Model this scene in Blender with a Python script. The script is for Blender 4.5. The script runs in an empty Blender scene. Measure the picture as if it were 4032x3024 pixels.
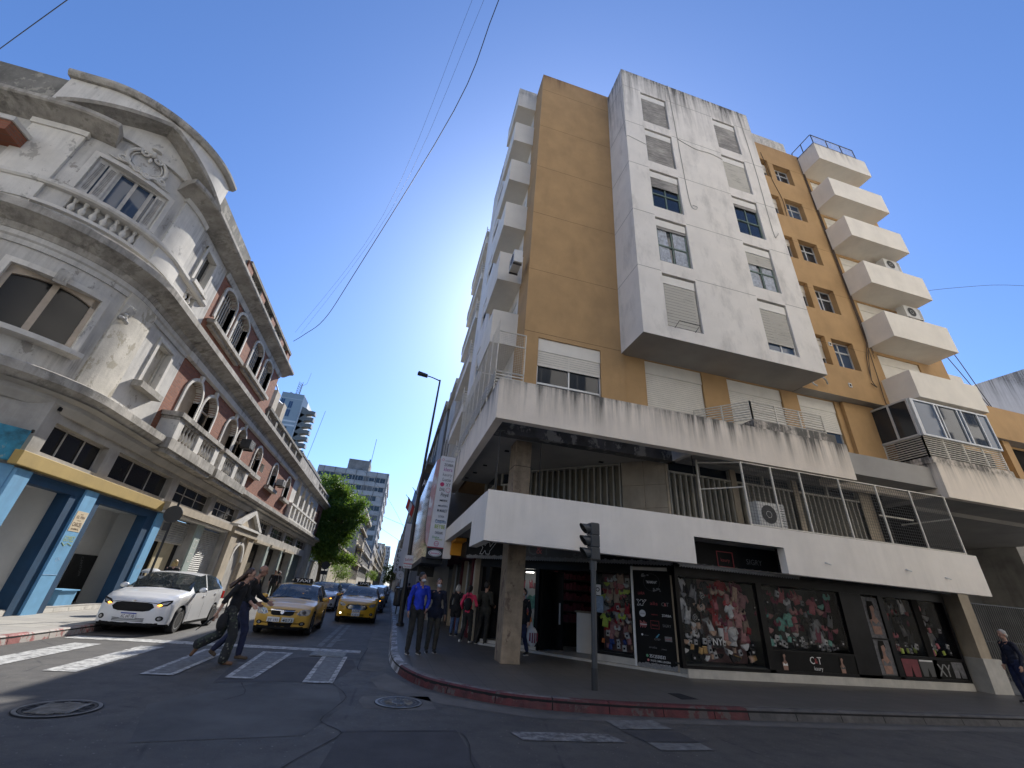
import bpy, bmesh, math, random
from math import sin, cos, pi, radians, sqrt, atan2
from mathutils import Vector, Matrix
S = bpy.context.scene
COL = S.collection
rnd = random.Random(7)

# ---------------------------------------------------------------- camera
cam_d = bpy.data.cameras.new("camera")
cam_d.lens = 1616.25 / 4032 * 36
cam_d.sensor_width = 36
cam_d.clip_start = 0.05
cam_d.clip_end = 3000
cam = bpy.data.objects.new("camera", cam_d)
COL.objects.link(cam)
_a, _b, _c = 0.228012631, 0.474390407, 0.0846747797
_f = Vector((sin(_a)*cos(_b), cos(_a)*cos(_b), sin(_b)))
_r0 = Vector((cos(_a), -sin(_a), 0))
_u0 = _r0.cross(_f)
_r = cos(_c)*_r0 + sin(_c)*_u0
_u = -sin(_c)*_r0 + cos(_c)*_u0
cam.matrix_world = Matrix(((_r.x, _u.x, -_f.x, 0), (_r.y, _u.y, -_f.y, 0), (_r.z, _u.z, -_f.z, 1.6), (0, 0, 0, 1)))
S.camera = cam
# ---------------------------------------------------------------- world, sun, exposure
SUN = Vector((.45, 1.18, 1.0)).normalized()
w = bpy.data.worlds.new("World"); S.world = w; w.use_nodes = True
nt = w.node_tree; nt.nodes.clear()
sky = nt.nodes.new('ShaderNodeTexSky'); sky.sky_type = 'NISHITA'; sky.sun_disc = False
sky.sun_elevation = math.asin(SUN.z); sky.sun_rotation = atan2(SUN.x, SUN.y)
sky.altitude = 400; sky.air_density = 1.0; sky.dust_density = 1.1; sky.ozone_density = 8.0
bg = nt.nodes.new('ShaderNodeBackground'); bg.inputs[1].default_value = 0.10
wo = nt.nodes.new('ShaderNodeOutputWorld')
tint = nt.nodes.new('ShaderNodeMix'); tint.data_type = 'RGBA'; tint.blend_type = 'MULTIPLY'; tint.inputs[0].default_value = 1; tint.inputs[7].default_value = (.84, .93, 1.06, 1)
nt.links.new(sky.outputs[0], tint.inputs[6]); nt.links.new(tint.outputs[2], bg.inputs[0]); nt.links.new(bg.outputs[0], wo.inputs[0])
sd = bpy.data.lights.new("sun", 'SUN'); sd.energy = 3.4; sd.angle = radians(0.53); sd.color = (1, .95, .87)
sun = bpy.data.objects.new("sun", sd); COL.objects.link(sun)
sun.rotation_euler = SUN.to_track_quat('Z', 'Y').to_euler(); sun.location = (0, 20, 60)
S.view_settings.view_transform = 'Standard'; S.view_settings.look = 'None'
S.view_settings.exposure = 1.05; S.view_settings.gamma = 1; S.view_settings.use_curve_mapping = False
S.cycles.max_bounces = 8; S.cycles.diffuse_bounces = 4; S.cycles.glossy_bounces = 3
S.cycles.transparent_max_bounces = 10; S.cycles.use_denoising = True
S.cycles.sample_clamp_indirect = 6

# ---------------------------------------------------------------- materials
MATS = {}
def _mk(name):
    m = bpy.data.materials.new(name); m.use_nodes = True
    t = m.node_tree; p = t.nodes['Principled BSDF']; MATS[name] = m
    return m, t, p
def _n(t, typ, **kw):
    n = t.nodes.new(typ)
    for k, v in kw.items():
        if isinstance(k, str) and hasattr(n, k): setattr(n, k, v)
    return n
def _lk(t, a, b): t.links.new(a, b)
def _mix(t, fac, a, b, typ='MIX'):
    n = t.nodes.new('ShaderNodeMix'); n.data_type = 'RGBA'; n.blend_type = typ
    if isinstance(fac, (int, float)): n.inputs[0].default_value = fac
    else: _lk(t, fac, n.inputs[0])
    for i, v in ((6, a), (7, b)):
        if isinstance(v, (tuple, list)): n.inputs[i].default_value = (*v[:3], 1)
        else: _lk(t, v, n.inputs[i])
    return n.outputs[2]
def _noise(t, vec, scale, detail=5, rough=.6):
    n = t.nodes.new('ShaderNodeTexNoise'); n.inputs['Scale'].default_value = scale
    n.inputs['Detail'].default_value = detail; n.inputs['Roughness'].default_value = rough
    if vec is not None: _lk(t, vec, n.inputs['Vector'])
    return n.outputs[0]
def _ramp(t, fac, a, b, ca=(0, 0, 0), cb=(1, 1, 1)):
    r = t.nodes.new('ShaderNodeValToRGB'); _lk(t, fac, r.inputs[0])
    r.color_ramp.elements[0].position = a; r.color_ramp.elements[1].position = b
    r.color_ramp.elements[0].color = (*ca, 1); r.color_ramp.elements[1].color = (*cb, 1)
    return r.outputs[0]
def _scaled(t, vec, s):
    m = t.nodes.new('ShaderNodeMapping'); _lk(t, vec, m.inputs[0]); m.inputs['Scale'].default_value = s
    return m.outputs[0]
def mat(name, col, rough=.8, var=.12, scale=2.5, bump=.15, bscale=40, metal=0, dirt=0, dirtcol=(.07, .065, .06), peel=0, peelcol=(.5, .47, .4), coat=0, spec=.5, local=False, emis=0):
    if name in MATS: return MATS[name]
    m, t, p = _mk(name)
    p.inputs['Roughness'].default_value = rough; p.inputs['Metallic'].default_value = metal
    p.inputs['Specular IOR Level'].default_value = spec
    if coat: p.inputs['Coat Weight'].default_value = coat; p.inputs['Coat Roughness'].default_value = .04
    if emis: p.inputs['Emission Color'].default_value = (*col, 1); p.inputs['Emission Strength'].default_value = emis
    if local:
        pos = t.nodes.new('ShaderNodeTexCoord').outputs['Object']
    else:
        pos = t.nodes.new('ShaderNodeNewGeometry').outputs['Position']
    c = tuple(col)
    if var:
        nz = _noise(t, pos, scale, 6)
        lo = tuple(x*(1-var*1.5) for x in col); hi = tuple(min(1, x*(1+var)) for x in col)
        c = _mix(t, _ramp(t, nz, .3, .7), lo, hi)
    if peel:
        nz = _noise(t, _scaled(t, pos, (1, 1, .7)), 2.2, 9, .7)
        c = _mix(t, _ramp(t, nz, .62-peel*.2, .66-peel*.2), c, peelcol)
    if dirt:
        v = _noise(t, _scaled(t, pos, (5.5, 5.5, .35)), 1.0, 6, .65)
        v2 = _noise(t, _scaled(t, pos, (.45, .45, .7)), 1.0, 4)
        mm = t.nodes.new('ShaderNodeMath'); mm.operation = 'MULTIPLY'
        _lk(t, _ramp(t, v, .42, .72), mm.inputs[0]); _lk(t, _ramp(t, v2, .38, .66), mm.inputs[1])
        m2 = t.nodes.new('ShaderNodeMath'); m2.operation = 'MULTIPLY'; _lk(t, mm.outputs[0], m2.inputs[0]); m2.inputs[1].default_value = dirt
        c = _mix(t, m2.outputs[0], c, dirtcol)
    if isinstance(c, tuple): p.inputs['Base Color'].default_value = (*c, 1)
    else: _lk(t, c, p.inputs['Base Color'])
    if bump:
        b = t.nodes.new('ShaderNodeBump'); b.inputs['Strength'].default_value = bump; b.inputs['Distance'].default_value = .02
        _lk(t, _noise(t, pos, bscale, 4), b.inputs['Height']); _lk(t, b.outputs[0], p.inputs['Normal'])
    return m
def topdirt(name, col, ztop, depth, amount=.8, dirt=.3, rough=.85, var=.06, cols=(.09, .085, .075)):
    """painted concrete with grime that runs down in streaks from a top edge at ztop (a real stain, fixed to the wall)"""
    if name in MATS: return MATS[name]
    m, t, p = _mk(name); p.inputs['Roughness'].default_value = rough
    pos = t.nodes.new('ShaderNodeNewGeometry').outputs['Position']
    nz = _noise(t, pos, 1.2, 6)
    c = _mix(t, _ramp(t, nz, .3, .7), tuple(x*(1-var) for x in col), tuple(min(1, x*(1+var)) for x in col))
    sep = t.nodes.new('ShaderNodeSeparateXYZ'); _lk(t, pos, sep.inputs[0])
    mr = t.nodes.new('ShaderNodeMapRange'); _lk(t, sep.outputs[2], mr.inputs[0])
    mr.inputs[1].default_value = ztop-depth; mr.inputs[2].default_value = ztop
    v = _noise(t, _scaled(t, pos, (4.5, 4.5, .22)), 1.0, 7, .7)
    big = _noise(t, _scaled(t, pos, (.5, .5, .1)), 1.0, 3)
    def mth(op, x, y):
        n = t.nodes.new('ShaderNodeMath'); n.operation = op
        for i, q in enumerate((x, y)):
            if isinstance(q, (int, float)): n.inputs[i].default_value = q
            else: _lk(t, q, n.inputs[i])
        n.use_clamp = True; return n.outputs[0]
    up = mth('POWER', mr.outputs[0], 1.6); edge = mth('POWER', mr.outputs[0], 9)
    fine_ = _noise(t, pos, 7, 8, .7)
    st = mth('MULTIPLY', mth('MULTIPLY', _ramp(t, v, .42, .8), _ramp(t, big, .35, .6)), up)
    ed = mth('MULTIPLY', edge, _ramp(t, fine_, .3, .7))
    mm_ = mth('MULTIPLY', mth('ADD', mth('MULTIPLY', st, 2.4), mth('MULTIPLY', ed, .85)), amount)
    mm = type('o', (), {'outputs': [mm_]})
    c = _mix(t, mm.outputs[0], c, cols)
    if dirt:
        v3 = _noise(t, _scaled(t, pos, (1.3, 1.3, .5)), 1.0, 8, .7)
        m3 = t.nodes.new('ShaderNodeMath'); m3.operation = 'MULTIPLY'; _lk(t, _ramp(t, v3, .5, .8), m3.inputs[0]); m3.inputs[1].default_value = dirt
        c = _mix(t, m3.outputs[0], c, tuple(x*.45 for x in col))
    _lk(t, c, p.inputs['Base Color'])
    b = t.nodes.new('ShaderNodeBump'); b.inputs['Strength'].default_value = .25; b.inputs['Distance'].default_value = .02
    _lk(t, _noise(t, pos, 35, 5), b.inputs['Height']); _lk(t, b.outputs[0], p.inputs['Normal'])
    return m
def brickmat(name, c1, c2, mortar, bw=.22, bh=.07, vert=True, ms=.012, rough=.9, plane='yz', offs=.5, bump=.6):
    if name in MATS: return MATS[name]
    m, t, p = _mk(name); p.inputs['Roughness'].default_value = rough
    pos = t.nodes.new('ShaderNodeNewGeometry').outputs['Position']
    sep = t.nodes.new('ShaderNodeSeparateXYZ'); _lk(t, pos, sep.inputs[0])
    cb = t.nodes.new('ShaderNodeCombineXYZ')
    i = {'x': 0, 'y': 1, 'z': 2}
    _lk(t, sep.outputs[i[plane[0]]], cb.inputs[0]); _lk(t, sep.outputs[i[plane[1]]], cb.inputs[1])
    br = t.nodes.new('ShaderNodeTexBrick'); _lk(t, cb.outputs[0], br.inputs['Vector'])
    br.offset = offs; br.inputs['Scale'].default_value = 1; br.inputs['Brick Width'].default_value = bw; br.inputs['Row Height'].default_value = bh
    br.inputs['Mortar Size'].default_value = ms; br.inputs['Mortar Smooth'].default_value = .2; br.inputs['Bias'].default_value = 0
    br.inputs['Color1'].default_value = (*c1, 1); br.inputs['Color2'].default_value = (*c2, 1); br.inputs['Mortar'].default_value = (*mortar, 1)
    nz = _noise(t, pos, 1.7, 7, .7)
    c = _mix(t, _ramp(t, nz, .35, .75), br.outputs[0], tuple(x*.6 for x in c1))
    c2_ = _mix(t, .45, br.outputs[0], c)
    _lk(t, c2_, p.inputs['Base Color'])
    b = t.nodes.new('ShaderNodeBump'); b.inputs['Strength'].default_value = bump; b.inputs['Distance'].default_value = .01; b.invert = True
    _lk(t, br.outputs['Fac'], b.inputs['Height']); _lk(t, b.outputs[0], p.inputs['Normal'])
    return m
def glassmat(name, tint=(.02, .025, .03), rough=.03, alpha=1.0, spec=.6):
    if name in MATS: return MATS[name]
    m, t, p = _mk(name)
    p.inputs['Base Color'].default_value = (*tint, 1); p.inputs['Roughness'].default_value = rough
    p.inputs['Specular IOR Level'].default_value = spec; p.inputs['IOR'].default_value = 1.5
    p.inputs['Alpha'].default_value = alpha
    if alpha >= 1:
        b = t.nodes.new('ShaderNodeBump'); b.inputs['Strength'].default_value = .02; b.inputs['Distance'].default_value = .05
        _lk(t, _noise(t, t.nodes.new('ShaderNodeNewGeometry').outputs['Position'], 1.2, 2), b.inputs['Height']); _lk(t, b.outputs[0], p.inputs['Normal'])
    return m

# ---------------------------------------------------------------- mesh builder
_tc = {}
TMP = bpy.data.scenes.new('workbench')
def baked(o):
    """mesh of one object with its modifiers or curve applied, evaluated in a scratch scene so that it is quick"""
    TMP.collection.objects.link(o)
    TMP.view_layers[0].update(); dg = TMP.view_layers[0].depsgraph
    me = bpy.data.meshes.new_from_object(o.evaluated_get(dg))
    TMP.collection.objects.unlink(o); return me
def _textmesh(s, bold=False):
    if s in _tc: return _tc[s]
    cu = bpy.data.curves.new('lettering', 'FONT'); cu.body = s; cu.size = 1; cu.resolution_u = 2
    cu.extrude = 0; cu.offset = .012 if bold else 0
    o = bpy.data.objects.new('lettering', cu)
    me = baked(o)
    vs = [v.co.copy() for v in me.vertices]; fs = [tuple(p.vertices) for p in me.polygons]
    bpy.data.objects.remove(o); bpy.data.curves.remove(cu); bpy.data.meshes.remove(me)
    _tc[s] = (vs, fs); return _tc[s]
class MB:
    def __init__(s): s.v = []; s.f = []; s.m = []; s.mats = []
    def mi(s, m):
        if m is None: m = s.mats[0] if s.mats else 'default'
        if m not in s.mats: s.mats.append(m)
        return s.mats.index(m)
    def poly(s, pts, m=None):
        i = len(s.v); s.v += [tuple(p) for p in pts]; s.f.append(tuple(range(i, i+len(pts)))); s.m.append(s.mi(m))
    def raw(s, vs, fs, m=None):
        i = len(s.v); k = s.mi(m); s.v += [tuple(p) for p in vs]
        for f in fs: s.f.append(tuple(a+i for a in f)); s.m.append(k)
    def hexa(s, p, m=None):
        s.raw(p, [(0, 3, 2, 1), (4, 5, 6, 7), (0, 1, 5, 4), (1, 2, 6, 5), (2, 3, 7, 6), (3, 0, 4, 7)], m)
    def box(s, x0, x1, y0, y1, z0, z1, m=None):
        s.hexa([(x0, y0, z0), (x1, y0, z0), (x1, y1, z0), (x0, y1, z0), (x0, y0, z1), (x1, y0, z1), (x1, y1, z1), (x0, y1, z1)], m)
    def fbox(s, F, u0, u1, z0, z1, d0, d1, m=None):
        P = F.pt
        s.hexa([P(u0, z0, d0), P(u1, z0, d0), P(u1, z0, d1), P(u0, z0, d1), P(u0, z1, d0), P(u1, z1, d0), P(u1, z1, d1), P(u0, z1, d1)], m)
    def fquad(s, F, u0, u1, z0, z1, d, m=None):
        P = F.pt; s.poly([P(u0, z0, d), P(u1, z0, d), P(u1, z1, d), P(u0, z1, d)], m)
    def fpoly(s, F, pts, d0, d1, m=None):
        """extruded polygon given in (u, z)"""
        n = len(pts); P = F.pt
        vs = [P(u, z, d0) for u, z in pts]+[P(u, z, d1) for u, z in pts]
        fs = [tuple(range(n)), tuple(range(2*n-1, n-1, -1))]+[(i, (i+1) % n, n+(i+1) % n, n+i) for i in range(n)]
        s.raw(vs, fs, m)
    def prism(s, pts, z0, z1, m=None):
        n = len(pts)
        vs = [(x, y, z0) for x, y in pts]+[(x, y, z1) for x, y in pts]
        s.raw(vs, [tuple(range(n)), tuple(range(2*n-1, n-1, -1))]+[(i, (i+1) % n, n+(i+1) % n, n+i) for i in range(n)], m)
    def tube(s, path, r, m=None, seg=8, caps=True):
        path = [Vector(p) for p in path]; rs = r if isinstance(r, (list, tuple)) else [r]*len(path)
        rings = []; prev = None
        for i, p in enumerate(path):
            d = (path[min(i+1, len(path)-1)]-path[max(i-1, 0)]).normalized()
            if prev is None:
                a = d.orthogonal().normalized()
            else:
                a = (prev - d*prev.dot(d))
                a = a.normalized() if a.length > 1e-6 else d.orthogonal().normalized()
            prev = a; b = d.cross(a)
            rings.append([p+(a*cos(2*pi*k/seg)+b*sin(2*pi*k/seg))*rs[i] for k in range(seg)])
        vs = [v for R in rings for v in R]; fs = []
        for i in range(len(path)-1):
            for k in range(seg): fs.append((i*seg+k, i*seg+(k+1) % seg, (i+1)*seg+(k+1) % seg, (i+1)*seg+k))
        if caps: fs += [tuple(range(seg)), tuple(range(len(vs)-1, len(vs)-seg-1, -1))]
        s.raw(vs, fs, m)
    def lathe(s, prof, c, m=None, seg=12, axis='z'):
        vs = []; fs = []
        for r, h in prof:
            for k in range(seg):
                a = 2*pi*k/seg; x, y = r*cos(a), r*sin(a)
                q = {'z': (x, y, h), 'y': (x, h, y), 'x': (h, x, y)}[axis]
                vs.append((c[0]+q[0], c[1]+q[1], c[2]+q[2]))
        for i in range(len(prof)-1):
            for k in range(seg): fs.append((i*seg+k, i*seg+(k+1) % seg, (i+1)*seg+(k+1) % seg, (i+1)*seg+k))
        fs += [tuple(range(seg)), tuple(range(len(vs)-1, len(vs)-seg-1, -1))]
        s.raw(vs, fs, m)
    def ell(s, c, r, m=None, seg=12, rings=8, M=None):
        vs = []; fs = []
        for i in range(rings+1):
            th = pi*i/rings
            for k in range(seg):
                a = 2*pi*k/seg; v = Vector((r[0]*sin(th)*cos(a), r[1]*sin(th)*sin(a), r[2]*cos(th)))
                if M is not None: v = M @ v
                vs.append((c[0]+v.x, c[1]+v.y, c[2]+v.z))
        for i in range(rings):
            for k in range(seg): fs.append((i*seg+k, i*seg+(k+1) % seg, (i+1)*seg+(k+1) % seg, (i+1)*seg+k))
        s.raw(vs, fs, m)
    def text(s, txt, F, u, z, size, d, m=None, align='c', width=None, rot=0, bold=False):
        """lettering laid on a plane: baseline-left (or centre) at (u, z), capital height about .7*size"""
        vs, fs = _textmesh(txt, bold)
        if not vs: return
        x0 = min(v.x for v in vs); x1 = max(v.x for v in vs); sc = size; sx = size
        if width: sx = width/max(.01, (x1-x0))
        ox = {'c': -(x0+x1)/2, 'l': -x0, 'r': -x1}[align]
        out = []
        for v in vs:
            a, b = (v.x+ox)*sx, v.y*sc
            a, b = a*cos(rot)-b*sin(rot), a*sin(rot)+b*cos(rot)
            out.append(F.pt(u+a, z+b, d))
        s.raw(out, fs, m)
class Fr:
    """a vertical plane: u along (dx,dy), d along the outward normal n"""
    def __init__(s, ox, oy, dx, dy, nx, ny): s.o = (ox, oy); s.u = (dx, dy); s.n = (nx, ny)
    def pt(s, u, z, d=0): return (s.o[0]+s.u[0]*u+s.n[0]*d, s.o[1]+s.u[1]*u+s.n[1]*d, z)
def FY(y): return Fr(0, y, 1, 0, 0, -1)      # faces the camera side (-Y), u = X
def FXl(x): return Fr(x, 0, 0, 1, -1, 0)     # faces -X, u = Y   (text on it must use FXlt)
def FXr(x): return Fr(x, 0, 0, 1, 1, 0)      # faces +X, u = Y
class Top:
    """horizontal plane, u = X, 'z' = Y, d = up"""
    def __init__(s, z=0): s.z = z
    def pt(s, u, z, d=0): return (u, z, s.z+d)
ORG = {}
SPLIT = dict(pilaster='pilaster', transom_windows='transom_window', blue_pillars='blue_pillar', window_sill='window_sill', bay_joints='bay_joint', brick_pier='brick_pier', wall_joints='wall_joint', roof_volume='roof_volume', mounting_bracket='mounting_bracket', hanging_rod='hanging_rod', soffit_spotlights='soffit_spotlight', wall_vent='wall_vent', wall_hook='wall_hook', wall_hooks='wall_hook', rusty_chimney='rusty_chimney', roof_pipe='roof_pipe', vertical_fins='vertical_fin', shop_pillar='shop_pillar', shop_lintel='shop_lintel', carved_bracket='carved_bracket', wall_pier='wall_pier', loose_cable='loose_cable', tube_and_fill_lamp='tube_and_fill_lamp', wipers='wiper', wheel_wells='wheel_well', shop_panes='shop_pane', window_balustrade='window_balustrade', facade_bands='facade_band', side_balconies='side_balcony', balcony_bands='balcony_band', recess_walls='recess_wall', brick_wall='brick_wall', side_glass='side_glass', poster_lettering='poster_lettering', brand_lettering='brand_lettering', banner_print='banner_print')
def clusters(mb, tol=.012):
    par = list(range(len(mb.v)))
    def find(a):
        while par[a] != a: par[a] = par[par[a]]; a = par[a]
        return a
    for f in mb.f:
        for q in f[1:]: par[find(q)] = find(f[0])
    key = {}
    for i, v in enumerate(mb.v):
        k = (round(v[0], 4), round(v[1], 4), round(v[2], 4))
        if k in key: par[find(i)] = find(key[k])
        else: key[k] = i
    bb = {}
    for i, v in enumerate(mb.v):
        b = bb.setdefault(find(i), [9e9]*3+[-9e9]*3)
        for j in range(3): b[j] = min(b[j], v[j]); b[j+3] = max(b[j+3], v[j])
    R = [[b, {k}] for k, b in bb.items()]; ch = True
    while ch:
        ch = False; out = []
        for b, ks in R:
            for o in out:
                if all(b[j] <= o[0][j+3]+tol and o[0][j] <= b[j+3]+tol for j in range(3)):
                    o[0] = [min(b[j], o[0][j]) for j in range(3)]+[max(b[j+3], o[0][j+3]) for j in range(3)]; o[1] |= ks; ch = True; break
            else: out.append([b, ks])
        R = out
    res = []
    for b, ks in R:
        n = MB(); n.mats = mb.mats; mp = {}
        for f, mi in zip(mb.f, mb.m):
            if find(f[0]) in ks:
                for q in f:
                    if q not in mp: mp[q] = len(n.v); n.v.append(mb.v[q])
                n.f.append(tuple(mp[q] for q in f)); n.m.append(mi)
        res.append(n)
    return res
def ob(name, mb, parent=None, smooth=False, label=None, bevel=0, loc=None, dbl=False):
    if name in SPLIT and parent is not None:
        return [ob1(SPLIT[name], c, parent, smooth, label, bevel, loc, dbl) for c in clusters(mb, .03 if 'letter' in name or 'print' in name else .012)][0]
    return ob1(name, mb, parent, smooth, label, bevel, loc, dbl)
def ob1(name, mb, parent=None, smooth=False, label=None, bevel=0, loc=None, dbl=False):
    me = bpy.data.meshes.new(name)
    o = (0, 0, 0)
    if parent is not None: o = ORG.get(parent.name, (0, 0, 0))
    if loc is not None and parent is None: o = loc
    me.from_pydata([(x-o[0], y-o[1], z-o[2]) for x, y, z in mb.v], [], mb.f)
    for mname in mb.mats: me.materials.append(MATS[mname])
    me.polygons.foreach_set('material_index', mb.m)
    bm = bmesh.new(); bm.from_mesh(me)
    if smooth or bevel or dbl: bmesh.ops.remove_doubles(bm, verts=bm.verts, dist=1e-4)
    bmesh.ops.recalc_face_normals(bm, faces=bm.faces)
    bm.to_mesh(me); bm.free()
    if smooth:
        me.polygons.foreach_set('use_smooth', [True]*len(me.polygons))
        try: me.set_sharp_from_angle(angle=radians(smooth if smooth is not True else 45))
        except Exception: pass
    x = bpy.data.objects.new(name, me); COL.objects.link(x)
    if bevel:
        b = x.modifiers.new('bevel', 'BEVEL'); b.width = bevel; b.segments = 2; b.limit_method = 'ANGLE'; b.angle_limit = radians(50)
    if parent is not None:
        x.parent = parent; ORG[x.name] = o
    elif loc is not None:
        x.location = loc; ORG[x.name] = o
    if label: x['label'] = label
    me.update()
    return x
def tag(o, label, cat, group=None, kind=None):
    if label: o['label'] = label
    if cat: o['category'] = cat
    if group: o['group'] = group
    if kind: o['kind'] = kind
    return o
def thing(name, label, cat, loc=(0, 0, 0), group=None, abs_=True):
    o = bpy.data.objects.new(name, None); COL.objects.link(o); o.location = loc; o.empty_display_size = .3
    ORG[o.name] = tuple(loc) if abs_ else (0, 0, 0)
    return tag(o, label, cat, group)
def struct(name, mb, label=None, cat=None, **k):
    o = ob(name, mb, **k); o['kind'] = 'structure'
    tag(o, label, cat or name.replace('_', ' ')); return o
def kids(o): return list(o.children)
def copy_tree(o, parent=None):
    c = o.copy(); COL.objects.link(c); c.parent = parent
    ORG[c.name] = (0, 0, 0)
    for ch in list(o.children): copy_tree(ch, c)
    return c
def setmat(o, old, new):
    """give one copy of a thing its own paint: single-user mesh with one material swapped"""
    for x in [o]+list(o.children_recursive):
        if x.type == 'MESH' and MATS[old].name in [m.name for m in x.data.materials if m]:
            x.data = x.data.copy()
            for i, m in enumerate(x.data.materials):
                if m == MATS[old]: x.data.materials[i] = MATS[new]
# ================================================================ ground
def asphalt():
    m, t, p = _mk('asphalt')
    pos = t.nodes.new('ShaderNodeNewGeometry').outputs['Position']
    big = _noise(t, pos, .35, 6); mid = _noise(t, pos, 2.6, 8, .7); fine = _noise(t, pos, 90, 3)
    c = _mix(t, _ramp(t, big, .35, .65), (.052, .049, .045), (.080, .075, .068))
    c = _mix(t, _ramp(t, mid, .45, .75), c, (.038, .037, .038))
    v = t.nodes.new('ShaderNodeTexVoronoi'); v.inputs['Scale'].default_value = 75; _lk(t, pos, v.inputs['Vector'])
    c = _mix(t, _ramp(t, v.outputs['Color'], .91, .96), c, (.20, .19, .175))
    c = _mix(t, _ramp(t, fine, .55, .8), c, (.12, .115, .11))
    # cracks
    wp = _mix(t, .18, pos, t.nodes.new('ShaderNodeTexNoise').outputs['Color'], 'ADD')
    vc = t.nodes.new('ShaderNodeTexVoronoi'); vc.feature = 'DISTANCE_TO_EDGE'; vc.inputs['Scale'].default_value = .33; _lk(t, wp, vc.inputs['Vector'])
    cr = _ramp(t, vc.outputs['Distance'], .001, .008, (1, 1, 1), (0, 0, 0))
    k = t.nodes.new('ShaderNodeMath'); k.operation = 'MULTIPLY'; _lk(t, cr, k.inputs[0]); _lk(t, _ramp(t, mid, .4, .6), k.inputs[1])
    c = _mix(t, k.outputs[0], c, (.02, .02, .022))
    _lk(t, c, p.inputs['Base Color'])
    r = t.nodes.new('ShaderNodeMapRange'); _lk(t, mid, r.inputs[0]); r.inputs[3].default_value = .62; r.inputs[4].default_value = .9; _lk(t, r.outputs[0], p.inputs['Roughness'])
    b = t.nodes.new('ShaderNodeBump'); b.inputs['Strength'].default_value = .55; b.inputs['Distance'].default_value = .012
    _lk(t, _noise(t, pos, 70, 5, .7), b.inputs['Height']); _lk(t, b.outputs[0], p.inputs['Normal'])
asphalt()
def paint(name, col, cover):
    m, t, p = _mk(name); p.inputs['Roughness'].default_value = .75
    pos = t.nodes.new('ShaderNodeNewGeometry').outputs['Position']
    a = _noise(t, pos, 9, 9, .75); b_ = _noise(t, pos, 60, 4)
    s = _mix(t, .35, a, b_)
    f = _ramp(t, s, .62-cover*.34, .68-cover*.3+.03)
    base = _mix(t, _ramp(t, b_, .5, .8), (.060, .059, .059), (.10, .098, .094))
    _lk(t, _mix(t, f, col, base), p.inputs['Base Color'])
    bb = t.nodes.new('ShaderNodeBump'); bb.inputs['Strength'].default_value = .4; bb.inputs['Distance'].default_value = .01
    _lk(t, _noise(t, pos, 70, 4), bb.inputs['Height']); _lk(t, bb.outputs[0], p.inputs['Normal'])
# cover: small = heavily worn
def paint2(name, col, lo, hi):
    m, t, p = _mk(name); p.inputs['Roughness'].default_value = .75
    pos = t.nodes.new('ShaderNodeNewGeometry').outputs['Position']
    a = _noise(t, pos, 7, 9, .75)
    base = _mix(t, _ramp(t, _noise(t, pos, 90, 3), .5, .8), (.060, .059, .059), (.10, .098, .094))
    _lk(t, _mix(t, _ramp(t, a, lo, hi), base, col), p.inputs['Base Color'])
    bb = t.nodes.new('ShaderNodeBump'); bb.inputs['Strength'].default_value = .4; bb.inputs['Distance'].default_value = .01
    _lk(t, _noise(t, pos, 70, 4), bb.inputs['Height']); _lk(t, bb.outputs[0], p.inputs['Normal'])
paint2('road_paint', (.46, .46, .44), .36, .56)
paint2('worn_paint', (.20, .205, .20), .34, .68)
paint2('faint_paint', (.26, .26, .25), .42, .62)
mat('gutter_concrete', (.105, .10, .092), .85, .25, 1.5, .3, 30, dirt=.5)
mat('patch_asphalt', (.046, .045, .047), .85, .2, 2, .4, 60)
mat('patch_cement', (.075, .075, .074), .85, .35, .8, .3, 50)
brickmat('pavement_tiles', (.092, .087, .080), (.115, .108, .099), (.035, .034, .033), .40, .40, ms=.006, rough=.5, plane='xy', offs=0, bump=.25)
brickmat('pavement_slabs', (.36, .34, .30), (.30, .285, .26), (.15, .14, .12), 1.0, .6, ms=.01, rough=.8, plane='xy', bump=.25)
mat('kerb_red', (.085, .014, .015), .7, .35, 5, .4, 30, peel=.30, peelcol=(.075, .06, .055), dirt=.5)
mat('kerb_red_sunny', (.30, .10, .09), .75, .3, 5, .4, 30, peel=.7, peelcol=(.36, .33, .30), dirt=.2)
mat('kerb_stone', (.085, .08, .076), .8, .3, 4, .4, 30)
mat('kerb_top', (.15, .14, .135), .8, .3, 4, .4, 30, peel=.5, peelcol=(.10, .04, .04))
mat('kerb_white', (.42, .42, .43), .75, .25, 5, .3, 30, peel=.75, peelcol=(.15, .15, .15))
mat('iron', (.075, .07, .065), .5, .3, 12, .5, 60, metal=.7)
mat('iron_worn', (.22, .21, .19), .45, .35, 8, .5, 60, metal=.6)
mat('tar', (.022, .021, .021), .9, .2, bump=0)
mat('dark_hole', (.008, .008, .009), .9, 0, bump=0)

m = MB(); m.poly([(-900, -200, 0), (900, -200, 0), (900, 1800, 0), (-900, 1800, 0)], 'asphalt'); struct('road', m, 'grey asphalt roadway at the street crossing', 'road')
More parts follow.
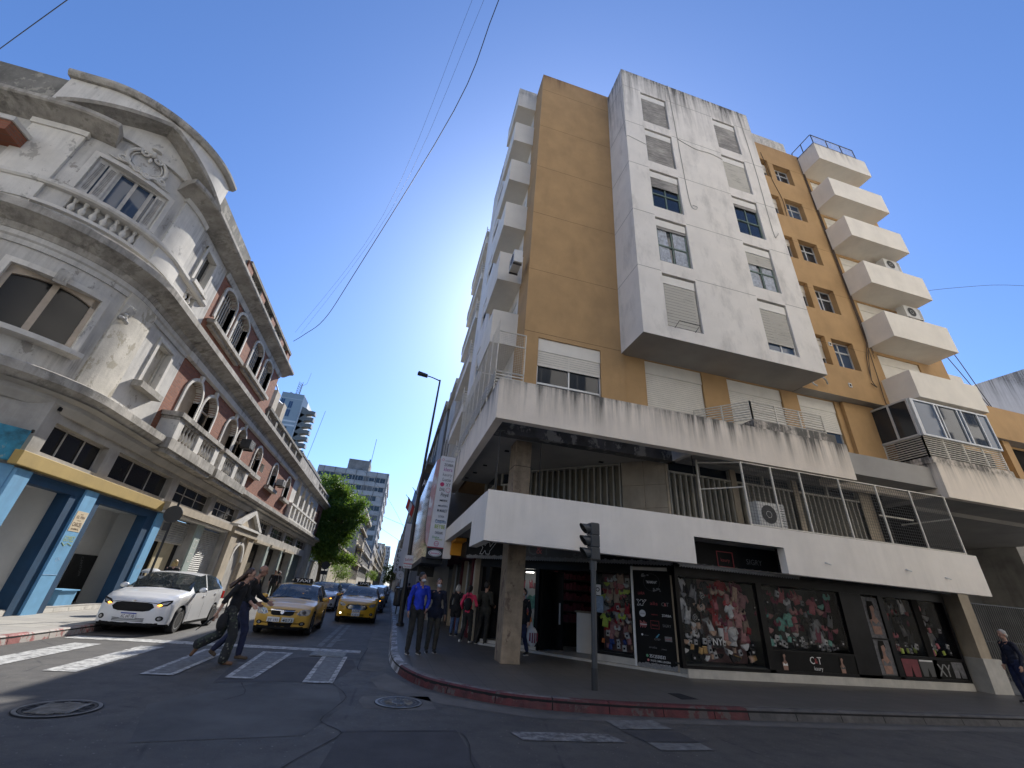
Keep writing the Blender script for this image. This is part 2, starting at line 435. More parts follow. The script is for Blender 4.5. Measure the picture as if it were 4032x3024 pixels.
# right pavement with its rounded corner
KR = [(.62, 900), (.62, 60), (.58, 40), (.50, 22), (.40, 16), (.36, 12.6), (.42, 11.2), (.62, 10.1), (.98, 9.2), (1.52, 8.58), (2.2, 8.08), (3.0, 7.80), (4.2, 7.62), (6.0, 7.52), (9, 7.50), (14, 7.52), (60, 7.55), (400, 7.55)]
def smooth_path(pts, n=6):
    out = []
    for i in range(len(pts)-1):
        p0 = Vector(pts[max(i-1, 0)]); p1 = Vector(pts[i]); p2 = Vector(pts[i+1]); p3 = Vector(pts[min(i+2, len(pts)-1)])
        L = (p2-p1).length; k = n if L < 12 else 1
        for j in range(k):
            t = j/k; m0 = (p2-p0)*.5*min(1, L/max((p1-p0).length, .01)) if i else (p2-p1); m1 = (p3-p1)*.5*min(1, L/max((p3-p2).length, .01))
            h = lambda a, b, c, d: a*p1+b*m0+c*p2+d*m1
            out.append(h(2*t**3-3*t*t+1, t**3-2*t*t+t, -2*t**3+3*t*t, t**3-t*t))
    out.append(Vector(pts[-1])); return out
kr = smooth_path(KR)
def offset(path, d):
    out = []
    for i, p in enumerate(path):
        t = (path[min(i+1, len(path)-1)]-path[max(i-1, 0)]).normalized(); out.append(p+Vector((-t.y, t.x))*d)
    return out
kin = offset(kr, .20)
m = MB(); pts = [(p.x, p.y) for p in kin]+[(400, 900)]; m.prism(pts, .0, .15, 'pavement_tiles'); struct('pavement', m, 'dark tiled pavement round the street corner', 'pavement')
def kerb(name, path, ins, segs, label):
    m = MB()
    # resample stones about 1 m long
    L = [0]
    for i in range(1, len(path)): L.append(L[-1]+(path[i]-path[i-1]).length)
    def at(P, s):
        for i in range(1, len(P)):
            if L[i] >= s: return P[i-1].lerp(P[i], (s-L[i-1])/max(1e-6, L[i]-L[i-1]))
        return P[-1]
    s = segs[0][0]
    for a, b, mt, step in segs:
        s = a
        while s < b-1e-3:
            e = min(b, s+step); k = 4 if step < 3 else 1
            for j in range(k):
                s0 = s+(e-s)*j/k+(0.008 if j == 0 else 0); s1 = s+(e-s)*(j+1)/k-(0.008 if j == k-1 else 0)
                p0, p1, q0, q1 = at(path, s0), at(path, s1), at(ins, s0), at(ins, s1)
                c0, c1 = p0.lerp(q0, .16), p1.lerp(q1, .16)
                z = .156
                m.poly([(p0.x, p0.y, 0), (p1.x, p1.y, 0), (c1.x, c1.y, z-.02), (c0.x, c0.y, z-.02)], mt)
                d0, d1 = p0.lerp(q0, .3), p1.lerp(q1, .3)
                m.poly([(c0.x, c0.y, z-.02), (c1.x, c1.y, z-.02), (d1.x, d1.y, z), (d0.x, d0.y, z)], mt)
                m.poly([(d0.x, d0.y, z), (d1.x, d1.y, z), (q1.x, q1.y, z), (q0.x, q0.y, z)], mt if mt != 'kerb_red' or p0.x > 3.2 else 'kerb_top')
            s = e
    # backing so that joints read dark
    for i in range(len(path)-1):
        a = path[i].lerp(ins[i], .12); b = path[i+1].lerp(ins[i+1], .12)
        m.poly([(a.x, a.y, 0), (b.x, b.y, 0), (b.x, b.y, .13), (a.x, a.y, .13)], 'dark_hole')
    struct(name, m, label, 'kerb')
LR = 0
for i in range(1, len(kr)): LR += (kr[i]-kr[i-1]).length
# distance along the path where y = some value on the street side
def s_at(path, f):
    s = 0
    for i in range(1, len(path)):
        if f(path[i]): return s
        s += (path[i]-path[i-1]).length
    return s
s10 = s_at(kr, lambda p: p.y < 10.3); s8 = s_at(kr, lambda p: p.x > 6.6); s9 = s_at(kr, lambda p: p.x > 20)
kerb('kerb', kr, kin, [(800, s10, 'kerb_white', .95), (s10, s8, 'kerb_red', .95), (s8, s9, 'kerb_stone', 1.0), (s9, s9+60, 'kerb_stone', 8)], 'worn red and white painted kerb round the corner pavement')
# left pavement
KL = [(-60, 7.9), (-20, 7.9), (-10.2, 7.95), (-8.6, 8.5), (-7.5, 9.6), (-7.03, 11.0), (-6.93, 13.5), (-6.9, 20), (-6.9, 60), (-6.9, 900)]
kl = smooth_path(KL); kli = offset(kl, .20)
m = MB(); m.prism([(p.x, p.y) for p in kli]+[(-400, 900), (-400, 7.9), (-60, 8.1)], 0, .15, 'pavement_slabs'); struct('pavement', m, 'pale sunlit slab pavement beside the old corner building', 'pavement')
sa = s_at(kl, lambda p: p.y > 14.5)
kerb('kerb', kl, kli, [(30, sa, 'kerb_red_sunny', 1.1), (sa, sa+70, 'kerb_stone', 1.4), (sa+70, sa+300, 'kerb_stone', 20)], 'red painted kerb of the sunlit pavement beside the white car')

# gutter and patches
m = MB()
g = [(-.22, 14.2), (-.18, 22), (-.10, 60), (.60, 60), (.50, 22), (.38, 14), (.34, 11.8), (.38, 11.1), (.12, 10.6), (-.22, 10.7)]
m.poly([(x, y, .004) for x, y in g], 'gutter_concrete')
struct('gutter', m, 'worn cement gutter strip along the kerb', 'gutter')
m = MB()
m.poly([(x, y, .003) for x, y in [(-.05, 8.42), (1.0, 8.5), (1.05, 7.72), (.75, 7.6), (0, 7.68), (-.1, 8.1)]], 'gutter_concrete')
m.poly([(x, y, .0035) for x, y in [(-1.6, 11.95), (-.45, 11.9), (-.32, 11.0), (-.4, 10.6), (-.62, 9.35), (-1.6, 9.2), (-2.4, 9.0), (-2.6, 10.6)]], 'patch_asphalt')
m.poly([(x, y, .003) for x, y in [(-1.7, 9.2), (-.5, 9.0), (-.3, 7.7), (-.6, 6.4), (-2.2, 6.1), (-2.7, 7.6)]], 'patch_cement')
m.poly([(x, y, .003) for x, y in [(-.2, 6.6), (1.2, 6.7), (1.3, 5.0), (-.35, 4.9)]], 'patch_asphalt')
m.poly([(x, y, .003) for x, y in [(.3, 10.4), (.8, 9.1), (1.6, 8.3), (2.8, 7.62), (4.4, 7.45), (4.2, 7.2), (2.5, 7.35), (1.2, 8.0), (.2, 8.9), (0, 9.8)]], 'gutter_concrete')
m.poly([(x, y, .003) for x, y in [(4.4, 7.45), (9, 7.35), (16, 7.4), (16, 7.15), (9, 7.1), (4.2, 7.2)]], 'gutter_concrete')
struct('road_patches', m, 'darker and paler repair patches in the asphalt', 'road patches')
# tar joints
m = MB()
for path in ([(-.62, 9.3), (-.3, 8.3), (-.5, 7.0), (-.2, 6.5), (-.65, 5.4), (-.7, 4.6)], [(-.2, 6.52), (.5, 6.6), (1.25, 6.55), (1.2, 5.4), (1.35, 4.7)], [(-2.0, 9.05), (-1.75, 8.3), (-1.9, 7.9)], [(-3.4, 12.1), (-1.4, 11.1), (-.4, 11.05)], [(-.2, 14.1), (-.27, 12.2), (-.25, 10.6), (.1, 10.5)]):
    pp = smooth_path(path, 5)
    for i in range(len(pp)-1):
        w_ = .004+.006*rnd.random(); t = (pp[i+1]-pp[i]).normalized(); n = Vector((-t.y, t.x))*w_
        j = Vector((rnd.uniform(-.008, .008), rnd.uniform(-.008, .008))); a, b = pp[i], pp[i+1]+j; pp[i+1] = b
        m.poly([(a.x-n.x, a.y-n.y, .006), (b.x-n.x, b.y-n.y, .006), (b.x+n.x, b.y+n.y, .006), (a.x+n.x, a.y+n.y, .006)], 'tar')
struct('road_cracks', m, 'dark tar joints and cracks in the asphalt', 'road cracks')
# painted markings
m = MB()
def bar(x0, x1, y0, y1, x0t=None, x1t=None, e=.085):
    x0t = x0 if x0t is None else x0t; x1t = x1 if x1t is None else x1t
    z = .0085
    def q(a, b, c, d, mt, zz): m.poly([(a[0], a[1], zz), (b[0], b[1], zz), (c[0], c[1], zz), (d[0], d[1], zz)], mt)
    q((x0, y0), (x1, y0), (x1t, y1), (x0t, y1), 'worn_paint', z)
    z += .0035
    q((x0, y0), (x0+e, y0), (x0t+e, y1), (x0t, y1), 'road_paint', z)
    q((x1-e, y0), (x1, y0), (x1t, y1), (x1t-e, y1), 'road_paint', z)
    q((x0+e, y0), (x1-e, y0), (x1-e, y0+e*1.4), (x0+e, y0+e*1.4), 'road_paint', z)
    q((x0t+e, y1-e*1.4), (x1t-e, y1-e*1.4), (x1t-e, y1), (x0t+e, y1), 'road_paint', z)
bar(-1.10, -.60, 9.22, 12.25, -1.16, -.60)
bar(-2.36, -1.90, 9.36, 12.45, -2.50, -1.84)
bar(-3.62, -3.14, 9.40, 12.40, -3.70, -3.16)
m2 = [(-4.96, -4.50, 9.40, 12.4), (-6.20, -5.70, 9.5, 12.4)]
for a, b, c, d in m2: m.poly([(a, c, .0085), (b, c, .0085), (b, d, .0085), (a, d, .0085)], 'road_paint')
m.poly([(-6.75, 13.0, .0085), (-.35, 12.97, .0085), (-.35, 13.42, .0085), (-6.75, 13.5, .0085)], 'road_paint')
for x in (-1.52, -1.28):
    y = 13.8
    while y < 20: m.poly([(x, y, .0085), (x+.14, y, .0085), (x+.14, y+.85, .0085), (x, y+.85, .0085)], 'worn_paint'); y += 1.0
m.poly([(-1.28, 14.9, .009), (-.86, 15.7, .009), (-1.12, 15.6, .009), (-1.28, 15.5, .009)], 'worn_paint')
# crosswalk of the other street, right foreground
for pts in ([(3.60, 7.28), (4.46, 7.36), (4.50, 6.88), (3.62, 6.84)], [(3.70, 6.26), (4.50, 6.26), (4.50, 5.98), (3.72, 5.96)], [(3.9, 5.35), (4.7, 5.35), (4.75, 5.1), (3.95, 5.1)]):
    m.poly([(x, y, .0085) for x, y in pts], 'worn_paint')
m.poly([(x, y, .008) for x, y in [(1.9, 6.65), (3.3, 6.6), (3.4, 6.25), (2.0, 6.3)]], 'faint_paint')
struct('road_markings', m, 'worn white crosswalk bars and stop line', 'road markings')
m = MB(); m.poly([(x, y, .007) for x, y in [(3.6, 6.80), (4.52, 6.84), (4.52, 6.30), (3.7, 6.30)]], 'patch_asphalt'); struct('road_patch', m, 'dark square patch between two worn bars', 'road patch')

# manholes
def manhole(cx, cy, r, grate, label):
    t = thing('manhole_cover', label, 'manhole cover', (cx, cy, 0), 'round iron manhole covers')
    m = MB()
    def ring(r0, r1, z, mt, n=48):
        for k in range(n):
            a0, a1 = 2*pi*k/n, 2*pi*(k+1)/n
            m.poly([(cx+r0*cos(a0), cy+r0*sin(a0), z), (cx+r1*cos(a0), cy+r1*sin(a0), z), (cx+r1*cos(a1), cy+r1*sin(a1), z), (cx+r0*cos(a1), cy+r0*sin(a1), z)], mt)
    ring(r*.90, r, .014, 'iron_worn')
    ring(r, r*1.03, .006, 'dark_hole')
    ob('frame_ring', m, t)
    m = MB()
    if grate:
        ring(0.0, r*.9, .007, 'dark_hole'); ring(r*.80, r*.87, .013, 'iron')
        for k in range(11):
            y = cy-r*.5+r*k*.1; h = r*.5
            m.box(cx-h, cx+h, y-r*.028, y+r*.028, .008, .016, 'iron_worn')
        for s in (-1, 1):
            m.box(cx+s*h-.02, cx+s*h+.02, cy-r*.55, cy+r*.55, .008, .017, 'iron_worn'); m.box(cx-h*.4, cx+h*.4, cy+s*r*.6-.015, cy+s*r*.6+.015, .008, .0165, 'iron_worn')
        for k in range(12):
            a = 2*pi*k/12+.2; a2 = .05
            m.poly([(cx+r*.58*cos(a-a2), cy+r*.58*sin(a-a2), .0155), (cx+r*.86*cos(a-a2), cy+r*.86*sin(a-a2), .0155), (cx+r*.86*cos(a+a2), cy+r*.86*sin(a+a2), .0155), (cx+r*.58*cos(a+a2), cy+r*.58*sin(a+a2), .0155)], 'iron')
    else:
        ring(0.0, r*.9, .009, 'iron')
        for k in range(10):
            a = 2*pi*k/10
            m.tube([(cx+r*.3*cos(a), cy+r*.3*sin(a), .011), (cx+r*.6*cos(a+.15), cy+r*.6*sin(a+.15), .011), (cx+r*.62*cos(a+.5), cy+r*.62*sin(a+.5), .011), (cx+r*.3*cos(a+.6), cy+r*.3*sin(a+.6), .011)], .007, 'iron_worn', 5)
        ring(r*.26, r*.30, .013, 'iron_worn'); ring(r*.74, r*.77, .013, 'iron_worn')
    ob('cover_plate', m, t)
manhole(-3.48, 7.27, .40, True, 'slotted round iron manhole grate in the left foreground road')
manhole(.50, 8.03, .355, False, 'round patterned iron manhole cover near the kerb corner')
t = thing('drain_grate', 'square white-smeared drain grate at the end of the stop line', 'drain grate', (-1.06, 12.5, 0))
m = MB()
m.box(-1.46, -.66, 12.15, 12.95, .004, .012, 'iron')
for k in range(16): m.box(-1.44, -.68, 12.18+k*.048, 12.20+k*.048, .012, .022, 'iron_worn')
ob('grille_bars', m, t)
m = MB(); m.poly([(5.58, 8.62, .154), (5.54, 8.1, .154), (5.95, 8.16, .154), (5.87, 8.64, .154)], 'dark_hole'); tag(ob('hatch_cover', m, None), 'dark square service hatch in the pavement near the kerb', 'hatch cover')
m = MB(); m.lathe([(.028, 0), (.030, .006), (.026, .012)], (-.42, 5.28, .0), 'kerb_white', 14); tag(ob('bottle_cap', m), 'small white round bottle cap lying on the dark road', 'bottle cap')
def slatpaint(name, a, b, th):
    m, t, p = _mk(name); p.inputs['Roughness'].default_value = .85
    pos = t.nodes.new('ShaderNodeNewGeometry').outputs['Position']
    n1 = _noise(t, _scaled(t, pos, (1.6, 1.6, 26)), 1.0, 6, .7); n2 = _noise(t, pos, 1.3, 3)
    n = _mix(t, .35, n1, n2); _lk(t, _mix(t, _ramp(t, n, th-.07, th+.07), a, b), p.inputs['Base Color'])
# ================================================================ orange and white apartment building
OR = (.44, .275, .125)
topdirt('ochre_render', OR, 24.6, 1.2, .6, .30, var=.10, cols=(.12, .06, .03))
topdirt('white_bay', (.76, .72, .66), 24.5, 4.5, 1.0, .75)
topdirt('white_fascia_upper', (.78, .69, .58), 6.68, 1.25, .95, .25)
mat('white_fascia_lower', (.78, .73, .66), .8, .05, 1.2, .25, 60, dirt=.12)
topdirt('white_balcony', (.76, .71, .62), 24.4, 1.2, .6, .22)
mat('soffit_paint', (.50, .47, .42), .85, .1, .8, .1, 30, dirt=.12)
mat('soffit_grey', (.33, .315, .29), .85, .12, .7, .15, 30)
mat('stained_black', (.05, .05, .052), .5, .5, 2.0, .2, 20, peel=.35, peelcol=(.22, .215, .2))
mat('travertine', (.27, .21, .145), .75, .25, 3.2, .4, 25, dirt=.8, dirtcol=(.075, .05, .035), peel=.22, peelcol=(.13, .09, .065))
mat('stone_pier', (.36, .30, .22), .75, .15, 1.5, .2, 25, dirt=.3)
mat('shutter_white', (.74, .71, .64), .6, .05, 3, .1)
mat('shutter_clean', (.70, .66, .58), .55, .04, 3, .05)
slatpaint('shutter_weathered', (.50, .48, .43), (.22, .205, .19), .60)
slatpaint('shutter_grey', (.42, .40, .37), (.20, .19, .18), .48)
mat('frame_alu', (.55, .56, .56), .4, .08, 3, .05, metal=.3)
mat('frame_dark', (.06, .06, .06), .5, .1, 3, .05)
mat('frame_green', (.12, .17, .14), .6, .2, 3, .05)
mat('metal_paint_cream', (.62, .58, .50), .6, .12, 6, .1)
mat('curtain', (.42, .45, .5), .9, .25, 9, .3, 20)
mat('black_shop', (.008, .008, .009), .4, .3, 3, .03, spec=.12)
mat('black_panel', (.009, .009, .009), .6, .2, 3, .02, spec=.12)
mat('room_dark', (.018, .017, .016), .95, .2, 2, .05, spec=.1)
mat('cable_black', (.02, .02, .02), .6, 0, bump=0)
mat('cable_brown', (.07, .045, .03), .7, .2, bump=0)
mat('ac_white', (.60, .59, .56), .5, .05, 3, .05, dirt=.2)
mat('seat_dark', (.05, .05, .05), .8, .2)
mat('joint_ochre', (.20, .12, .06), .9, .2, bump=0)
mat('orange_box', (.75, .32, .02), .6, .08, bump=0)
mat('white_marble', (.42, .40, .36), .45, .12, 3, .05, dirt=.3)
glassmat('window_glass', (.020, .026, .034), .03)
glassmat('window_glass_blue', (.045, .075, .13), .03)
glassmat('shop_glass', (.02, .02, .022), .015, .10, .5)
mat('lamp_tube', (1, .97, .9), .5, 0, bump=0, emis=4)
mat('slat_metal', (.34, .32, .27), .6, .12, 3, .1, dirt=.25)
mat('slat_glass', (.15, .13, .09), .5, .2, 2, .05)

AB = thing('apartment_building', 'tall ochre and white apartment block with stacked box balconies over the corner lingerie shop', 'building', (6, 11, 0))
def wallgrid(mb, F, u0, u1, z0, z1, holes, depth, mt, rmt=None, du=None, P=None):
    rmt = rmt or mt; P = P or F.pt
    us = sorted({u0, u1, *[h[0] for h in holes], *[h[1] for h in holes]}); us = [u for u in us if u0 <= u <= u1]
    if du:
        e = []
        for a, b in zip(us, us[1:]):
            n = max(1, int(math.ceil((b-a)/du))); e += [a+(b-a)*i/n for i in range(n)]
        us = e+[us[-1]]
    zs = sorted({z0, z1, *[h[2] for h in holes], *[h[3] for h in holes]}); zs = [z for z in zs if z0 <= z <= z1]
    def inside(u, z): return any(h[0] < u < h[1] and h[2] < z < h[3] for h in holes)
    for a, b in zip(us, us[1:]):
        zz = None
        for c, d in zip(zs, zs[1:]):
            if inside((a+b)/2, (c+d)/2): continue
            mb.poly([P(a, c, 0), P(b, c, 0), P(b, d, 0), P(a, d, 0)], mt)
    for h in holes:
        a, b, c, d = h[:4]; dp = h[4] if len(h) > 4 else depth
        hu = [u for u in us if a <= u <= b]
        for p, q in zip(hu, hu[1:]):
            mb.poly([P(p, c, 0), P(q, c, 0), P(q, c, -dp), P(p, c, -dp)], rmt)
            mb.poly([P(p, d, 0), P(q, d, 0), P(q, d, -dp), P(p, d, -dp)], rmt)
        mb.poly([P(a, c, 0), P(a, d, 0), P(a, d, -dp), P(a, c, -dp)], rmt)
        mb.poly([P(b, c, 0), P(b, d, 0), P(b, d, -dp), P(b, c, -dp)], rmt)
def shutter(mb, F, u0, u1, z0, z1, d, mt, pitch=.075):
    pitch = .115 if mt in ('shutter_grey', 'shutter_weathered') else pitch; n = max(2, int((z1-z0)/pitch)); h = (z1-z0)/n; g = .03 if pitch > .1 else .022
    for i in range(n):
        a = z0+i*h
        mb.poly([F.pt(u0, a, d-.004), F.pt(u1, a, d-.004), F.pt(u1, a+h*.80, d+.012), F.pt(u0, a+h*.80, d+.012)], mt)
        mb.poly([F.pt(u0, a+h*.80, d+.012), F.pt(u1, a+h*.80, d+.012), F.pt(u1, a+h, d-g), F.pt(u0, a+h, d-g)], 'seat_dark' if g > .025 else mt)  # gap between wide slats coloured dark, its shade is painted
def window(par, F, u0, u1, z0, z1, d, kind='slide', shut=0.0, smat='shutter_white', fm='frame_alu', lint=.0, gm='window_glass', curtain=None, mull=(.5,), trans=None, label=None, name='window'):
    """window as a part: frame in the root object, panes and roller shutter as its own pieces. d = plane depth (negative = recessed)"""
    m = MB(); t = .045
    zt = z1-lint
    if lint: m.fbox(F, u0, u1, zt, z1, d-.02, d+.05, 'shutter_clean' if smat == 'shutter_clean' else 'shutter_white')
    m.fbox(F, u0, u0+t, z0, zt, d-.03, d+.02, fm); m.fbox(F, u1-t, u1, z0, zt, d-.03, d+.02, fm)
    m.fbox(F, u0+t, u1-t, z0, z0+t, d-.03, d+.02, fm); m.fbox(F, u0+t, u1-t, zt-t, zt, d-.03, d+.02, fm)
    zs = zt-(zt-z0)*shut
    if zs-z0 > .12:
        for k in mull:
            uc = u0+(u1-u0)*k; m.fbox(F, uc-.025, uc+.025, z0+t, zt-t, d-.028, d+.014, fm)
        if trans:
            zc = z0+(zt-z0)*trans; m.fbox(F, u0+t, u1-t, zc-.03, zc+.03, d-.026, d+.022, fm)
    f = ob(name, m, par, label=label)
    m = MB()
    if zs-z0 > .05: m.fquad(F, u0+t, u1-t, z0+t, min(zt-t, zs+.02), d-.012, gm); ob('pane', m, f)
    if curtain:
        m = MB(); n = 14
        for side in curtain:
            a, b = (u0+t, u0+(u1-u0)*.42) if side == 'l' else (u0+(u1-u0)*.56, u1-t)
            for i in range(n):
                p, q = a+(b-a)*i/n, a+(b-a)*(i+1)/n; e = .0 if i % 2 else .02; g = .02 if i % 2 else .0
                m.poly([F.pt(p, z0+t, d-.010+e*.2), F.pt(q, z0+t, d-.010+g*.2), F.pt(q-(0.1*(side == 'l')), zt-t, d-.010+g*.2), F.pt(p-(.1*(side == 'l')), zt-t, d-.010+e*.2)], 'curtain')
        ob('curtain', m, f)
    if shut > 0:
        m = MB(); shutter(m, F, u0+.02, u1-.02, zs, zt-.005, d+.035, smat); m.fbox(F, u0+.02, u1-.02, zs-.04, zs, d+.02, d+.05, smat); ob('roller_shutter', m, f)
    return f

# --- ochre front wall left of the bay + base level -------------------------------------------------
F107 = FY(10.7); F103 = FY(10.3); F93 = FY(9.3); F1075 = FY(10.75)
m = MB()
wallgrid(m, F107, 2.75, 6.30, 6.5, 24.6, [(3.24, 5.43, 6.95, 9.12)], .22, 'ochre_render')
m.poly([(2.75, 10.7, 6.5), (2.75, 11.95, 6.5), (2.75, 11.95, 24.6), (2.75, 10.7, 24.6)], 'ochre_render')
wallgrid(m, F1075, 6.30, 17.6, 6.5, 9.19, [(7.10, 9.36, 6.6, 9.17), (10.40, 12.75, 6.6, 9.15), (13.50, 15.25, 6.6, 9.15)], .22, 'ochre_render')
m.poly([(6.30, 10.7, 6.5), (6.30, 10.75, 6.5), (6.30, 10.75, 9.2), (6.30, 10.7, 9.2)], 'ochre_render')
wallgrid(m, F103, 13.3, 17.6, 9.18, 24.5, [(15.51, 16.62, z-.66, z+.66) for z in (22.30, 19.62, 16.80, 14.0, 11.22)]+[(14.70, 15.20, z-.68, z+.68) for z in (22.42, 19.6, 16.78, 14.0, 11.23)], .30, 'ochre_render')
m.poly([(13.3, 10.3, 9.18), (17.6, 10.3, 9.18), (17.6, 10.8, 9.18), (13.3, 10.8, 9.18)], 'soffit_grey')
m.poly([(17.6, 10.3, 9.18), (17.6, 10.8, 9.18), (17.6, 10.8, 24.5), (17.6, 10.3, 24.5)], 'ochre_render')
wallgrid(m, FY(10.4), 17.6, 21.95, 6.6, 23.1, [(18.0, 20.3, z, z+2.0) for z in (9.75, 12.55, 15.3, 18.05, 20.8)], .2, 'ochre_render')
m.box(15.5, 17.0, 10.62, 10.74, 6.5, 9.17, 'ochre_render')
ob('ochre_wall', m, AB)
m = MB()
m.box(3.0, 17.4, 11.05, 24.5, 6.75, 24.3, 'ochre_render'); m.box(17.4, 21.9, 10.7, 24, 6.75, 22.9, 'ochre_render')  # solid boxes added behind the walls to block light
m.box(2.76, 6.3, 10.72, 11.1, 24.3, 24.58, 'ochre_render')
m.box(6.3, 17.5, 10.9, 11.2, 6.8, 24.3, 'room_dark'); m.box(2.9, 6.3, 10.95, 11.1, 6.7, 24.3, 'room_dark')
ob('filler_core', m, AB)
m = MB(); m.box(15.1, 17.25, 10.55, 13, 24.52, 25.85, 'white_balcony'); m.box(21.97, 23.5, 10.75, 12, 10.4, 12.0, 'white_balcony'); ob('roof_volume', m, AB)
# expansion joints: thin grooves
m = MB()
for z in (11.95, 14.82, 17.6, 20.42, 23.3):
    m.fbox(F107, 2.75, 6.19, z-.007, z+.007, -.01, .002, 'joint_ochre')
    m.fbox(F103, 13.32, 17.6, z-.35-.006, z-.35+.006, -.01, .002, 'joint_ochre')
m.fbox(F107, 2.75, 6.19, 9.28, 9.30, -.01, .002, 'joint_ochre')
ob('wall_joints', m, AB)
window(AB, F107, 3.24, 5.43, 6.95, 9.12, -.10, shut=.30, smat='shutter_clean', lint=.47, fm='frame_alu', trans=.32)
window(AB, F1075, 7.10, 9.36, 6.6, 9.17, -.10, shut=.98, smat='shutter_clean', lint=.48, label='fully closed cream roller shutter')
window(AB, F1075, 10.40, 12.75, 6.6, 9.15, -.10, shut=.90, smat='shutter_white', lint=.45)
window(AB, F1075, 13.50, 15.25, 6.6, 9.15, -.10, shut=.40, smat='shutter_white', lint=.45, gm='window_glass_blue')
zc = [(21.72, 22.92, 0), (18.98, 20.30, 0), (16.15, 17.5, 0), (13.35, 14.65, 1), (10.58, 11.88, 0)]
for i, (a, b, c_) in enumerate(zc):
    window(AB, F103, 15.51, 16.62, a, b, -.24, fm='frame_alu', trans=.66, curtain='l' if i == 3 else None, gm='window_glass_blue' if i in (1, 4) else 'window_glass')
    window(AB, F103, 14.70, 15.20, a+.02, b+.02, -.24, shut=(.25, .3, .05, .2, .6)[i], lint=.38, mull=(), smat='shutter_clean')
for i, z in enumerate((9.75, 12.55, 15.3, 18.05, 20.8)):
    window(AB, FY(10.4), 18.0, 20.3, z, z+2.0, -.10, shut=(.9, .8, .35, .75, .85)[i], smat='shutter_clean', lint=.4)

# --- projecting white bay -------------------------------------------------------------------------
m = MB()
rows = [(20.75, 23.0), (17.98, 20.22), (15.25, 17.45), (12.46, 14.68), (9.66, 11.9)]
holes = [(7.12, 8.45, a, b, .11) for a, b in rows]+[(11.02, 12.28, a, b, .11) for a, b in rows]
wallgrid(m, F93, 6.2, 13.3, 9.19, 24.45, holes, .11, 'white_bay')
m.poly([(6.2, 9.3, 9.19), (6.2, 11.0, 9.19), (6.2, 11.0, 24.45), (6.2, 9.3, 24.45)], 'white_bay')
m.poly([(13.3, 9.3, 9.19), (13.3, 11.0, 9.19), (13.3, 11.0, 24.45), (13.3, 9.3, 24.45)], 'white_bay')
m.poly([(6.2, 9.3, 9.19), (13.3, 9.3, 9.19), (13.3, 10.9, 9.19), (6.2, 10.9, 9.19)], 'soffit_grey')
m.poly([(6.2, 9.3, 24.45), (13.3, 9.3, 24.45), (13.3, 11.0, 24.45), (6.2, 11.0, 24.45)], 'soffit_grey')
bay = ob('white_bay', m, AB)
m = MB()
for z in (11.98, 14.76, 17.52, 20.3, 23.1):
    for a, b in ((6.2, 7.1), (8.47, 11.0), (12.3, 13.3)): m.fbox(F93, a, b, z-.009, z+.009, -.01, .004, 'soffit_grey')
    m.box(6.195, 6.205, 9.3, 10.7, z-.009, z+.009, 'soffit_grey')
ob('bay_joints', m, bay)
for ci, u0, u1 in ((0, 7.12, 8.45), (1, 11.02, 12.28)):
    for ri, (a, b) in enumerate(rows):
        L = .34
        if ri == 0: sh, sm = 1.0, 'shutter_grey'
        elif ri == 1: sh, sm = 1.0, 'shutter_grey' if ci == 0 else 'shutter_weathered'
        elif ri == 2: sh, sm = (.30, 'shutter_grey') if ci == 0 else (.08, 'shutter_grey')
        elif ri == 3: sh, sm = (.06, 'shutter_grey') if ci == 0 else (.32, 'shutter_weathered')
        else: sh, sm = (.97, 'shutter_weathered') if ci == 0 else (.80, 'shutter_weathered')
        window(AB, F93, u0+.02, u1-.06, a+.04, b-.10, -.08, shut=sh, smat=sm, lint=L, fm='frame_green' if ri in (2, 3) else 'frame_alu', trans=.46 if ri in (2, 3) else None, curtain='lr' if ri == 3 else None, gm='window_glass_blue' if (ri, ci) == (4, 1) else 'window_glass',
               label={(4, 0): 'closed peeling shutter with a bent bracket', (3, 0): 'window with pale curtains'}.get((ri, ci)))
m = MB(); m.tube([(7.35, 9.28, 9.62), (7.35, 9.02, 9.72), (8.1, 9.02, 9.72), (8.1, 9.28, 9.62)], .012, 'cable_black', 6); ob('bent_bracket', m, AB)
# loose cables on the bay
m = MB()
m.tube(smooth_path([(8.75, 9.285, 24.5), (8.78, 9.28, 20), (8.8, 9.285, 17), (8.85, 9.28, 15.9), (9.0, 9.25, 15.75), (9.08, 9.25, 15.9), (8.9, 9.27, 15.95)], 4), .010, 'soffit_grey', 5) if False else None
def cable(mb, pts, r, mt):
    out = []
    P = [Vector(p) for p in pts]
    for i in range(len(P)-1):
        p0 = P[max(i-1, 0)]; p1 = P[i]; p2 = P[i+1]; p3 = P[min(i+2, len(P)-1)]
        for j in range(5):
            t = j/5; out.append(.5*((2*p1)+(p2-p0)*t+(2*p0-5*p1+4*p2-p3)*t*t+(3*p1-p0-3*p2+p3)*t**3))
    out.append(P[-1]); mb.tube(out, r, mt, 5)
cable(m, [(8.72, 9.285, 24.5), (8.75, 9.28, 20), (8.78, 9.285, 17), (8.84, 9.28, 15.9), (9.02, 9.26, 15.75), (9.1, 9.26, 15.9), (8.9, 9.27, 15.95)], .011, 'soffit_grey')
cable(m, [(12.75, 9.285, 24.5), (12.8, 9.28, 20), (12.75, 9.285, 15.9), (12.9, 9.28, 15.7), (12.98, 9.26, 15.85)], .011, 'soffit_grey')
cable(m, [(8.76, 9.285, 20.2), (9.6, 9.28, 19.9), (10.4, 9.285, 19.95), (11.0, 9.28, 19.8)], .011, 'soffit_grey')
cable(m, [(6.19, 9.5, 22.1), (6.19, 9.35, 19.4), (6.3, 9.285, 19.2), (7.1, 9.285, 19.0)], .009, 'soffit_grey')
ob('loose_cable', m, AB)
m = MB()
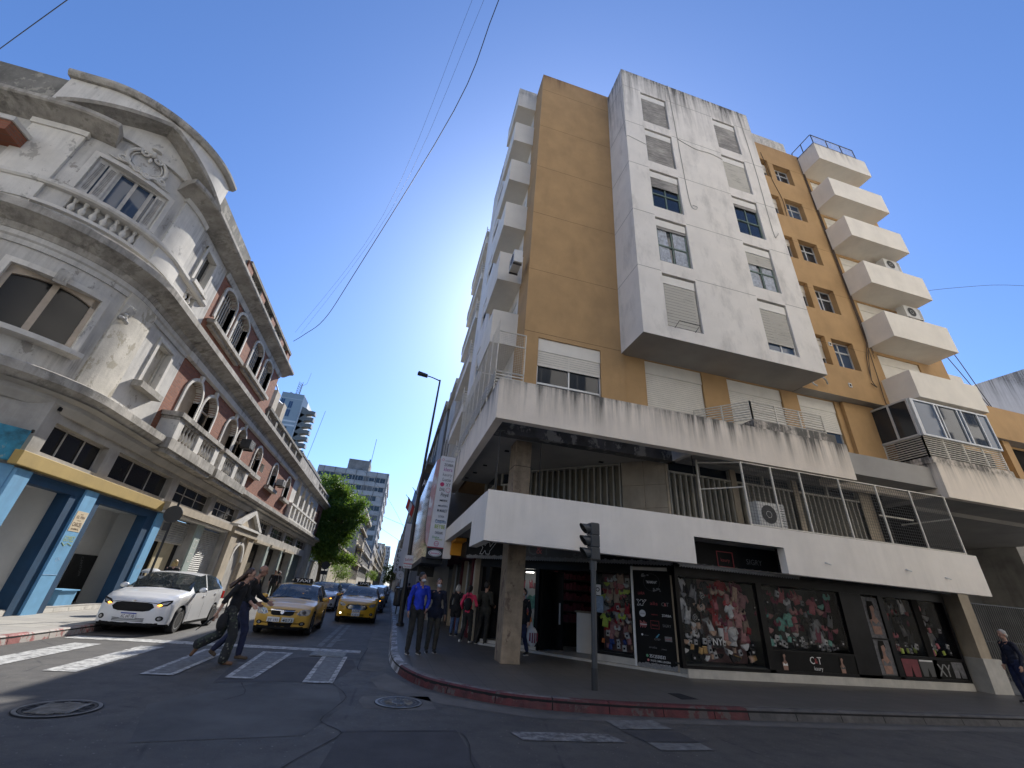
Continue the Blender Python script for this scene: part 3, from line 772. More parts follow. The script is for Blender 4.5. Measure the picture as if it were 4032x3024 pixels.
for k in range(5):
    o_ = k*.035
    pts = [(17.50+o_*.6, 10.27, 24.4), (17.45+o_, 10.26, 20), (17.42+o_, 10.25, 16), (17.38+o_*1.3, 10.24, 12.5), (17.3+o_*2, 10.25, 10.6+k*.25)]
    if k == 0: pts += [(17.2, 10.25, 9.4), (17.25, 10.25, 9.2)]
    if k in (1, 2): pts = pts[:-1]+[(16.95+k*.1, 10.25, 11.2), (16.9, 10.25, 10.2), (17.0, 10.22, 9.9), (16.8, 10.25, 10.05)]
    cable(m, pts, .015 if k < 3 else .010, 'cable_brown')
cable(m, [(14.9, 10.27, 23.6), (15.1, 10.27, 21.5), (15.35, 10.27, 20.1), (15.3, 10.27, 18.9)], .014, 'cable_brown')
cable(m, [(13.6, 10.2, 9.55), (13.62, 10.1, 9.3), (13.9, 10.2, 9.32)], .03, 'frame_alu'); cable(m, [(13.7, 10.2, 9.62), (14.2, 10.1, 9.66), (14.45, 10.2, 9.5)], .03, 'frame_alu')
ob('cable_bundle', m, AB)
m = MB()
for x, z in ((15.36, 11.55), (15.7, 9.75)): m.fbox(F103, x-.07, x+.07, z-.09, z+.09, 0, .03, 'ac_white'); m.fbox(F103, x-.04, x+.04, z-.05, z+.05, .03, .033, 'dark_hole')
ob('wall_vent', m, AB)

# --- box balconies on the right ------------------------------------------------------------------
def tray(mb, x0, x1, y0, y1, z0, z1, mt, t=.14, floor=.2, open_back=True):
    """a parapet tray: floor slab plus upstand on three sides"""
    mb.box(x0, x1, y0, y1, z0, z0+floor, mt)
    mb.box(x0, x1, y0, y0+t, z0+floor, z1, mt); mb.box(x0, x0+t, y0+t, y1, z0+floor, z1, mt); mb.box(x1-t, x1, y0+t, y1, z0+floor, z1, mt)
for i, (zb, ztp) in enumerate([(22.98, 24.23), (20.17, 21.47), (17.43, 18.7), (14.62, 15.87), (11.88, 13.12), (9.2, 10.33)]):
    m = MB(); x0 = 17.5; tray(m, x0, 20.95 if i < 5 else 21.0, 9.3, 10.4, zb, ztp, 'white_balcony')
    b = ob('balcony', m, AB)
    if i == 0:
        m = MB()
        for (xa, xb) in ((17.55, 18.5), (18.55, 19.5), (19.5, 20.4)):
            for z in (24.3, 25.0): m.box(xa, xb, 9.32, 9.35, z, z+.035, 'frame_dark')
            m.box(xa, xa+.035, 9.32, 9.35, 24.1, 25.03, 'frame_dark')
        m.box(20.4, 20.435, 9.32, 9.35, 24.1, 25.03, 'frame_dark')
        for z in (24.3, 25.0): m.box(17.52, 17.55, 9.35, 10.5, z, z+.035, 'frame_dark')
        for y in (9.9, 10.45): m.box(17.52, 17.55, y, y+.035, 24.1, 25.03, 'frame_dark')
        for k in range(28): m.box(17.6+k*.1, 17.606+k*.1, 9.33, 9.336, 24.33, 25.0, 'frame_alu')
        for k in range(7): m.box(17.55, 20.4, 9.33, 9.336, 24.38+k*.09, 24.385+k*.09, 'frame_alu')
        ob('roof_railing', m, b)
def ac_unit(x, y, z, label, F, w=.85, h=.6, dp=.32, mt='ac_white'):
    t = thing('air_conditioner', label, 'air conditioner', (x, y, z), 'outdoor air conditioner units')
    m = MB(); o = F.pt
    FF = Fr(x, y, *F.u, *F.n)
    m.fbox(FF, -w/2, w/2, z, z+h, -dp/2, dp/2, mt); ob('casing', m, t, bevel=.01)
    m = MB()
    r = h*.40; cx = -w*.12
    for k in range(20):
        a0, a1 = 2*pi*k/20, 2*pi*(k+1)/20
        m.poly([FF.pt(cx, z+h/2, dp/2+.006), FF.pt(cx+r*cos(a0), z+h/2+r*sin(a0), dp/2+.006), FF.pt(cx+r*cos(a1), z+h/2+r*sin(a1), dp/2+.006)], 'seat_dark')
    for k in range(9): m.fbox(FF, w*.30, w*.45, z+.06+k*h*.1, z+.075+k*h*.1, dp/2, dp/2+.004, 'seat_dark')
    for rr in (.35, 1.0):
        n = 20
        for k in range(n):
            a0, a1 = 2*pi*k/n, 2*pi*(k+1)/n; q = r*rr
            m.poly([FF.pt(cx+q*cos(a0), z+h/2+q*sin(a0), dp/2+.011), FF.pt(cx+(q-.012)*cos(a0), z+h/2+(q-.012)*sin(a0), dp/2+.011), FF.pt(cx+(q-.012)*cos(a1), z+h/2+(q-.012)*sin(a1), dp/2+.011), FF.pt(cx+q*cos(a1), z+h/2+q*sin(a1), dp/2+.011)], 'ac_white')
    ob('fan_grille', m, t)
    m = MB(); m.fbox(FF, -w*.4, -w*.35, z-.06, z, -dp/2, dp/2, 'iron'); m.fbox(FF, w*.35, w*.4, z-.06, z, -dp/2, dp/2, 'iron'); ob('mounting_bracket', m, t)
    return t
ac_unit(20.35, 9.95, 16.62, 'outdoor unit on the wall below the third balcony from the top', FY(0), 1.0, .62)
ac_unit(20.3, 9.95, 13.80, 'outdoor unit on the wall below the fourth balcony from the top', FY(0), 1.0, .62)
ac_unit(2.3, 10.95, 12.0, 'small outdoor unit beside the ochre wall edge at the left balconies', FXl(0), .7, .55)

# --- street side: balconies, white bay and more balconies ------------------------------------------
for i, z in enumerate((9.25, 12.05, 14.88, 17.70, 20.50, 23.30)):
    m = MB(); tray(m, 1.82, 2.75, 11.75, 14.0, z, z+1.38 if i < 5 else z+1.5, 'white_balcony', floor=.18); ob('balcony', m, AB)
FL = FXl(2.75)
m = MB(); wallgrid(m, FL, 11.95, 24.5, 6.6, 24.4, [(12.2, 13.6, z, z+2.1, .15) for z in (9.45, 12.25, 15.1, 17.9, 20.7)]+[(18.6, 22.6, z, z+2.1, .15) for z in (9.45, 12.25, 15.1, 17.9, 20.7)], .15, 'white_bay'); ob('side_wall', m, AB)
for z in (9.45, 12.25, 15.1, 17.9, 20.7):
    window(AB, FL, 12.2, 13.6, z, z+2.1, -.08, shut=.4, lint=.3)
    window(AB, FL, 18.6, 22.6, z, z+2.1, -.08, shut=.3, lint=.3)
FL2 = FXl(2.02)
m = MB(); wallgrid(m, FL2, 14.0, 18.2, 9.2, 24.3, [(14.9, 16.4, z, z+1.5, .15) for z in (9.9, 12.7, 15.5, 18.3, 21.1)], .15, 'white_bay')
m.poly([(2.02, 14.0, 9.2), (2.75, 14.0, 9.2), (2.75, 14.0, 24.3), (2.02, 14.0, 24.3)], 'white_bay'); m.poly([(2.02, 18.2, 9.2), (2.75, 18.2, 9.2), (2.75, 18.2, 24.3), (2.02, 18.2, 24.3)], 'white_bay'); m.poly([(2.02, 14.0, 9.2), (2.75, 14.0, 9.2), (2.75, 18.2, 9.2), (2.02, 18.2, 9.2)], 'soffit_paint')
ob('side_bay', m, AB)
for z in (9.9, 12.7, 15.5, 18.3, 21.1): window(AB, FL2, 14.9, 16.4, z, z+1.5, -.08, shut=.35, lint=.25)
for i, z in enumerate((6.5, 9.3, 12.1, 14.9, 17.7, 20.5)):
    m = MB(); tray(m, 1.9, 2.75, 18.4, 23.6, z, z+1.0, 'white_balcony', floor=.18); b = ob('balcony', m, AB)
    m = MB()
    for k in range(4): m.box(1.86, 1.89, 18.4, 23.6, z+.55+k*.17, z+.59+k*.17, 'metal_paint_cream'); m.box(1.86, 2.7, 18.36, 18.39, z+.55+k*.17, z+.59+k*.17, 'metal_paint_cream')
    m.box(1.85, 1.89, 18.35, 18.39, z+.4, z+1.3, 'metal_paint_cream'); ob('balcony_rail', m, b)
# mesh cage balcony over the corner
m = MB()
for z in (7.32, 7.42, 7.52, 7.62, 7.72): m.box(1.84, 2.70, 10.2, 10.215, z-.42, z-.385, 'metal_paint_cream'); m.box(1.84, 1.86, 10.2, 17.2, z-.42, z-.385, 'metal_paint_cream')
for x in (1.84, 2.68): m.box(x, x+.03, 10.2, 10.23, 6.6, 8.72, 'metal_paint_cream')
for z in (8.70, 7.32, 8.25): m.box(1.84, 2.71, 10.2, 10.23, z, z+.03, 'metal_paint_cream')
for y in (11.2, 12.2, 13.2, 14.2, 15.2, 16.2, 17.2): m.box(1.84, 1.87, y, y+.03, 6.6, 9.2, 'metal_paint_cream')
ob('balcony_cage', m, AB)
m = MB()
for k in range(14): m.box(1.87+k*.06, 1.873+k*.06, 10.212, 10.216, 7.3, 8.72, 'metal_paint_cream')
for k in range(22): m.box(1.84, 2.7, 10.212, 10.216, 7.35+k*.06, 7.354+k*.06, 'metal_paint_cream')
for k in range(110): m.box(1.846, 1.85, 10.25+k*.063, 10.254+k*.063, 7.3, 9.2, 'metal_paint_cream')
for k in range(30): m.box(1.846, 1.85, 10.2, 17.2, 7.35+k*.06, 7.354+k*.06, 'metal_paint_cream')
ob('cage_mesh', m, AB)

# --- upper fascia and terrace slab -----------------------------------------------------------------
m = MB()
fz0, fz1 = 5.50, 6.63
m.prism([(1.82, 9.3), (13.15, 9.3), (13.15, 9.52), (2.04, 9.52), (2.04, 17.25), (1.82, 17.25)], fz0, fz1, 'white_fascia_upper')
m.box(13.15, 16.9, 10.3, 10.5, 5.60, 6.64, 'white_fascia_upper')
m.box(16.9, 26.5, 9.3, 9.5, 5.47, 6.63, 'white_fascia_upper'); m.box(16.9, 17.1, 9.5, 10.5, 5.60, 6.63, 'white_fascia_upper')
m.box(13.0, 13.15, 9.52, 10.3, 5.5, 6.6, 'white_fascia_upper')
ob('upper_fascia', m, AB)
m = MB(); m.box(9.78, 12.88, 9.36, 9.56, 6.63, 6.92, 'white_fascia_upper'); m.box(9.78, 9.98, 9.56, 10.74, 6.63, 6.92, 'white_fascia_upper'); ob('terrace_kerb', m, AB)
m = MB(); m.box(16.86, 20.72, 9.32, 9.5, 6.63, 6.86, 'white_fascia_upper'); m.box(16.86, 17.0, 9.5, 10.7, 6.64, 6.86, 'white_fascia_upper'); ob('terrace_kerb', m, AB)
m = MB()
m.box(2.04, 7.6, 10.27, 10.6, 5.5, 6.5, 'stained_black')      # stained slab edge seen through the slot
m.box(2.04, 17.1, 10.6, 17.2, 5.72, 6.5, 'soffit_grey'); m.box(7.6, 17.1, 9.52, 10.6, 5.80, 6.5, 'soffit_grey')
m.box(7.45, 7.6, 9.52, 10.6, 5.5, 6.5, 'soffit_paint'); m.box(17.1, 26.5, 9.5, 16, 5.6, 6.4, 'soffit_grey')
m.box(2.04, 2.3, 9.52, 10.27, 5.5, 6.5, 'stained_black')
ob('terrace_slab', m, AB)
m = MB()
for x, y in ((2.9, 12.4), (2.6, 14.4), (2.45, 15.6), (2.3, 16.6), (6.0, 12.0), (2.8, 10.9)): m.box(x-.07, x+.07, y-.05, y+.05, 5.69, 5.72, 'dark_hole')
ob('soffit_spotlights', m, AB)
m = MB(); 
for x, y in ((2.1, 9.9), (3.55, 10.9), (8.0, 10.1)): m.tube([(x, y, 3.7), (x, y, 5.7)], .012, 'cable_black', 5)
ob('hanging_rod', m, AB)

# railings
def rail(par, name, pts, z0, n, dz, mt='metal_paint_cream', posts=True, r=.021, top=None):
    m = MB()
    for a, b in zip(pts, pts[1:]):
        for k in range(n):
            z = z0+k*dz; m.tube([(a[0], a[1], z), (b[0], b[1], z)], r, mt, 5)
        L = math.hypot(b[0]-a[0], b[1]-a[1]); q = max(1, round(L/.95))
        for j in range(q+1):
            x = a[0]+(b[0]-a[0])*j/q; y = a[1]+(b[1]-a[1])*j/q
            m.box(x-.02, x+.02, y-.02, y+.02, z0-.12, z0+(n-1)*dz+.02, mt)
    return ob(name, m, par)
rail(AB, 'terrace_railing', [(8.80, 10.7), (9.84, 9.42), (12.6, 9.42)], 6.97, 8, .083)
rail(AB, 'terrace_railing', [(16.85, 10.6), (16.85, 9.36), (20.6, 9.36)], 6.93, 9, .08)
# glazed enclosure
G1 = FY(9.3); GL = FXl(16.82)
gm = MB(); t = .05
for z in (7.60, 8.95): gm.fbox(G1, 16.85, 20.68, z, z+.06, -.06, .02, 'frame_alu'); gm.fbox(GL, 9.36, 10.7, z, z+.06, -.05, .02, 'frame_alu')
for u, w_ in ((16.85, .14), (17.95, .07), (18.12, .05), (19.08, .05), (19.28, .06), (20.1, .05), (20.62, .06)): gm.fbox(G1, u, u+w_, 7.66, 8.95, -.05, .018, 'frame_alu')
for u in (9.36, 10.0, 10.63): gm.fbox(GL, u, u+.06, 7.66, 8.95, -.05, .018, 'frame_alu')
ge = ob('glazed_enclosure', gm, AB)
for a, b, mt in ((16.99, 17.95, 'window_glass_blue'), (18.17, 19.08, 'window_glass'), (19.13, 19.28, 'window_glass_blue'), (19.34, 20.1, 'window_glass'), (20.15, 20.62, 'window_glass_blue')):
    gm = MB(); gm.fquad(G1, a, b, 7.66, 8.95, -.02, mt); ob('pane', gm, ge)
for a, b in ((9.42, 10.0), (10.06, 10.63)):
    gm = MB(); gm.fquad(GL, a, b, 7.66, 8.95, -.02, 'window_glass'); ob('pane', gm, ge)
gm = MB(); gm.box(16.9, 20.6, 9.36, 10.6, 9.01, 9.05, 'soffit_paint'); gm.box(17.0, 20.6, 10.3, 10.35, 6.7, 9.0, 'room_dark'); gm.box(16.95, 20.6, 9.62, 9.66, 6.66, 7.6, 'room_dark'); ob('enclosure_shade_lining', gm, ge)  # dark panels added so the space behind the rails looks shaded

# --- lower fascia ----------------------------------------------------------------------------------
m = MB()
wallgrid(m, F93, 1.82, 17.0, 2.62, 3.72, [(7.13, 9.84, 2.62, 3.25, .22)], .22, 'white_fascia_lower')
m.box(1.82, 17.0, 9.30+.001, 9.52, 3.70, 3.72, 'white_fascia_lower')
m.box(1.821, 7.13, 9.302, 9.52, 2.62, 2.64, 'white_fascia_lower'); m.box(9.84, 17.0, 9.302, 9.52, 2.62, 2.64, 'white_fascia_lower'); m.box(7.13, 9.84, 9.302, 9.52, 3.25, 3.27, 'white_fascia_lower')
m.poly([(1.82, 9.52, 2.62), (7.13, 9.52, 2.62), (7.13, 9.52, 3.72), (1.82, 9.52, 3.72)], 'white_fascia_lower'); m.poly([(9.84, 9.52, 2.62), (17, 9.52, 2.62), (17, 9.52, 3.72), (9.84, 9.52, 3.72)], 'white_fascia_lower'); m.poly([(7.13, 9.52, 3.25), (9.84, 9.52, 3.25), (9.84, 9.52, 3.72), (7.13, 9.52, 3.72)], 'white_fascia_lower')
m.poly([(17, 9.3, 2.62), (17, 9.52, 2.62), (17, 9.52, 3.72), (17, 9.3, 3.72)], 'white_fascia_lower')
m.fpoly(FXl(1.82), [(9.302, 2.62), (11.12, 2.62), (11.12, 3.25), (16.95, 3.25), (16.95, 3.72), (9.302, 3.72)], 0, -.2, 'white_fascia_lower')
m.box(1.80, 2.10, 16.9, 17.1, 2.65, 3.72, 'white_fascia_lower')
ob('lower_fascia', m, AB)
m = MB()
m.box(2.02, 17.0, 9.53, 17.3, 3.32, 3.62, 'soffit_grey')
m.box(2.03, 7.1, 9.54, 9.62, 2.66, 3.3, 'black_panel'); m.box(9.86, 17, 9.54, 9.62, 2.66, 3.3, 'black_panel')
ob('mezzanine_slab', m, AB)
m = MB(); 
for x, z in ((11.1, 3.0), (13.93, 3.08), (15.36, 2.99)): m.tube([(x, 9.3, z), (x, 9.24, z-.02), (x+.1, 9.23, z-.04)], .018, 'frame_alu', 6)
ob('wall_hook', m, AB)
m = MB(); m.box(2.9, 3.38, 11.26, 11.9, .15, 5.72, 'travertine'); col_ = ob('column', m, AB, bevel=.012)
m = MB()
for z in (4.95,): m.box(2.893, 3.387, 11.253, 11.907, z-.006, z+.006, 'dark_hole')
for z in (2.2, 2.17): pass
ob('column_joint', m, col_)
# --- mezzanine wall --------------------------------------------------------------------------------
q2 = sqrt(.5)
FC = Fr(7.57, 10.83, -q2, q2, -q2, -q2)     # chamfer: u runs from the right end to the left end
FM = FY(10.83)
m = MB()
m.fbox(FC, 0, 1.36, 3.6, 5.73, -.3, 0, 'stone_pier'); m.box(7.55, 7.62, 10.8, 10.9, 3.6, 5.73, 'stone_pier')
for z in (4.25, 4.95): m.fbox(FC, .02, 1.36, z-.008, z+.008, -.01, .004, 'travertine')
m.fbox(FC, .66, .675, 3.6, 5.73, -.01, .004, 'travertine')
ob('stone_pier', m, AB)
def slats(F, u0, u1, z0, z1, pitch, par, top=0, name='slat_screen'):
    m = MB(); m.fquad(F, u0, u1, z0, z1, -.12, 'slat_glass')
    u = u0
    while u < u1: m.fbox(F, u, min(u1, u+.045), z0, z1, -.10, .02, 'slat_metal'); u += pitch
    m.fbox(F, u0, u1, z1, z1+.06, -.1, .03, 'slat_metal')
    if top:
        m.fquad(F, u0, u1, z1+.06, z1+top, -.1, 'window_glass')
        n = max(1, int((u1-u0)/1.1))
        for k in range(n+1): uu = u0+(u1-u0)*k/n; m.fbox(F, uu-.03, uu+.03, z1+.06, z1+top, -.1, .0, 'slat_metal')
    return ob(name, m, par)
slats(FC, 1.40, 4.65, 3.62, 5.64, .215, AB)
slats(FC, 4.72, 5.9, 3.62, 5.2, .17, AB, top=.45)
slats(FXl(3.2), 15.3, 17.2, 3.62, 5.2, .2, AB, top=.5)
slats(FM, 7.65, 9.9, 3.62, 5.32, .20, AB, top=.38)
slats(FM, 10.1, 12.3, 3.62, 5.32, .20, AB, top=.38)
slats(FM, 12.5, 15.1, 3.62, 5.32, .20, AB, top=.38)
m = MB()
for a, b in ((9.9, 10.1), (12.3, 12.5), (15.1, 15.65)): m.fbox(FM, a, b, 3.6, 5.73, -.3, .05, 'stone_pier')
m.box(15.65, 15.9, 10.6, 16, .15, 5.73, 'room_dark')
m.box(3.2, 15.65, 11.6, 17.2, 3.6, 3.65, 'room_dark')
ob('wall_pier', m, AB)
m = MB()
for i in range(16):
    x = 12.9+i*.13+rnd.uniform(-.03, .03); z = 4.55+.10*sin(i)+rnd.uniform(-.05, .05); m.fbox(FM, x, x+rnd.uniform(.03, .09), z, z+rnd.uniform(.03, .1), -.095, -.085, 'ac_white')
ob('window_clutter', m, AB)
# wire cage at the terrace
m = MB()
for x in (9.0, 10.0, 11.02, 12.44, 13.86, 15.23, 16.7): m.box(x-.02, x+.02, 9.34, 9.38, 3.72, 5.47, 'metal_paint_cream')
for z in (3.74, 5.44): m.box(9.0, 16.7, 9.345, 9.385, z, z+.03, 'metal_paint_cream')
for x in (8.15,): m.box(x-.02, x+.02, 10.1, 10.14, 3.72, 5.6, 'metal_paint_cream')
m.tube([(9.0, 9.36, 5.45), (8.15, 10.1, 5.5)], .02, 'metal_paint_cream', 5); m.tube([(9.0, 9.36, 4.75), (8.15, 10.1, 4.72)], .02, 'metal_paint_cream', 5)
m.box(16.67, 16.72, 9.36, 10.8, 4.75, 4.79, 'metal_paint_cream'); m.box(15.23, 16.7, 10.4, 10.44, 4.85, 4.89, 'metal_paint_cream')
ob('cage_frame', m, AB)
m = MB()
x = 9.08
while x < 16.68: m.box(x, x+.006, 9.362, 9.366, 3.76, 5.44, 'frame_dark'); x += .085
for k in range(19): m.box(9.0, 16.7, 9.362, 9.366, 3.8+k*.085, 3.806+k*.085, 'frame_dark')
ob('wire_mesh', m, AB)
ac_unit(10.2, 9.95, 3.86, 'large outdoor unit behind the wire mesh of the mezzanine', FY(0), .95, .68)
# ================================================================ lingerie shop on the ground floor
FS = Fr(7.5, 10.85, -q2, q2, -q2, -q2)      # chamfered front, u = distance from the right end
FG = FY(10.6)
SH = thing('lingerie_shop', 'dark lingerie shop front with crowded display windows on the building corner', 'shop', (7.5, 11, .15))
m = MB()
m.prism([(16.95, 10.55), (7.42, 10.55), (7.42-.06, 10.72), (3.1, 15.0), (3.1, 15.4), (8, 15.4), (17, 15.4)], .15, .21, 'white_marble')
m.box(7.45, 16.95, 10.52, 10.9, .15, .33, 'white_marble'); m.fbox(FS, 1.15, 2.2, .15, .36, -.3, .03, 'white_marble'); m.fbox(FS, 4.1, 6.1, .15, .3, -.3, .03, 'white_marble')
ob('marble_sill', m, SH)
m = MB()
# frames of the front windows
def vbox(F, a, b, z0, z1, d0=-.12, d1=.02, mt='black_shop'): m.fbox(F, a, b, z0, z1, d0, d1, mt)
for a, b in ((7.36, 7.46), (9.93, 10.12), (12.85, 13.66), (14.30, 14.48), (16.92, 17.02)): vbox(FG, a, b, .33, 2.6)
vbox(FG, 7.36, 17.02, 2.42, 3.3, -.3, .03); vbox(FG, 7.46, 16.92, .33, .40)
vbox(FG, 10.12, 12.85, .82, .86); vbox(FG, 14.48, 16.92, .86, .92); vbox(FG, 13.66, 14.30, 1.27, 1.31)
for a, b in ((1.15, 1.20), (2.18, 2.28), (4.07, 4.2), (5.95, 6.1)): vbox(FS, a, b, .2, 2.6)
vbox(FS, 1.15, 6.3, 2.42, 3.3, -.3, .03); vbox(FS, 1.2, 2.18, .30, .42)
ob('window_frames', m, SH)
for F, a, b, c, d in ((FG, 7.46, 9.93, .40, 2.42), (FG, 10.12, 12.85, .86, 2.42), (FG, 14.48, 16.92, .92, 2.42), (FG, 13.66, 14.30, .4, 2.4), (FS, 1.20, 2.18, .42, 2.42), (FS, 4.2, 5.95, .3, 2.42)):
    m = MB(); m.fquad(F, a, b, c, d, -.03, 'shop_glass'); ob('display_window', m, SH)
# window back panels
mat('display_back', (.20, .12, .115), .8, .3, 2, .1)
mat('display_back_dark', (.035, .04, .04), .8, .3, 2, .1)
mat('display_back_white', (.45, .46, .47), .8, .15, 2, .1)
m = MB()
m.fquad(FG, 7.4, 8.6, .4, 2.42, -.75, 'display_back_dark'); m.fquad(FG, 8.6, 9.95, .4, 2.42, -.74, 'display_back'); m.fquad(FG, 10.1, 12.9, .4, 2.42, -.75, 'display_back_dark'); m.fquad(FG, 13.6, 16.95, .4, 2.42, -.75, 'display_back_dark')
m.fquad(FS, 1.18, 2.2, .3, 2.42, -.6, 'display_back'); m.fquad(FS, 4.25, 6.0, .3, 2.42, -1.2, 'display_back_white')
m.box(7.4, 16.95, 10.63, 11.35, .38, .42, 'display_back_dark'); m.fbox(FS, 1.2, 2.2, .38, .43, -.6, -.03, 'display_back_dark')
m.fbox(FS, 4.2, 5.95, .25, .3, -1.2, -.03, 'display_back_white')
ob('display_back', m, SH)
m = MB()
m.poly([(3.2, 15.4, .2), (17, 15.4, .2), (17, 15.4, 3.3), (3.2, 15.4, 3.3)], 'room_dark'); m.poly([(16.95, 10.7, .2), (16.95, 15.4, .2), (16.95, 15.4, 3.3), (16.95, 10.7, 3.3)], 'room_dark')
m.poly([(3.1, 15.4, 2.62), (7.5, 11, 2.62), (17, 11, 2.62), (17, 15.4, 2.62)], 'room_dark')
m.fbox(FS, 2.28, 2.4, .2, 2.42, -2.4, -.1, 'room_dark'); m.fbox(FS, 4.0, 4.1, .2, 2.42, -1.3, -.1, 'room_dark')
ob('shop_interior', m, SH)
m = MB(); m.fbox(FS, 2.35, 3.25, .21, 1.28, -1.6, -1.1, 'white_fascia_lower'); m.fbox(FS, 2.3, 3.3, 1.28, 1.33, -1.65, -1.05, 'travertine'); ob('counter', m, SH)
mat('pink_box', (.12, .02, .035), .6, .3, 12, .1); mat('shelf_wood', (.05, .035, .03), .7, .2)
m = MB(); F = FY(15.3)
for zi in range(5):
    z = .95+zi*.33; m.fbox(F, 5.3, 7.6, z-.03, z, .0, .3, 'shelf_wood'); u = 5.34
    while u < 7.5: m.fbox(F, u, u+.12, z, z+rnd.uniform(.14, .26), .0, .27, 'pink_box'); u += .14
ob('stocked_shelf', m, SH)
m = MB(); m.fbox(FS, 3.62, 4.06, .22, 2.40, -.9, -.86, 'black_shop'); m.fbox(FS, 3.7, 3.74, .9, 1.5, -.86, -.82, 'frame_alu'); ob('open_door', m, SH)
m = MB()
for u, z, d in ((5.35, 2.36, -.6), (4.75, 2.36, -.6), (4.25, 2.34, -.45)): m.fbox(FS, u-.14, u+.14, z-.03, z, d-.05, d, 'lamp_tube')
m.box(5.9, 6.1, 14.2, 14.26, 2.57, 2.60, 'lamp_tube')  # unseen tube added to brighten the interior behind the door
ob('tube_and_fill_lamp', m, SH)
# sign band with lace edge
FB = Fr(7.28, 10.52, -q2, q2, -q2, -q2); FB2 = FY(10.30)
mat('band_black', (.012, .012, .012), .6, .2, 3, .02, spec=.15); mat('band_brown', (.11, .10, .095), .6, .1, 2, .02)
mat('lace_grey', (.20, .20, .20), .7, .2, 30, .3); mat('letter_white', (.62, .62, .62), .5, 0, bump=0); mat('letter_grey', (.16, .16, .16), .5, 0, bump=0)
mat('letter_pink', (.60, .16, .16), .5, 0, bump=0); mat('letter_red', (.33, .03, .04), .5, 0, bump=0); mat('letter_dark', (.05, .05, .05), .5, 0, bump=0)
m = MB()
m.fbox(FB, 0, 4.55, 2.66, 3.3, -.10, 0, 'band_brown'); m.fbox(FB, 4.6, 6.85, 2.66, 3.3, -.10, 0, 'band_black'); m.box(7.28, 17.0, 10.30, 10.4, 2.66, 3.3, 'band_black'); m.fbox(FB, .0, 2.4, 2.68, 3.3, 0, .004, 'band_black')
m.poly([FB.pt(6.85, 2.66, 0), (2.44, 17, 2.66), (2.44, 17, 3.3), FB.pt(6.85, 3.3, 0)], 'band_black')
band = ob('sign_band', m, SH)
m = MB()
def lace(F, u0, u1, z, d, s=1):
    m.fbox(F, u0, u1, z-.03, z+.03, d, d+.012, 'lace_grey')
    u = u0; k = 0
    while u < u1:
        r = .045 if k % 3 else .065
        for j in range(8):
            a0, a1 = pi*j/8, pi*(j+1)/8
            m.poly([F.pt(u, z, d+.014), F.pt(u+r*cos(a0), z+s*(.02+r*sin(a0)), d+.014), F.pt(u+r*cos(a1), z+s*(.02+r*sin(a1)), d+.014)], 'lace_grey')
        m.fbox(F, u-.02, u+.02, z-.05, z-.03, d, d+.01, 'lace_grey'); u += .085; k += 1
lace(FB, .05, 6.8, 2.68, .005); lace(FB2, 7.35, 11.2, 2.66, .005)
ob('lace_trim', m, band)
class FlipU:
    """same plane, u reversed, so lettering on it reads the right way round"""
    def __init__(s, F, L=0): s.F = F; s.L = L
    def pt(s, u, z, d=0): return s.F.pt(s.L-u, z, d)
TB = FlipU(FB); TS = FlipU(FS)
m = MB()
def outline_xy(T, u, z, s, d, mt, lw=.016):
    """the two crossed letters drawn as an outline"""
    a = [(-.02, -.30), (.16, -.30), (.30, -.12), (.38, -.30), (.60, -.30), (.62, -.14), (1.0, .30), (.80, .30), (.62, .08), (.56, .30), (.38, .30), (.28, .14), (.10, .30), (-.1+.02, .30), (.14, .02)]
    n = len(a)
    for i in range(n):
        p, q = Vector(a[i])*s, Vector(a[(i+1) % n])*s; t = (q-p).normalized(); k = Vector((-t.y, t.x))*lw/2
        m.poly([T.pt(u+p.x-k.x-t.x*lw/2, z+p.y-k.y-t.y*lw/2, d), T.pt(u+q.x-k.x+t.x*lw/2, z+q.y-k.y+t.y*lw/2, d), T.pt(u+q.x+k.x+t.x*lw/2, z+q.y+k.y+t.y*lw/2, d), T.pt(u+p.x+k.x-t.x*lw/2, z+p.y+k.y-t.y*lw/2, d)], mt)
outline_xy(TB, -6.25, 2.97, .62, .012, 'letter_white')
m.text('C', TB, -4.25, 2.80, .50, .012, 'letter_grey'); m.text('T', TB, -3.75, 2.80, .48, .012, 'letter_grey'); m.text('&', TB, -4.0, 2.84, .34, .016, 'letter_pink')
m.text('MAMINA', TB, -3.0, 2.98, .12, .012, 'letter_white', bold=True)
for k in range(12):
    a = rnd.uniform(0, 6.28); m.fbox(TB, -2.75+.10*cos(a), -2.70+.10*cos(a), 2.80+.05*sin(a), 2.84+.05*sin(a), .012, .016, 'letter_grey')
m.text('SIGRY', FY(10.56), 9.75, 2.84, .26, .02, 'letter_grey')
for a, b, c, d in ((8.54, 9.06, 3.10, 3.12), (8.54, 9.06, 2.72, 2.74), (8.54, 8.56, 2.74, 3.10), (9.04, 9.06, 2.74, 3.10)): m.fbox(FY(10.29), a, b, c, d, .0, .012, 'letter_red')
m.text('SIGRY', FY(10.29), 9.75, 2.86, .20, .004, 'letter_grey'); m.text('kaury', FY(10.29), 8.8, 2.86, .13, .004, 'letter_red')
ob('sign_lettering', m, band)
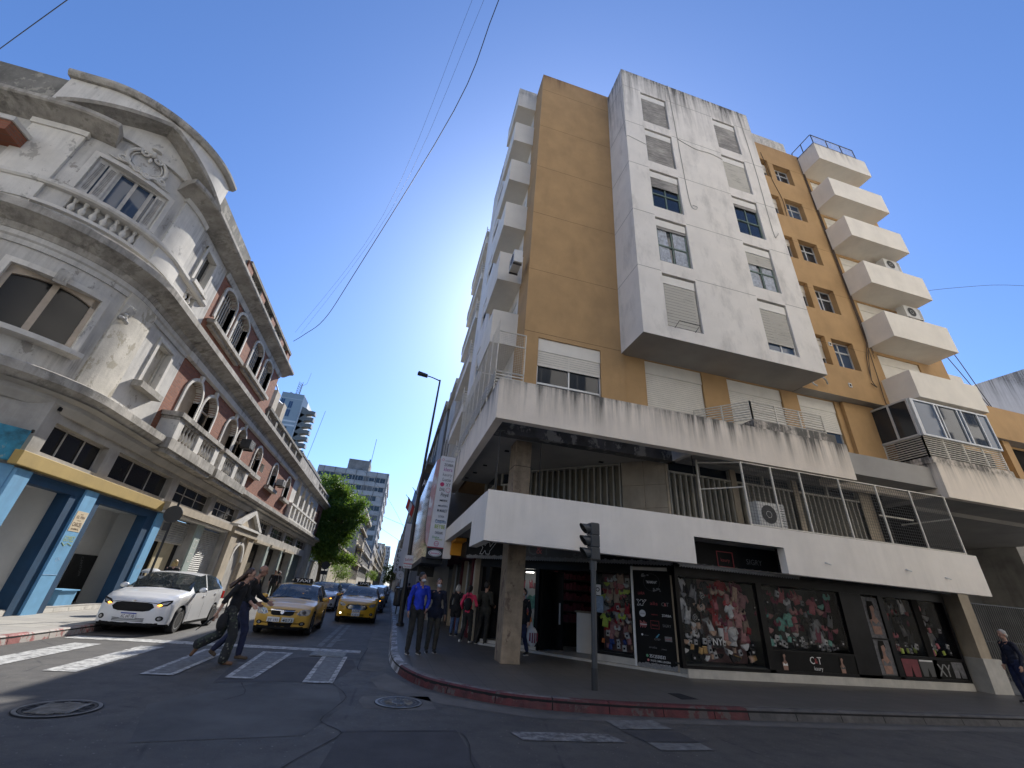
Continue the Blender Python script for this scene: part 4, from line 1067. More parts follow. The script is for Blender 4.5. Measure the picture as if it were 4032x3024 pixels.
# tall poster panel
m = MB(); m.fbox(FS, .0, 1.15, .17, 2.62, -.15, -.01, 'stone_pier'); m.fbox(FS, -.02, .08, .17, 2.62, -.01, .03, 'stone_pier'); m.fbox(FS, 1.10, 1.16, .17, 2.62, -.01, .03, 'frame_alu')
m.fbox(FS, .08, 1.10, 2.52, 2.60, -.01, .02, 'metal_paint_cream')
pf = ob('poster_frame', m, SH)
m = MB(); m.fquad(FS, .08, 1.10, .26, 2.52, .0, 'black_panel'); pp_ = ob('brand_poster', m, pf, label='tall black panel with white brand lettering')
m = MB(); T = TS; U = -.59
def circ(T, u, z, r, d, mt, w=None, n=24):
    for k in range(n):
        a0, a1 = 2*pi*k/n, 2*pi*(k+1)/n; r0 = 0 if w is None else r-w
        m.poly([T.pt(u+r0*cos(a0), z+r0*sin(a0), d), T.pt(u+r*cos(a0), z+r*sin(a0), d), T.pt(u+r*cos(a1), z+r*sin(a1), d), T.pt(u+r0*cos(a1), z+r0*sin(a1), d)], mt)
m.text('"MAMINA"', T, U, 2.19, .10, .006, 'letter_white', bold=True, width=.30); circ(T, U, 2.22, .22, .005, 'letter_grey', .004)
for c0, s in (((-.17, .17), 1), ((.13, -.18), 1)):
    for k in range(16): a, b = U+c0[0]+rnd.uniform(-.09, .09), 2.22+c0[1]+rnd.uniform(-.04, .04); m.fbox(T, a-.018, a+.018, b-.014, b+.014, .006, .008, 'lace_grey')
m.text('LARA', T, U-.30, 1.90, .10, .006, 'letter_red', bold=True, width=.18)
outline_xy(T, U-.42, 1.70, .24, .006, 'letter_white', .012); m.text('alis', T, U+.02, 1.66, .12, .006, 'letter_red', width=.20); m.text('C', T, U+.26, 1.65, .13, .006, 'letter_grey'); m.text('T', T, U+.38, 1.65, .13, .006, 'letter_grey'); m.text('&', T, U+.32, 1.655, .11, .008, 'letter_pink')
circ(T, U-.30, 1.44, .085, .006, 'letter_white'); m.text('LOCUS', T, U-.30, 1.42, .045, .009, 'black_panel', width=.12); m.text('mayflower', T, U+.02, 1.42, .04, .006, 'letter_red'); m.text('ZORBA', T, U+.33, 1.40, .08, .006, 'letter_white', bold=True, width=.24)
for k in range(6): m.fbox(T, U-.38+k*.03, U-.365+k*.03, 1.10+(k % 2)*.03, 1.27-(k % 3)*.02, .006, .008, 'letter_pink'); 
m.fbox(T, U-.38, U-.2, 1.17, 1.19, .008, .009, 'letter_white')
for a, b, c, d in ((-.1, .12, 1.28, 1.287), (-.1, .12, 1.10, 1.107), (-.1, -.093, 1.107, 1.28), (.113, .12, 1.107, 1.28)): m.fbox(T, U+a, U+b, c, d, .006, .007, 'letter_red')
m.text('kaury', T, U+.01, 1.165, .07, .006, 'letter_red'); m.text('SIGRY', T, U+.32, 1.16, .09, .006, 'letter_grey', width=.22)
circ(T, U-.34, .94, .025, .006, 'letter_white'); m.text('selmark', T, U-.23, .92, .035, .006, 'letter_grey'); mat('letter_blue', (.05, .25, .35), .5, 0, bump=0); m.poly([T.pt(U, .90, .006), T.pt(U+.05, .90, .006), T.pt(U+.12, .99, .006), T.pt(U+.09, .99, .006)], 'letter_blue'); m.text('CITEY', T, U+.05, .84, .06, .006, 'letter_grey', bold=True); m.fbox(T, U+.24, U+.42, .84, .95, .006, .008, 'lace_grey'); m.text('SAYMA', T, U+.33, .87, .05, .010, 'letter_red')
m.text('erotha', T, U-.08, .65, .07, .006, 'letter_grey', width=.20); m.text('jobette', T, U+.2, .64, .045, .006, 'letter_grey')
m.text('3512550533', T, U+.02, .44, .10, .006, 'letter_white', bold=True, width=.40); m.text('DULCE_CAMILA_LENCERIA', T, U+.09, .36, .055, .006, 'letter_white', bold=True, width=.50); m.text('WWW.DULCECAMILA.NET', T, U+.09, .28, .055, .006, 'letter_white', bold=True, width=.48)
mat('letter_green', (.1, .3, .15), .5, 0, bump=0); circ(T, U-.24, .475, .032, .006, 'letter_green'); circ(T, U-.22, .38, .027, .006, 'letter_pink'); circ(T, U-.22, .30, .027, .006, 'letter_grey')
ob('poster_lettering', m, pp_)
m = MB(); lace(FS, .1, 1.08, .245, .004, 1); ob('lace_trim', m, pp_)
# banners along the window feet
mat('skin_print', (.28, .16, .12), .7, .2, 8, .05); mat('poster_red', (.16, .02, .03), .6, .2, 5, .05); mat('poster_grey', (.12, .12, .13), .7, .35, 14, .2)
m = MB(); m.fquad(FG, 10.12, 12.85, .40, .82, .0, 'black_panel'); bn = ob('window_banner', m, SH)
m = MB(); m.text('C', FG, 11.36, .58, .24, .006, 'letter_white'); m.text('T', FG, 11.60, .58, .24, .006, 'letter_white'); m.text('&', FG, 11.48, .60, .16, .010, 'letter_red'); m.text('kaury', FG, 11.52, .44, .13, .006, 'letter_white')
def bust(F, u, z, s, d, top, hair='room_dark', skin='skin_print'):
    m.fpoly(F, [(u-.10*s, z), (u+.12*s, z), (u+.14*s, z+.25*s), (u+.05*s, z+.36*s), (u+.05*s, z+.45*s), (u-.03*s, z+.45*s), (u-.03*s, z+.36*s), (u-.13*s, z+.27*s)], d, d+.003, skin)
    m.fpoly(F, [(u+.07*s*cos(a)+.01, z+.52*s+.09*s*sin(a)) for a in [k*pi/6 for k in range(12)]], d, d+.004, skin)
    m.fpoly(F, [(u-.09*s, z+.66*s), (u+.07*s, z+.66*s), (u+.10*s, z+.5*s), (u+.05*s, z+.58*s), (u-.04*s, z+.55*s), (u-.06*s, z+.3*s), (u-.14*s, z+.28*s), (u-.13*s, z+.5*s)], d+.004, d+.006, hair)
    m.fpoly(F, [(u-.11*s, z+.16*s), (u+.13*s, z+.16*s), (u+.11*s, z+.26*s), (u+.02*s, z+.2*s), (u-.08*s, z+.27*s)], d+.004, d+.007, top)
bust(FG, 10.45, .41, .62, .004, 'letter_white'); bust(FG, 12.35, .41, .60, .004, 'letter_dark')
ob('banner_print', m, bn)
m = MB(); m.fquad(FG, 14.48, 16.92, .40, .86, .0, 'black_panel'); bn = ob('window_banner', m, SH)
m = MB(); m.fpoly(FG, [(14.55, .42), (14.78, .42), (14.85, .7), (14.9, .42), (15.12, .42), (15.14, .84), (14.53, .84)], .004, .008, 'poster_red'); m.fpoly(FG, [(15.22, .44), (15.4, .44), (15.46, .66), (15.52, .44), (15.68, .44), (15.72, .82), (15.18, .82)], .004, .008, 'letter_dark')
m.text('XY', FG, 16.1, .47, .42, .006, 'lace_grey', bold=True, width=.52); m.fpoly(FG, [(16.45, .44), (16.62, .44), (16.66, .66), (16.7, .44), (16.88, .44), (16.86, .83), (16.43, .83)], .004, .008, 'poster_grey')
m.fbox(FG, 15.2, 15.7, .80, .84, .008, .01, 'letter_white'); ob('banner_print', m, bn)
m = MB(); m.fquad(FG, 13.68, 14.28, .42, 2.36, -.02, 'poster_grey'); bust(FG, 13.98, 1.4, 1.3, -.015, 'poster_grey'); bust(FG, 13.98, .45, 1.2, -.015, 'poster_grey'); ob('tall_print', m, SH)
# marble end pillar
m = MB(); m.box(17.2, 17.62, 10.25, 10.9, .15, 3.3, 'stone_pier'); m.box(17.15, 17.9, 10.2, 10.95, .15, 1.0, 'white_marble'); ob('end_pillar', m, SH)

# ---- merchandise: every piece hangs or lies on its own
cols = {'pink': (.36, .10, .12), 'rose': (.36, .17, .17), 'red': (.32, .02, .03), 'white': (.48, .48, .48), 'black': (.012, .012, .014), 'beige': (.40, .27, .20), 'blue': (.03, .06, .22), 'grey': (.18, .18, .19), 'lime': (.40, .50, .08), 'teal': (.12, .32, .27), 'orange': (.55, .16, .04), 'gold': (.42, .26, .10), 'wine': (.14, .02, .05), 'paleblue': (.25, .33, .45)}
for k, c in cols.items(): mat('cloth_'+k, c, .85, .2, 14, .3, 60)
def sh_bra(s): return [(-.16, .02), (-.13, -.06), (-.05, -.09), (0, -.03), (.05, -.09), (.13, -.06), (.16, .02), (.10, .12), (.09, .12), (.07, .02), (0, -.0), (-.07, .02), (-.09, .12), (-.10, .12)]
def sh_brief(s): return [(-.15, .06), (.15, .06), (.13, .0), (.03, -.10), (-.03, -.10), (-.13, .0)]
def sh_shirt(s): return [(-.12, -.24), (.12, -.24), (.11, .05), (.20, -.02), (.23, .06), (.12, .2), (.05, .2), (0, .16), (-.05, .2), (-.12, .2), (-.23, .06), (-.20, -.02), (-.11, .05)]
def sh_cami(s): return [(-.12, -.22), (.12, -.22), (.10, .04), (.11, .10), (.08, .22), (.07, .22), (.06, .10), (0, .06), (-.06, .10), (-.07, .22), (-.08, .22), (-.11, .10), (-.10, .04)]
def sh_leg(s): return [(-.10, .24), (.10, .24), (.09, -.26), (.03, -.26), (0, .08), (-.03, -.26), (-.09, -.26)]
def sh_card(s): return [(-.07, -.09), (.07, -.09), (.07, .09), (-.07, .09)]
SHP = {'bra': sh_bra, 'brief': sh_brief, 'shirt': sh_shirt, 'camisole': sh_cami, 'leggings': sh_leg, 'pack': sh_card}
CN = {'pink': 'pink', 'rose': 'rose pink', 'red': 'red', 'white': 'white', 'black': 'black', 'beige': 'beige', 'blue': 'blue', 'grey': 'grey', 'lime': 'lime green', 'teal': 'teal', 'orange': 'orange', 'gold': 'golden', 'wine': 'wine red', 'paleblue': 'pale blue'}
WHERE = {'A': 'the poster window', 'B': 'the wide window', 'Br': 'the red half window', 'C': 'the banner window', 'D': 'the end window', 'E': 'the lit window'}
def garment(kind, F, u, z, d, colr, s, rot, wkey, spot):
    m = MB(); pts = []
    for a, b in SHP[kind](1):
        a, b = a*s, b*s; pts.append((u+a*cos(rot)-b*sin(rot), z+a*sin(rot)+b*cos(rot)))
    n = len(pts); c0 = (sum(p[0] for p in pts)/n, sum(p[1] for p in pts)/n)
    # pillowed front so that it is a body of cloth and not a card
    vs = [F.pt(p[0], p[1], d) for p in pts]+[F.pt(c0[0]+(p[0]-c0[0])*.8, c0[1]+(p[1]-c0[1])*.8, d+.025*s+.008) for p in pts]
    fs = [tuple(range(n)), tuple(range(2*n-1, n-1, -1))]+[(i, (i+1) % n, n+(i+1) % n, n+i) for i in range(n)]
    m.raw(vs, fs, 'cloth_'+colr)
    if kind == 'pack' and colr in ('white', 'black', 'grey'): m.fpoly(F, [(u-.03*s, z-.03*s), (u+.03*s, z-.03*s), (u+.03*s, z+.02*s), (u-.03*s, z+.02*s)], d+.04*s, d+.042*s+.004, 'cloth_'+('black' if colr != 'black' else 'white'))
    o = ob(kind, m, None, loc=F.pt(u, z, d))
    noun = {'bra': 'bra', 'brief': 'briefs', 'shirt': 'top', 'camisole': 'camisole', 'leggings': 'leggings', 'pack': 'flat packet'}[kind]
    tag(o, '%s %s, %s, in %s' % (CN[colr], noun, spot, WHERE[wkey]), noun, 'goods shown in %s' % WHERE[wkey])
NTH = ['first', 'second', 'third', 'fourth', 'fifth', 'sixth', 'seventh', 'eighth', 'ninth', 'tenth', 'eleventh', 'twelfth', 'thirteenth', 'fourteenth', 'fifteenth', 'sixteenth', 'seventeenth', 'eighteenth', 'nineteenth', 'twentieth', 'twenty-first', 'twenty-second', 'twenty-third', 'twenty-fourth', 'twenty-fifth', 'last']
def fill(wkey, F, u0, u1, z0, z1, d0, d1, n, pal, kinds):
    # jittered grid
    nx = max(2, int(sqrt(n*(u1-u0)/(z1-z0)))); nz = max(2, int(math.ceil(n/nx)))
    for i in range(nx):
        for j in range(nz):
            u = u0+(u1-u0)*(i+.5+rnd.uniform(-.25, .25))/nx; z = z0+(z1-z0)*(j+.5+rnd.uniform(-.25, .25))/nz
            garment(rnd.choice(kinds), F, u, z, rnd.uniform(d0, d1), rnd.choice(pal), rnd.uniform(.6, 1.0), rnd.uniform(-.35, .35), wkey, ('%s row down, %s along' % (NTH[nz-1-j], NTH[min(i, 25)])) if z0 > .94 or nz > 3 else ('%s along the %s shelf row' % (NTH[i], ['lower', 'middle', 'upper', 'top', 'top', 'top', 'top'][j])))
hang = ['bra', 'brief', 'shirt', 'camisole', 'bra', 'brief', 'camisole', 'pack']
fill('A', FS, 1.26, 2.12, .95, 2.34, -.45, -.15, 44, ['beige', 'rose', 'lime', 'red', 'black', 'beige', 'pink', 'lime', 'white'], hang)
fill('B', FG, 7.55, 8.6, .95, 2.3, -.6, -.2, 46, ['black', 'grey', 'white', 'beige', 'black', 'grey', 'black'], hang)
fill('Br', FG, 8.65, 9.85, 1.0, 2.3, -.6, -.2, 52, ['red', 'rose', 'pink', 'red', 'beige', 'rose', 'wine', 'pink', 'red', 'white'], hang+['leggings'])
fill('C', FG, 10.2, 12.75, 1.15, 2.3, -.6, -.2, 72, ['black', 'grey', 'wine', 'pink', 'white', 'black', 'teal', 'rose', 'wine'], hang)
fill('D', FG, 14.6, 16.85, 1.25, 2.3, -.6, -.2, 40, ['grey', 'black', 'white', 'wine', 'pink', 'black', 'grey'], hang)
fill('E', FS, 4.3, 5.85, .8, 2.1, -.9, -.3, 24, ['paleblue', 'white', 'pink', 'teal', 'orange', 'rose', 'white'], hang+['leggings'])
fill('A', FS, 1.26, 2.12, .50, .90, -.4, -.12, 14, ['white', 'rose', 'blue', 'orange', 'white', 'beige'], ['pack'])
fill('B', FG, 7.55, 9.85, .50, .98, -.4, -.12, 34, ['white', 'gold', 'black', 'grey', 'white', 'white', 'beige'], ['pack', 'pack', 'brief'])
fill('C', FG, 10.2, 12.75, .92, 1.15, -.4, -.12, 30, ['white', 'grey', 'black', 'white', 'teal'], ['pack'])
fill('D', FG, 14.6, 16.85, .98, 1.25, -.4, -.12, 22, ['lime', 'white', 'grey', 'pink', 'black'], ['pack'])
# mannequin torso with a white top
def torso(F, u, z, d, label, shirt):
    t = thing('mannequin', label, 'mannequin', F.pt(u, z, d)); m = MB()
    def ring(zz, a, b): return [F.pt(u+a*cos(k*pi/6), zz, d+b*sin(k*pi/6)) for k in range(12)]
    def loft(rs, mt):
        vs = [v for r in rs for v in r]; n = 12
        m.raw(vs, [(i*n+k, i*n+(k+1) % n, (i+1)*n+(k+1) % n, (i+1)*n+k) for i in range(len(rs)-1) for k in range(n)]+[tuple(range(n)), tuple(range(len(vs)-1, len(vs)-n-1, -1))], mt)
    loft([ring(z+.48, .05, .05), ring(z+.60, .045, .045)], 'cloth_grey'); ob('neck', m, t, smooth=True)
    m = MB(); loft([ring(z, .13, .10), ring(z+.12, .11, .08), ring(z+.30, .14, .10), ring(z+.42, .16, .08), ring(z+.48, .06, .05)], shirt)
    for s in (-1, 1): m.tube([F.pt(u+s*.13, z+.42, d), F.pt(u+s*.19, z+.28, d)], [.05, .045], shirt, 8)
    ob('white_top', m, t, smooth=True)
torso(FG, 9.2, .85, -.35, 'mannequin torso in a white top with red straps in the wide display window', 'cloth_white')
torso(FG, 11.9, 1.2, -.4, 'dark mannequin torso standing in the window above the banner', 'cloth_black')
for i, (u, z) in enumerate(((8.25, 1.98), (8.2, 1.70), (7.95, 1.45), (8.3, .98), (7.9, 1.15))):
    m = MB(); m.tube([FG.pt(u+(.012+k*.0028)*cos(k*.42), z+(.012+k*.0028)*sin(k*.42), -.1) for k in range(27)], .006, 'cloth_white', 4, False)
    tag(ob('spiral_decoration', m, None), 'white spiral cut-out, %s from the top in the wide window' % NTH[[0, 1, 2, 4, 3][i]], 'decoration', 'spiral cut-outs')
m = MB(); m.text('NY', FG, 8.55, .86, .22, -.10, 'letter_white', bold=True); m.fquad(FG, 8.4, 8.7, .80, 1.06, -.105, 'cloth_black'); tag(ob('lettered_garment', m), 'black folded garment lettered NY in the wide display window', 'garment')
# ================================================================ old corner building on the left
mat('stucco_white', (.66, .63, .57), .9, .10, 1.1, .35, 25, dirt=.5, dirtcol=(.20, .19, .18), peel=.12, peelcol=(.40, .38, .34))
mat('stucco_grey', (.56, .54, .50), .9, .14, .9, .35, 25, dirt=.85, dirtcol=(.12, .115, .11), peel=.2, peelcol=(.33, .31, .28))
mat('stucco_patchy', (.60, .56, .48), .9, .15, 1.6, .4, 25, dirt=.5, dirtcol=(.2, .19, .17), peel=.5, peelcol=(.40, .36, .28))
mat('cornice_stone', (.42, .39, .34), .92, .28, 1.4, .6, 20, dirt=1.0, dirtcol=(.045, .04, .035), peel=.4, peelcol=(.30, .28, .24))
mat('cornice_dirty', (.20, .19, .165), .95, .3, 1.6, .5, 20, dirt=.8, dirtcol=(.05, .05, .045), peel=.4, peelcol=(.33, .31, .26))
mat('soffit_old', (.42, .40, .36), .9, .15, .8, .3, 20, dirt=.3)
brickmat('brick_red', (.32, .115, .06), (.21, .07, .04), (.17, .13, .10), .25, .085, ms=.010, plane='yz')
mat('concrete_old', (.40, .38, .345), .9, .2, 1.2, .3, 25, dirt=.4)
mat('blue_light', (.16, .38, .60), .6, .10, 2, .1, dirt=.35, dirtcol=(.08, .18, .30))
mat('blue_shaded', (.010, .05, .11), .6, .15, 2, .1)  # same blue as the pillars with the shade put into the colour
mat('teal_sign', (.03, .22, .33), .6, .45, 3.5, .05, peel=.3, peelcol=(.25, .33, .33))
mat('yellow_band', (.40, .28, .085), .65, .1, 1.5, .1, dirt=.25, dirtcol=(.25, .18, .05))
mat('wall_pale', (.68, .67, .64), .85, .08, 1, .1)
mat('chalk_black', (.02, .02, .02), .8, .3, 4, .05)
mat('poster_paper', (.62, .52, .36), .8, .1, 5, .05); mat('ink_brown', (.22, .15, .10), .8, 0, bump=0); mat('spray_green', (.40, .48, .18), .8, 0, bump=0); mat('spray_grey', (.16, .16, .16), .8, 0, bump=0); mat('spray_blue', (.30, .45, .60), .8, 0, bump=0)
mat('wood_beige', (.46, .38, .29), .7, .12, 4, .15, dirt=.2)
mat('wood_pale', (.50, .48, .44), .8, .15, 5, .3, dirt=.4)
mat('shutter_steel', (.40, .40, .38), .6, .12, 2, .1, dirt=.3)
mat('shutter_green', (.10, .13, .115), .6, .2, 2, .1, dirt=.3)
mat('pillar_green', (.36, .42, .38), .7, .12, 2, .15, dirt=.3)
mat('plywood', (.45, .38, .24), .8, .1, 3, .1)
mat('portal_stone', (.45, .38, .28), .85, .12, 2, .25, dirt=.4)
mat('glass_old', (.018, .018, .018), .15, 0, bump=0)
mat('grille_gold', (.26, .22, .14), .6, .2, 4, .1)
LX, LY, LRad = -11.95, 13.85, 2.65
LA = LRad*pi/2
def LP(u, z, d=0):
    if u <= 0: return (LX+u, LY-LRad-d, z)
    if u >= LA: return (LX+LRad+d, LY+(u-LA), z)
    a = u/LRad; return (LX+(LRad+d)*sin(a), LY-(LRad+d)*cos(a), z)
def uY(y): return LA+(y-LY)
def uA(deg): return radians(deg)*LRad
def us_(u0, u1, step=.16):
    L = [u0]
    for c in (0, LA):
        if u0 < c < u1: L.append(c)
    L.append(u1); L = sorted(set(L)); out = []
    for a, b in zip(L, L[1:]):
        n = max(1, int(math.ceil((b-a)/step))) if (a >= -1e-6 and b <= LA+1e-6) else 1
        out += [a+(b-a)*i/n for i in range(n)]
    return out+[u1]
def sweep(mb, prof, u0, u1, mt, zf=None, caps=True, P=LP, us=None):
    us = us or us_(u0, u1); n = len(prof); zf = zf or (lambda u: 0)
    vs = [P(u, z+zf(u), d) for u in us for d, z in prof]; fs = []
    for i in range(len(us)-1):
        for k in range(n): fs.append((i*n+k, i*n+(k+1) % n, (i+1)*n+(k+1) % n, (i+1)*n+k))
    if caps: fs += [tuple(range(n)), tuple(range(len(vs)-1, len(vs)-n-1, -1))]
    mb.raw(vs, fs, mt)
def FA(deg, rad=None):
    """tangent plane of the rounded corner at an angle"""
    a = radians(deg); r = rad if rad is not None else LRad
    return Fr(LX+r*sin(a), LY-r*cos(a), cos(a), sin(a), sin(a), -cos(a))
CB = thing('old_corner_building', 'old white stucco and red brick building with a rounded corner, balustrades and blue shop fronts', 'building', (-12, 14, 0))
YB = 56.0
m = MB()
B0 = uY(16.9)
holes_s1 = [(uA(21), uA(61.5), 6.65, 8.33, .30)]
holes_n1 = [(uY(15.2), uY(16.1), 7.0, 8.55, .22)]
wallgrid(m, None, -18, B0, 5.7, 9.45, holes_s1+holes_n1+[(-7, -5.6, 6.6, 8.3, .3)], .3, 'stucco_grey', 'stucco_white', du=.17, P=LP)
holes_s2 = [(uA(21), uA(61), 11.22, 12.66, .30), (uA(22.5), uA(59), 10.44, 10.96, .22), (uY(15.0), uY(15.85), 11.35, 12.78, .2), (uY(15.05), uY(15.8), 10.5, 10.93, .2)]
wallgrid(m, None, -18, uY(16.8), 9.8, 13.5, holes_s2, .3, 'stucco_grey', 'stucco_white', du=.17, P=LP)
sweep(m, [(-.05, 13.5), (0, 13.5), (0, 14.75), (-.05, 14.75)], uA(8), uA(78), 'stucco_grey')
ob('stucco_wall', m, CB, smooth=30)
m = MB()
for u in (uA(41),): pass
m.box(-14, -9.75, 17.2, 55, 5.0, 9.4, 'room_dark'); m.box(-14, -9.75, 17.2, 26.6, 9.4, 13.4, 'room_dark')
m.prism([(-30, 11.7), (-12, 11.75), (-10.1, 13.2), (-9.75, 17.2), (-30, 17.2)], 4.0, 13.4, 'room_dark')
m.box(-30, -9.35, 27.05, 56, 9.42, 9.85, 'concrete_old')
ob('filler_core', m, CB)
# brick walls
FR = FXr(-9.3)
f1w = [(17.9, 19.3, 6.4, 8.62), (19.62, 21.02, 6.4, 8.62), (22.5, 23.9, 6.4, 8.66), (24.2, 25.5, 6.4, 8.66), (27.7, 28.95, 7.1, 8.66), (31.95, 33.3, 7.1, 8.70), (36.4, 37.7, 7.15, 8.72)]
f2w = [(17.35, 18.75, 11.2, 12.92), (19.25, 20.65, 11.2, 12.92), (22.0, 23.4, 11.25, 12.96), (24.1, 25.5, 11.25, 12.96)]
m = MB()
wallgrid(m, FR, 16.9, 39.0, 5.7, 9.45, [(a, b, c, d, .3) for a, b, c, d in f1w]+[(29.45, 30.2, 7.5, 8.0, .3)], .3, 'brick_red', 'stucco_white')
wallgrid(m, FR, 16.8, 27.0, 9.8, 13.45, [(a, b, c, d, .3) for a, b, c, d in f2w], .3, 'brick_red', 'stucco_white')
m.poly([(-9.3, 27, 9.8), (-13, 27, 9.8), (-13, 27, 15), (-9.3, 27, 15)], 'brick_red')
wallgrid(m, FR, 52.3, YB, 5.7, 9.45, [(53.6, 54.6, 7.2, 8.7, .25)], .25, 'brick_red')
m.poly([(-9.3, YB, 5.7), (-14, YB, 5.7), (-14, YB, 9.45), (-9.3, YB, 9.45)], 'stucco_grey')
ob('brick_wall', m, CB)
def arch_win(par, F, u0, u1, z0, z1, dep, kind, band=.13, full=True, label=None):
    r = (u1-u0)/2; uc = (u0+u1)/2; rz = r if kind != 'shutter' else .38; zs = z1-rz
    m = MB(); N = 12
    for s in (-1, 1):
        pts = [(uc+s*r*cos(k*pi/2/N), zs+rz*sin(k*pi/2/N)) for k in range(N+1)]+[(uc+s*r, z1)]
        m.fpoly(F, pts, 0.001, -dep, 'brick_red' if kind != 'white' else 'stucco_white')
    # moulded surround
    pin = [(u0, z0)]+[(uc-r*cos(k*pi/20), zs+rz*sin(k*pi/20)) for k in range(21)]+[(u1, z0)]
    ro = r+band; pout = [(u0-band, z0)]+[(uc-ro*cos(k*pi/20), zs+(rz+band)*sin(k*pi/20)) for k in range(21)]+[(u1+band, z0)]
    n = len(pin)
    for i in range(n-1):
        a, b, c, d = pin[i], pin[i+1], pout[i+1], pout[i]
        m.hexa([F.pt(*a, -.02), F.pt(*b, -.02), F.pt(*c, -.02), F.pt(*d, -.02), F.pt(*a, .07), F.pt(*b, .07), F.pt(*c, .06), F.pt(*d, .06)], 'stucco_white')
    for i in range(n-1):
        a, b = pin[i], pin[i+1]; m.poly([F.pt(*a, .02), F.pt(*b, .02), F.pt(*b, -dep+.02), F.pt(*a, -dep+.02)], 'stucco_white')
    if full: m.fpoly(F, [(uc-.09, z1-.02), (uc+.09, z1-.02), (uc+.12, z1+.28), (uc-.12, z1+.28)], 0, .12, 'stucco_white')
    w = ob('window', m, par, label=label)
    m = MB(); d = -dep+.05
    m.fquad(F, u0, u1, z0, z1, -dep+.01, 'glass_old')
    t = .06
    for a, b in ((u0, u0+t), (u1-t, u1), (uc-t/2, uc+t/2)): m.fbox(F, a, b, z0, zs+.1, d-.03, d+.02, 'wood_beige')
    m.fbox(F, u0, u1, zs-.02, zs+.05, d-.03, d+.03, 'wood_beige')
    if kind == 'shutter':      # open wooden shutters, vertical slats
        for k in range(7):
            u = u0+.08+k*(u1-u0-.16)/6; m.fbox(F, u-.035, u+.035, z0, z1-.03*abs(k-3)**2*.35-.03, d+.03, d+.06, 'wood_pale')
    if kind == 'blind': shutter(m, F, u0+.03, u1-.03, z0+.3, z1-.1, d+.03, 'wood_beige', .05)
    if kind == 'half': m.fbox(F, u0+.05, uc-.05, z0, zs, d, d+.03, 'wood_beige')
    ob('casement', m, w); return w
for i, (a, b, c, d) in enumerate(f1w): arch_win(CB, FR, a, b, c, d, .30, ['blind', 'half', 'blind', 'half', 'half', '', ''][i], full=i < 4)
for a, b, c, d in f2w: arch_win(CB, FR, a, b, c, d, .30, 'shutter', full=False)
# sills
m = MB()
for a, b, z in ((17.05, 20.95, 10.78), (21.3, 25.75, 10.92)): m.fbox(FR, a, b, z, z+.17, 0, .30, 'cornice_stone'); m.fbox(FR, a+.15, b-.15, z-.14, z, 0, .16, 'cornice_stone')
for a, b in ((27.3, 29.3), (31.5, 33.8), (36.0, 38.1)): m.fbox(FR, a, b, 6.82, 7.05, 0, .30, 'cornice_stone')
m.fbox(FR, 14.9, 16.3, 6.78, 6.98, 0, .30, 'cornice_stone'); 
for a, b in ((15.05, 15.2), (16.1, 16.25)): m.fbox(FR, a, b, 6.98, 8.6, 0, .05, 'stucco_white')
m.fbox(FR, 15.05, 16.25, 8.6, 8.72, 0, .06, 'stucco_white')
ob('window_sill', m, CB)
m = MB(); m.fquad(FR, 15.2, 16.1, 7.0, 8.55, -.215, 'stucco_patchy'); m.fquad(FR, 29.45, 30.2, 7.5, 8.0, -.25, 'dark_hole'); m.fbox(FR, 15.22, 15.27, 7.0, 8.55, -.2, -.14, 'wood_pale'); m.fbox(FR, 16.0, 16.08, 7.0, 8.55, -.2, -.14, 'wood_pale'); ob('blind_niche', m, CB)
# patchy stucco raised panels (pilasters) on the corner
m = MB()
for u0, u1 in ((-.86, uA(10)), (uA(70.5), uY(14.15))):
    sweep(m, [(0, 9.95), (.08, 9.95), (.08, 13.3), (0, 13.3)], u0, u1, 'stucco_white')
    sweep(m, [(0, 13.1), (.13, 13.1), (.16, 13.35), (0, 13.35)], u0-.05, u1+.05, 'stucco_white')
sweep(m, [(0, 5.8), (.085, 5.8), (.085, 9.3), (0, 9.3)], uA(72), uY(14.3), 'stucco_patchy'); sweep(m, [(0, 5.8), (.085, 5.8), (.085, 9.3), (0, 9.3)], -.8, uA(8), 'stucco_grey')
sweep(m, [(0, 9.95), (.05, 9.95), (.05, 13.3), (0, 13.3)], uY(14.5), uY(16.8), 'stucco_white') if False else None
ob('pilaster', m, CB, smooth=30)
# moulded courses
m = MB()
ledge = [(0, 5.36), (.40, 5.40), (.52, 5.52), (.58, 5.56), (.58, 5.78), (.50, 5.82), (0, 5.86)]
sweep(m, ledge, -18, uY(17.0), 'cornice_stone'); sweep(m, ledge, uY(26.0), uY(57.0), 'cornice_stone')
ob('first_ledge', m, CB, smooth=30)
m = MB(); sweep(m, [(0, 5.0), (.10, 5.0), (.22, 5.2), (.22, 5.32), (.45, 5.38), (0, 5.38)], uA(20), uY(57), 'soffit_old'); ob('under_moulding', m, CB, smooth=30)
m = MB()
corn2 = [(0, 9.25), (.12, 9.25), (.18, 9.42), (.34, 9.50), (.48, 9.60), (.60, 9.66), (.60, 9.88), (.52, 9.94), (0, 9.98)]
sweep(m, corn2, -18, uY(57.5), 'cornice_stone'); ob('second_ledge', m, CB, smooth=30)
m = MB(); sweep(m, [(0, 8.9), (.05, 8.9), (.05, 9.05), (.10, 9.1), (.10, 9.25), (0, 9.25)], -18, uY(16.9), 'stucco_grey'); sweep(m, [(0, 8.95), (.14, 9.0), (.14, 9.25), (0, 9.25)], uY(16.9), uY(39), 'stucco_white')
sweep(m, [(0, 10.96), (.12, 10.98), (.16, 11.04), (.16, 11.14), (0, 11.18)], -18, uY(16.3), 'stucco_white'); sweep(m, [(0, 10.28), (.115, 10.3), (.115, 10.40), (0, 10.42)], -18, uY(16.3), 'stucco_white')
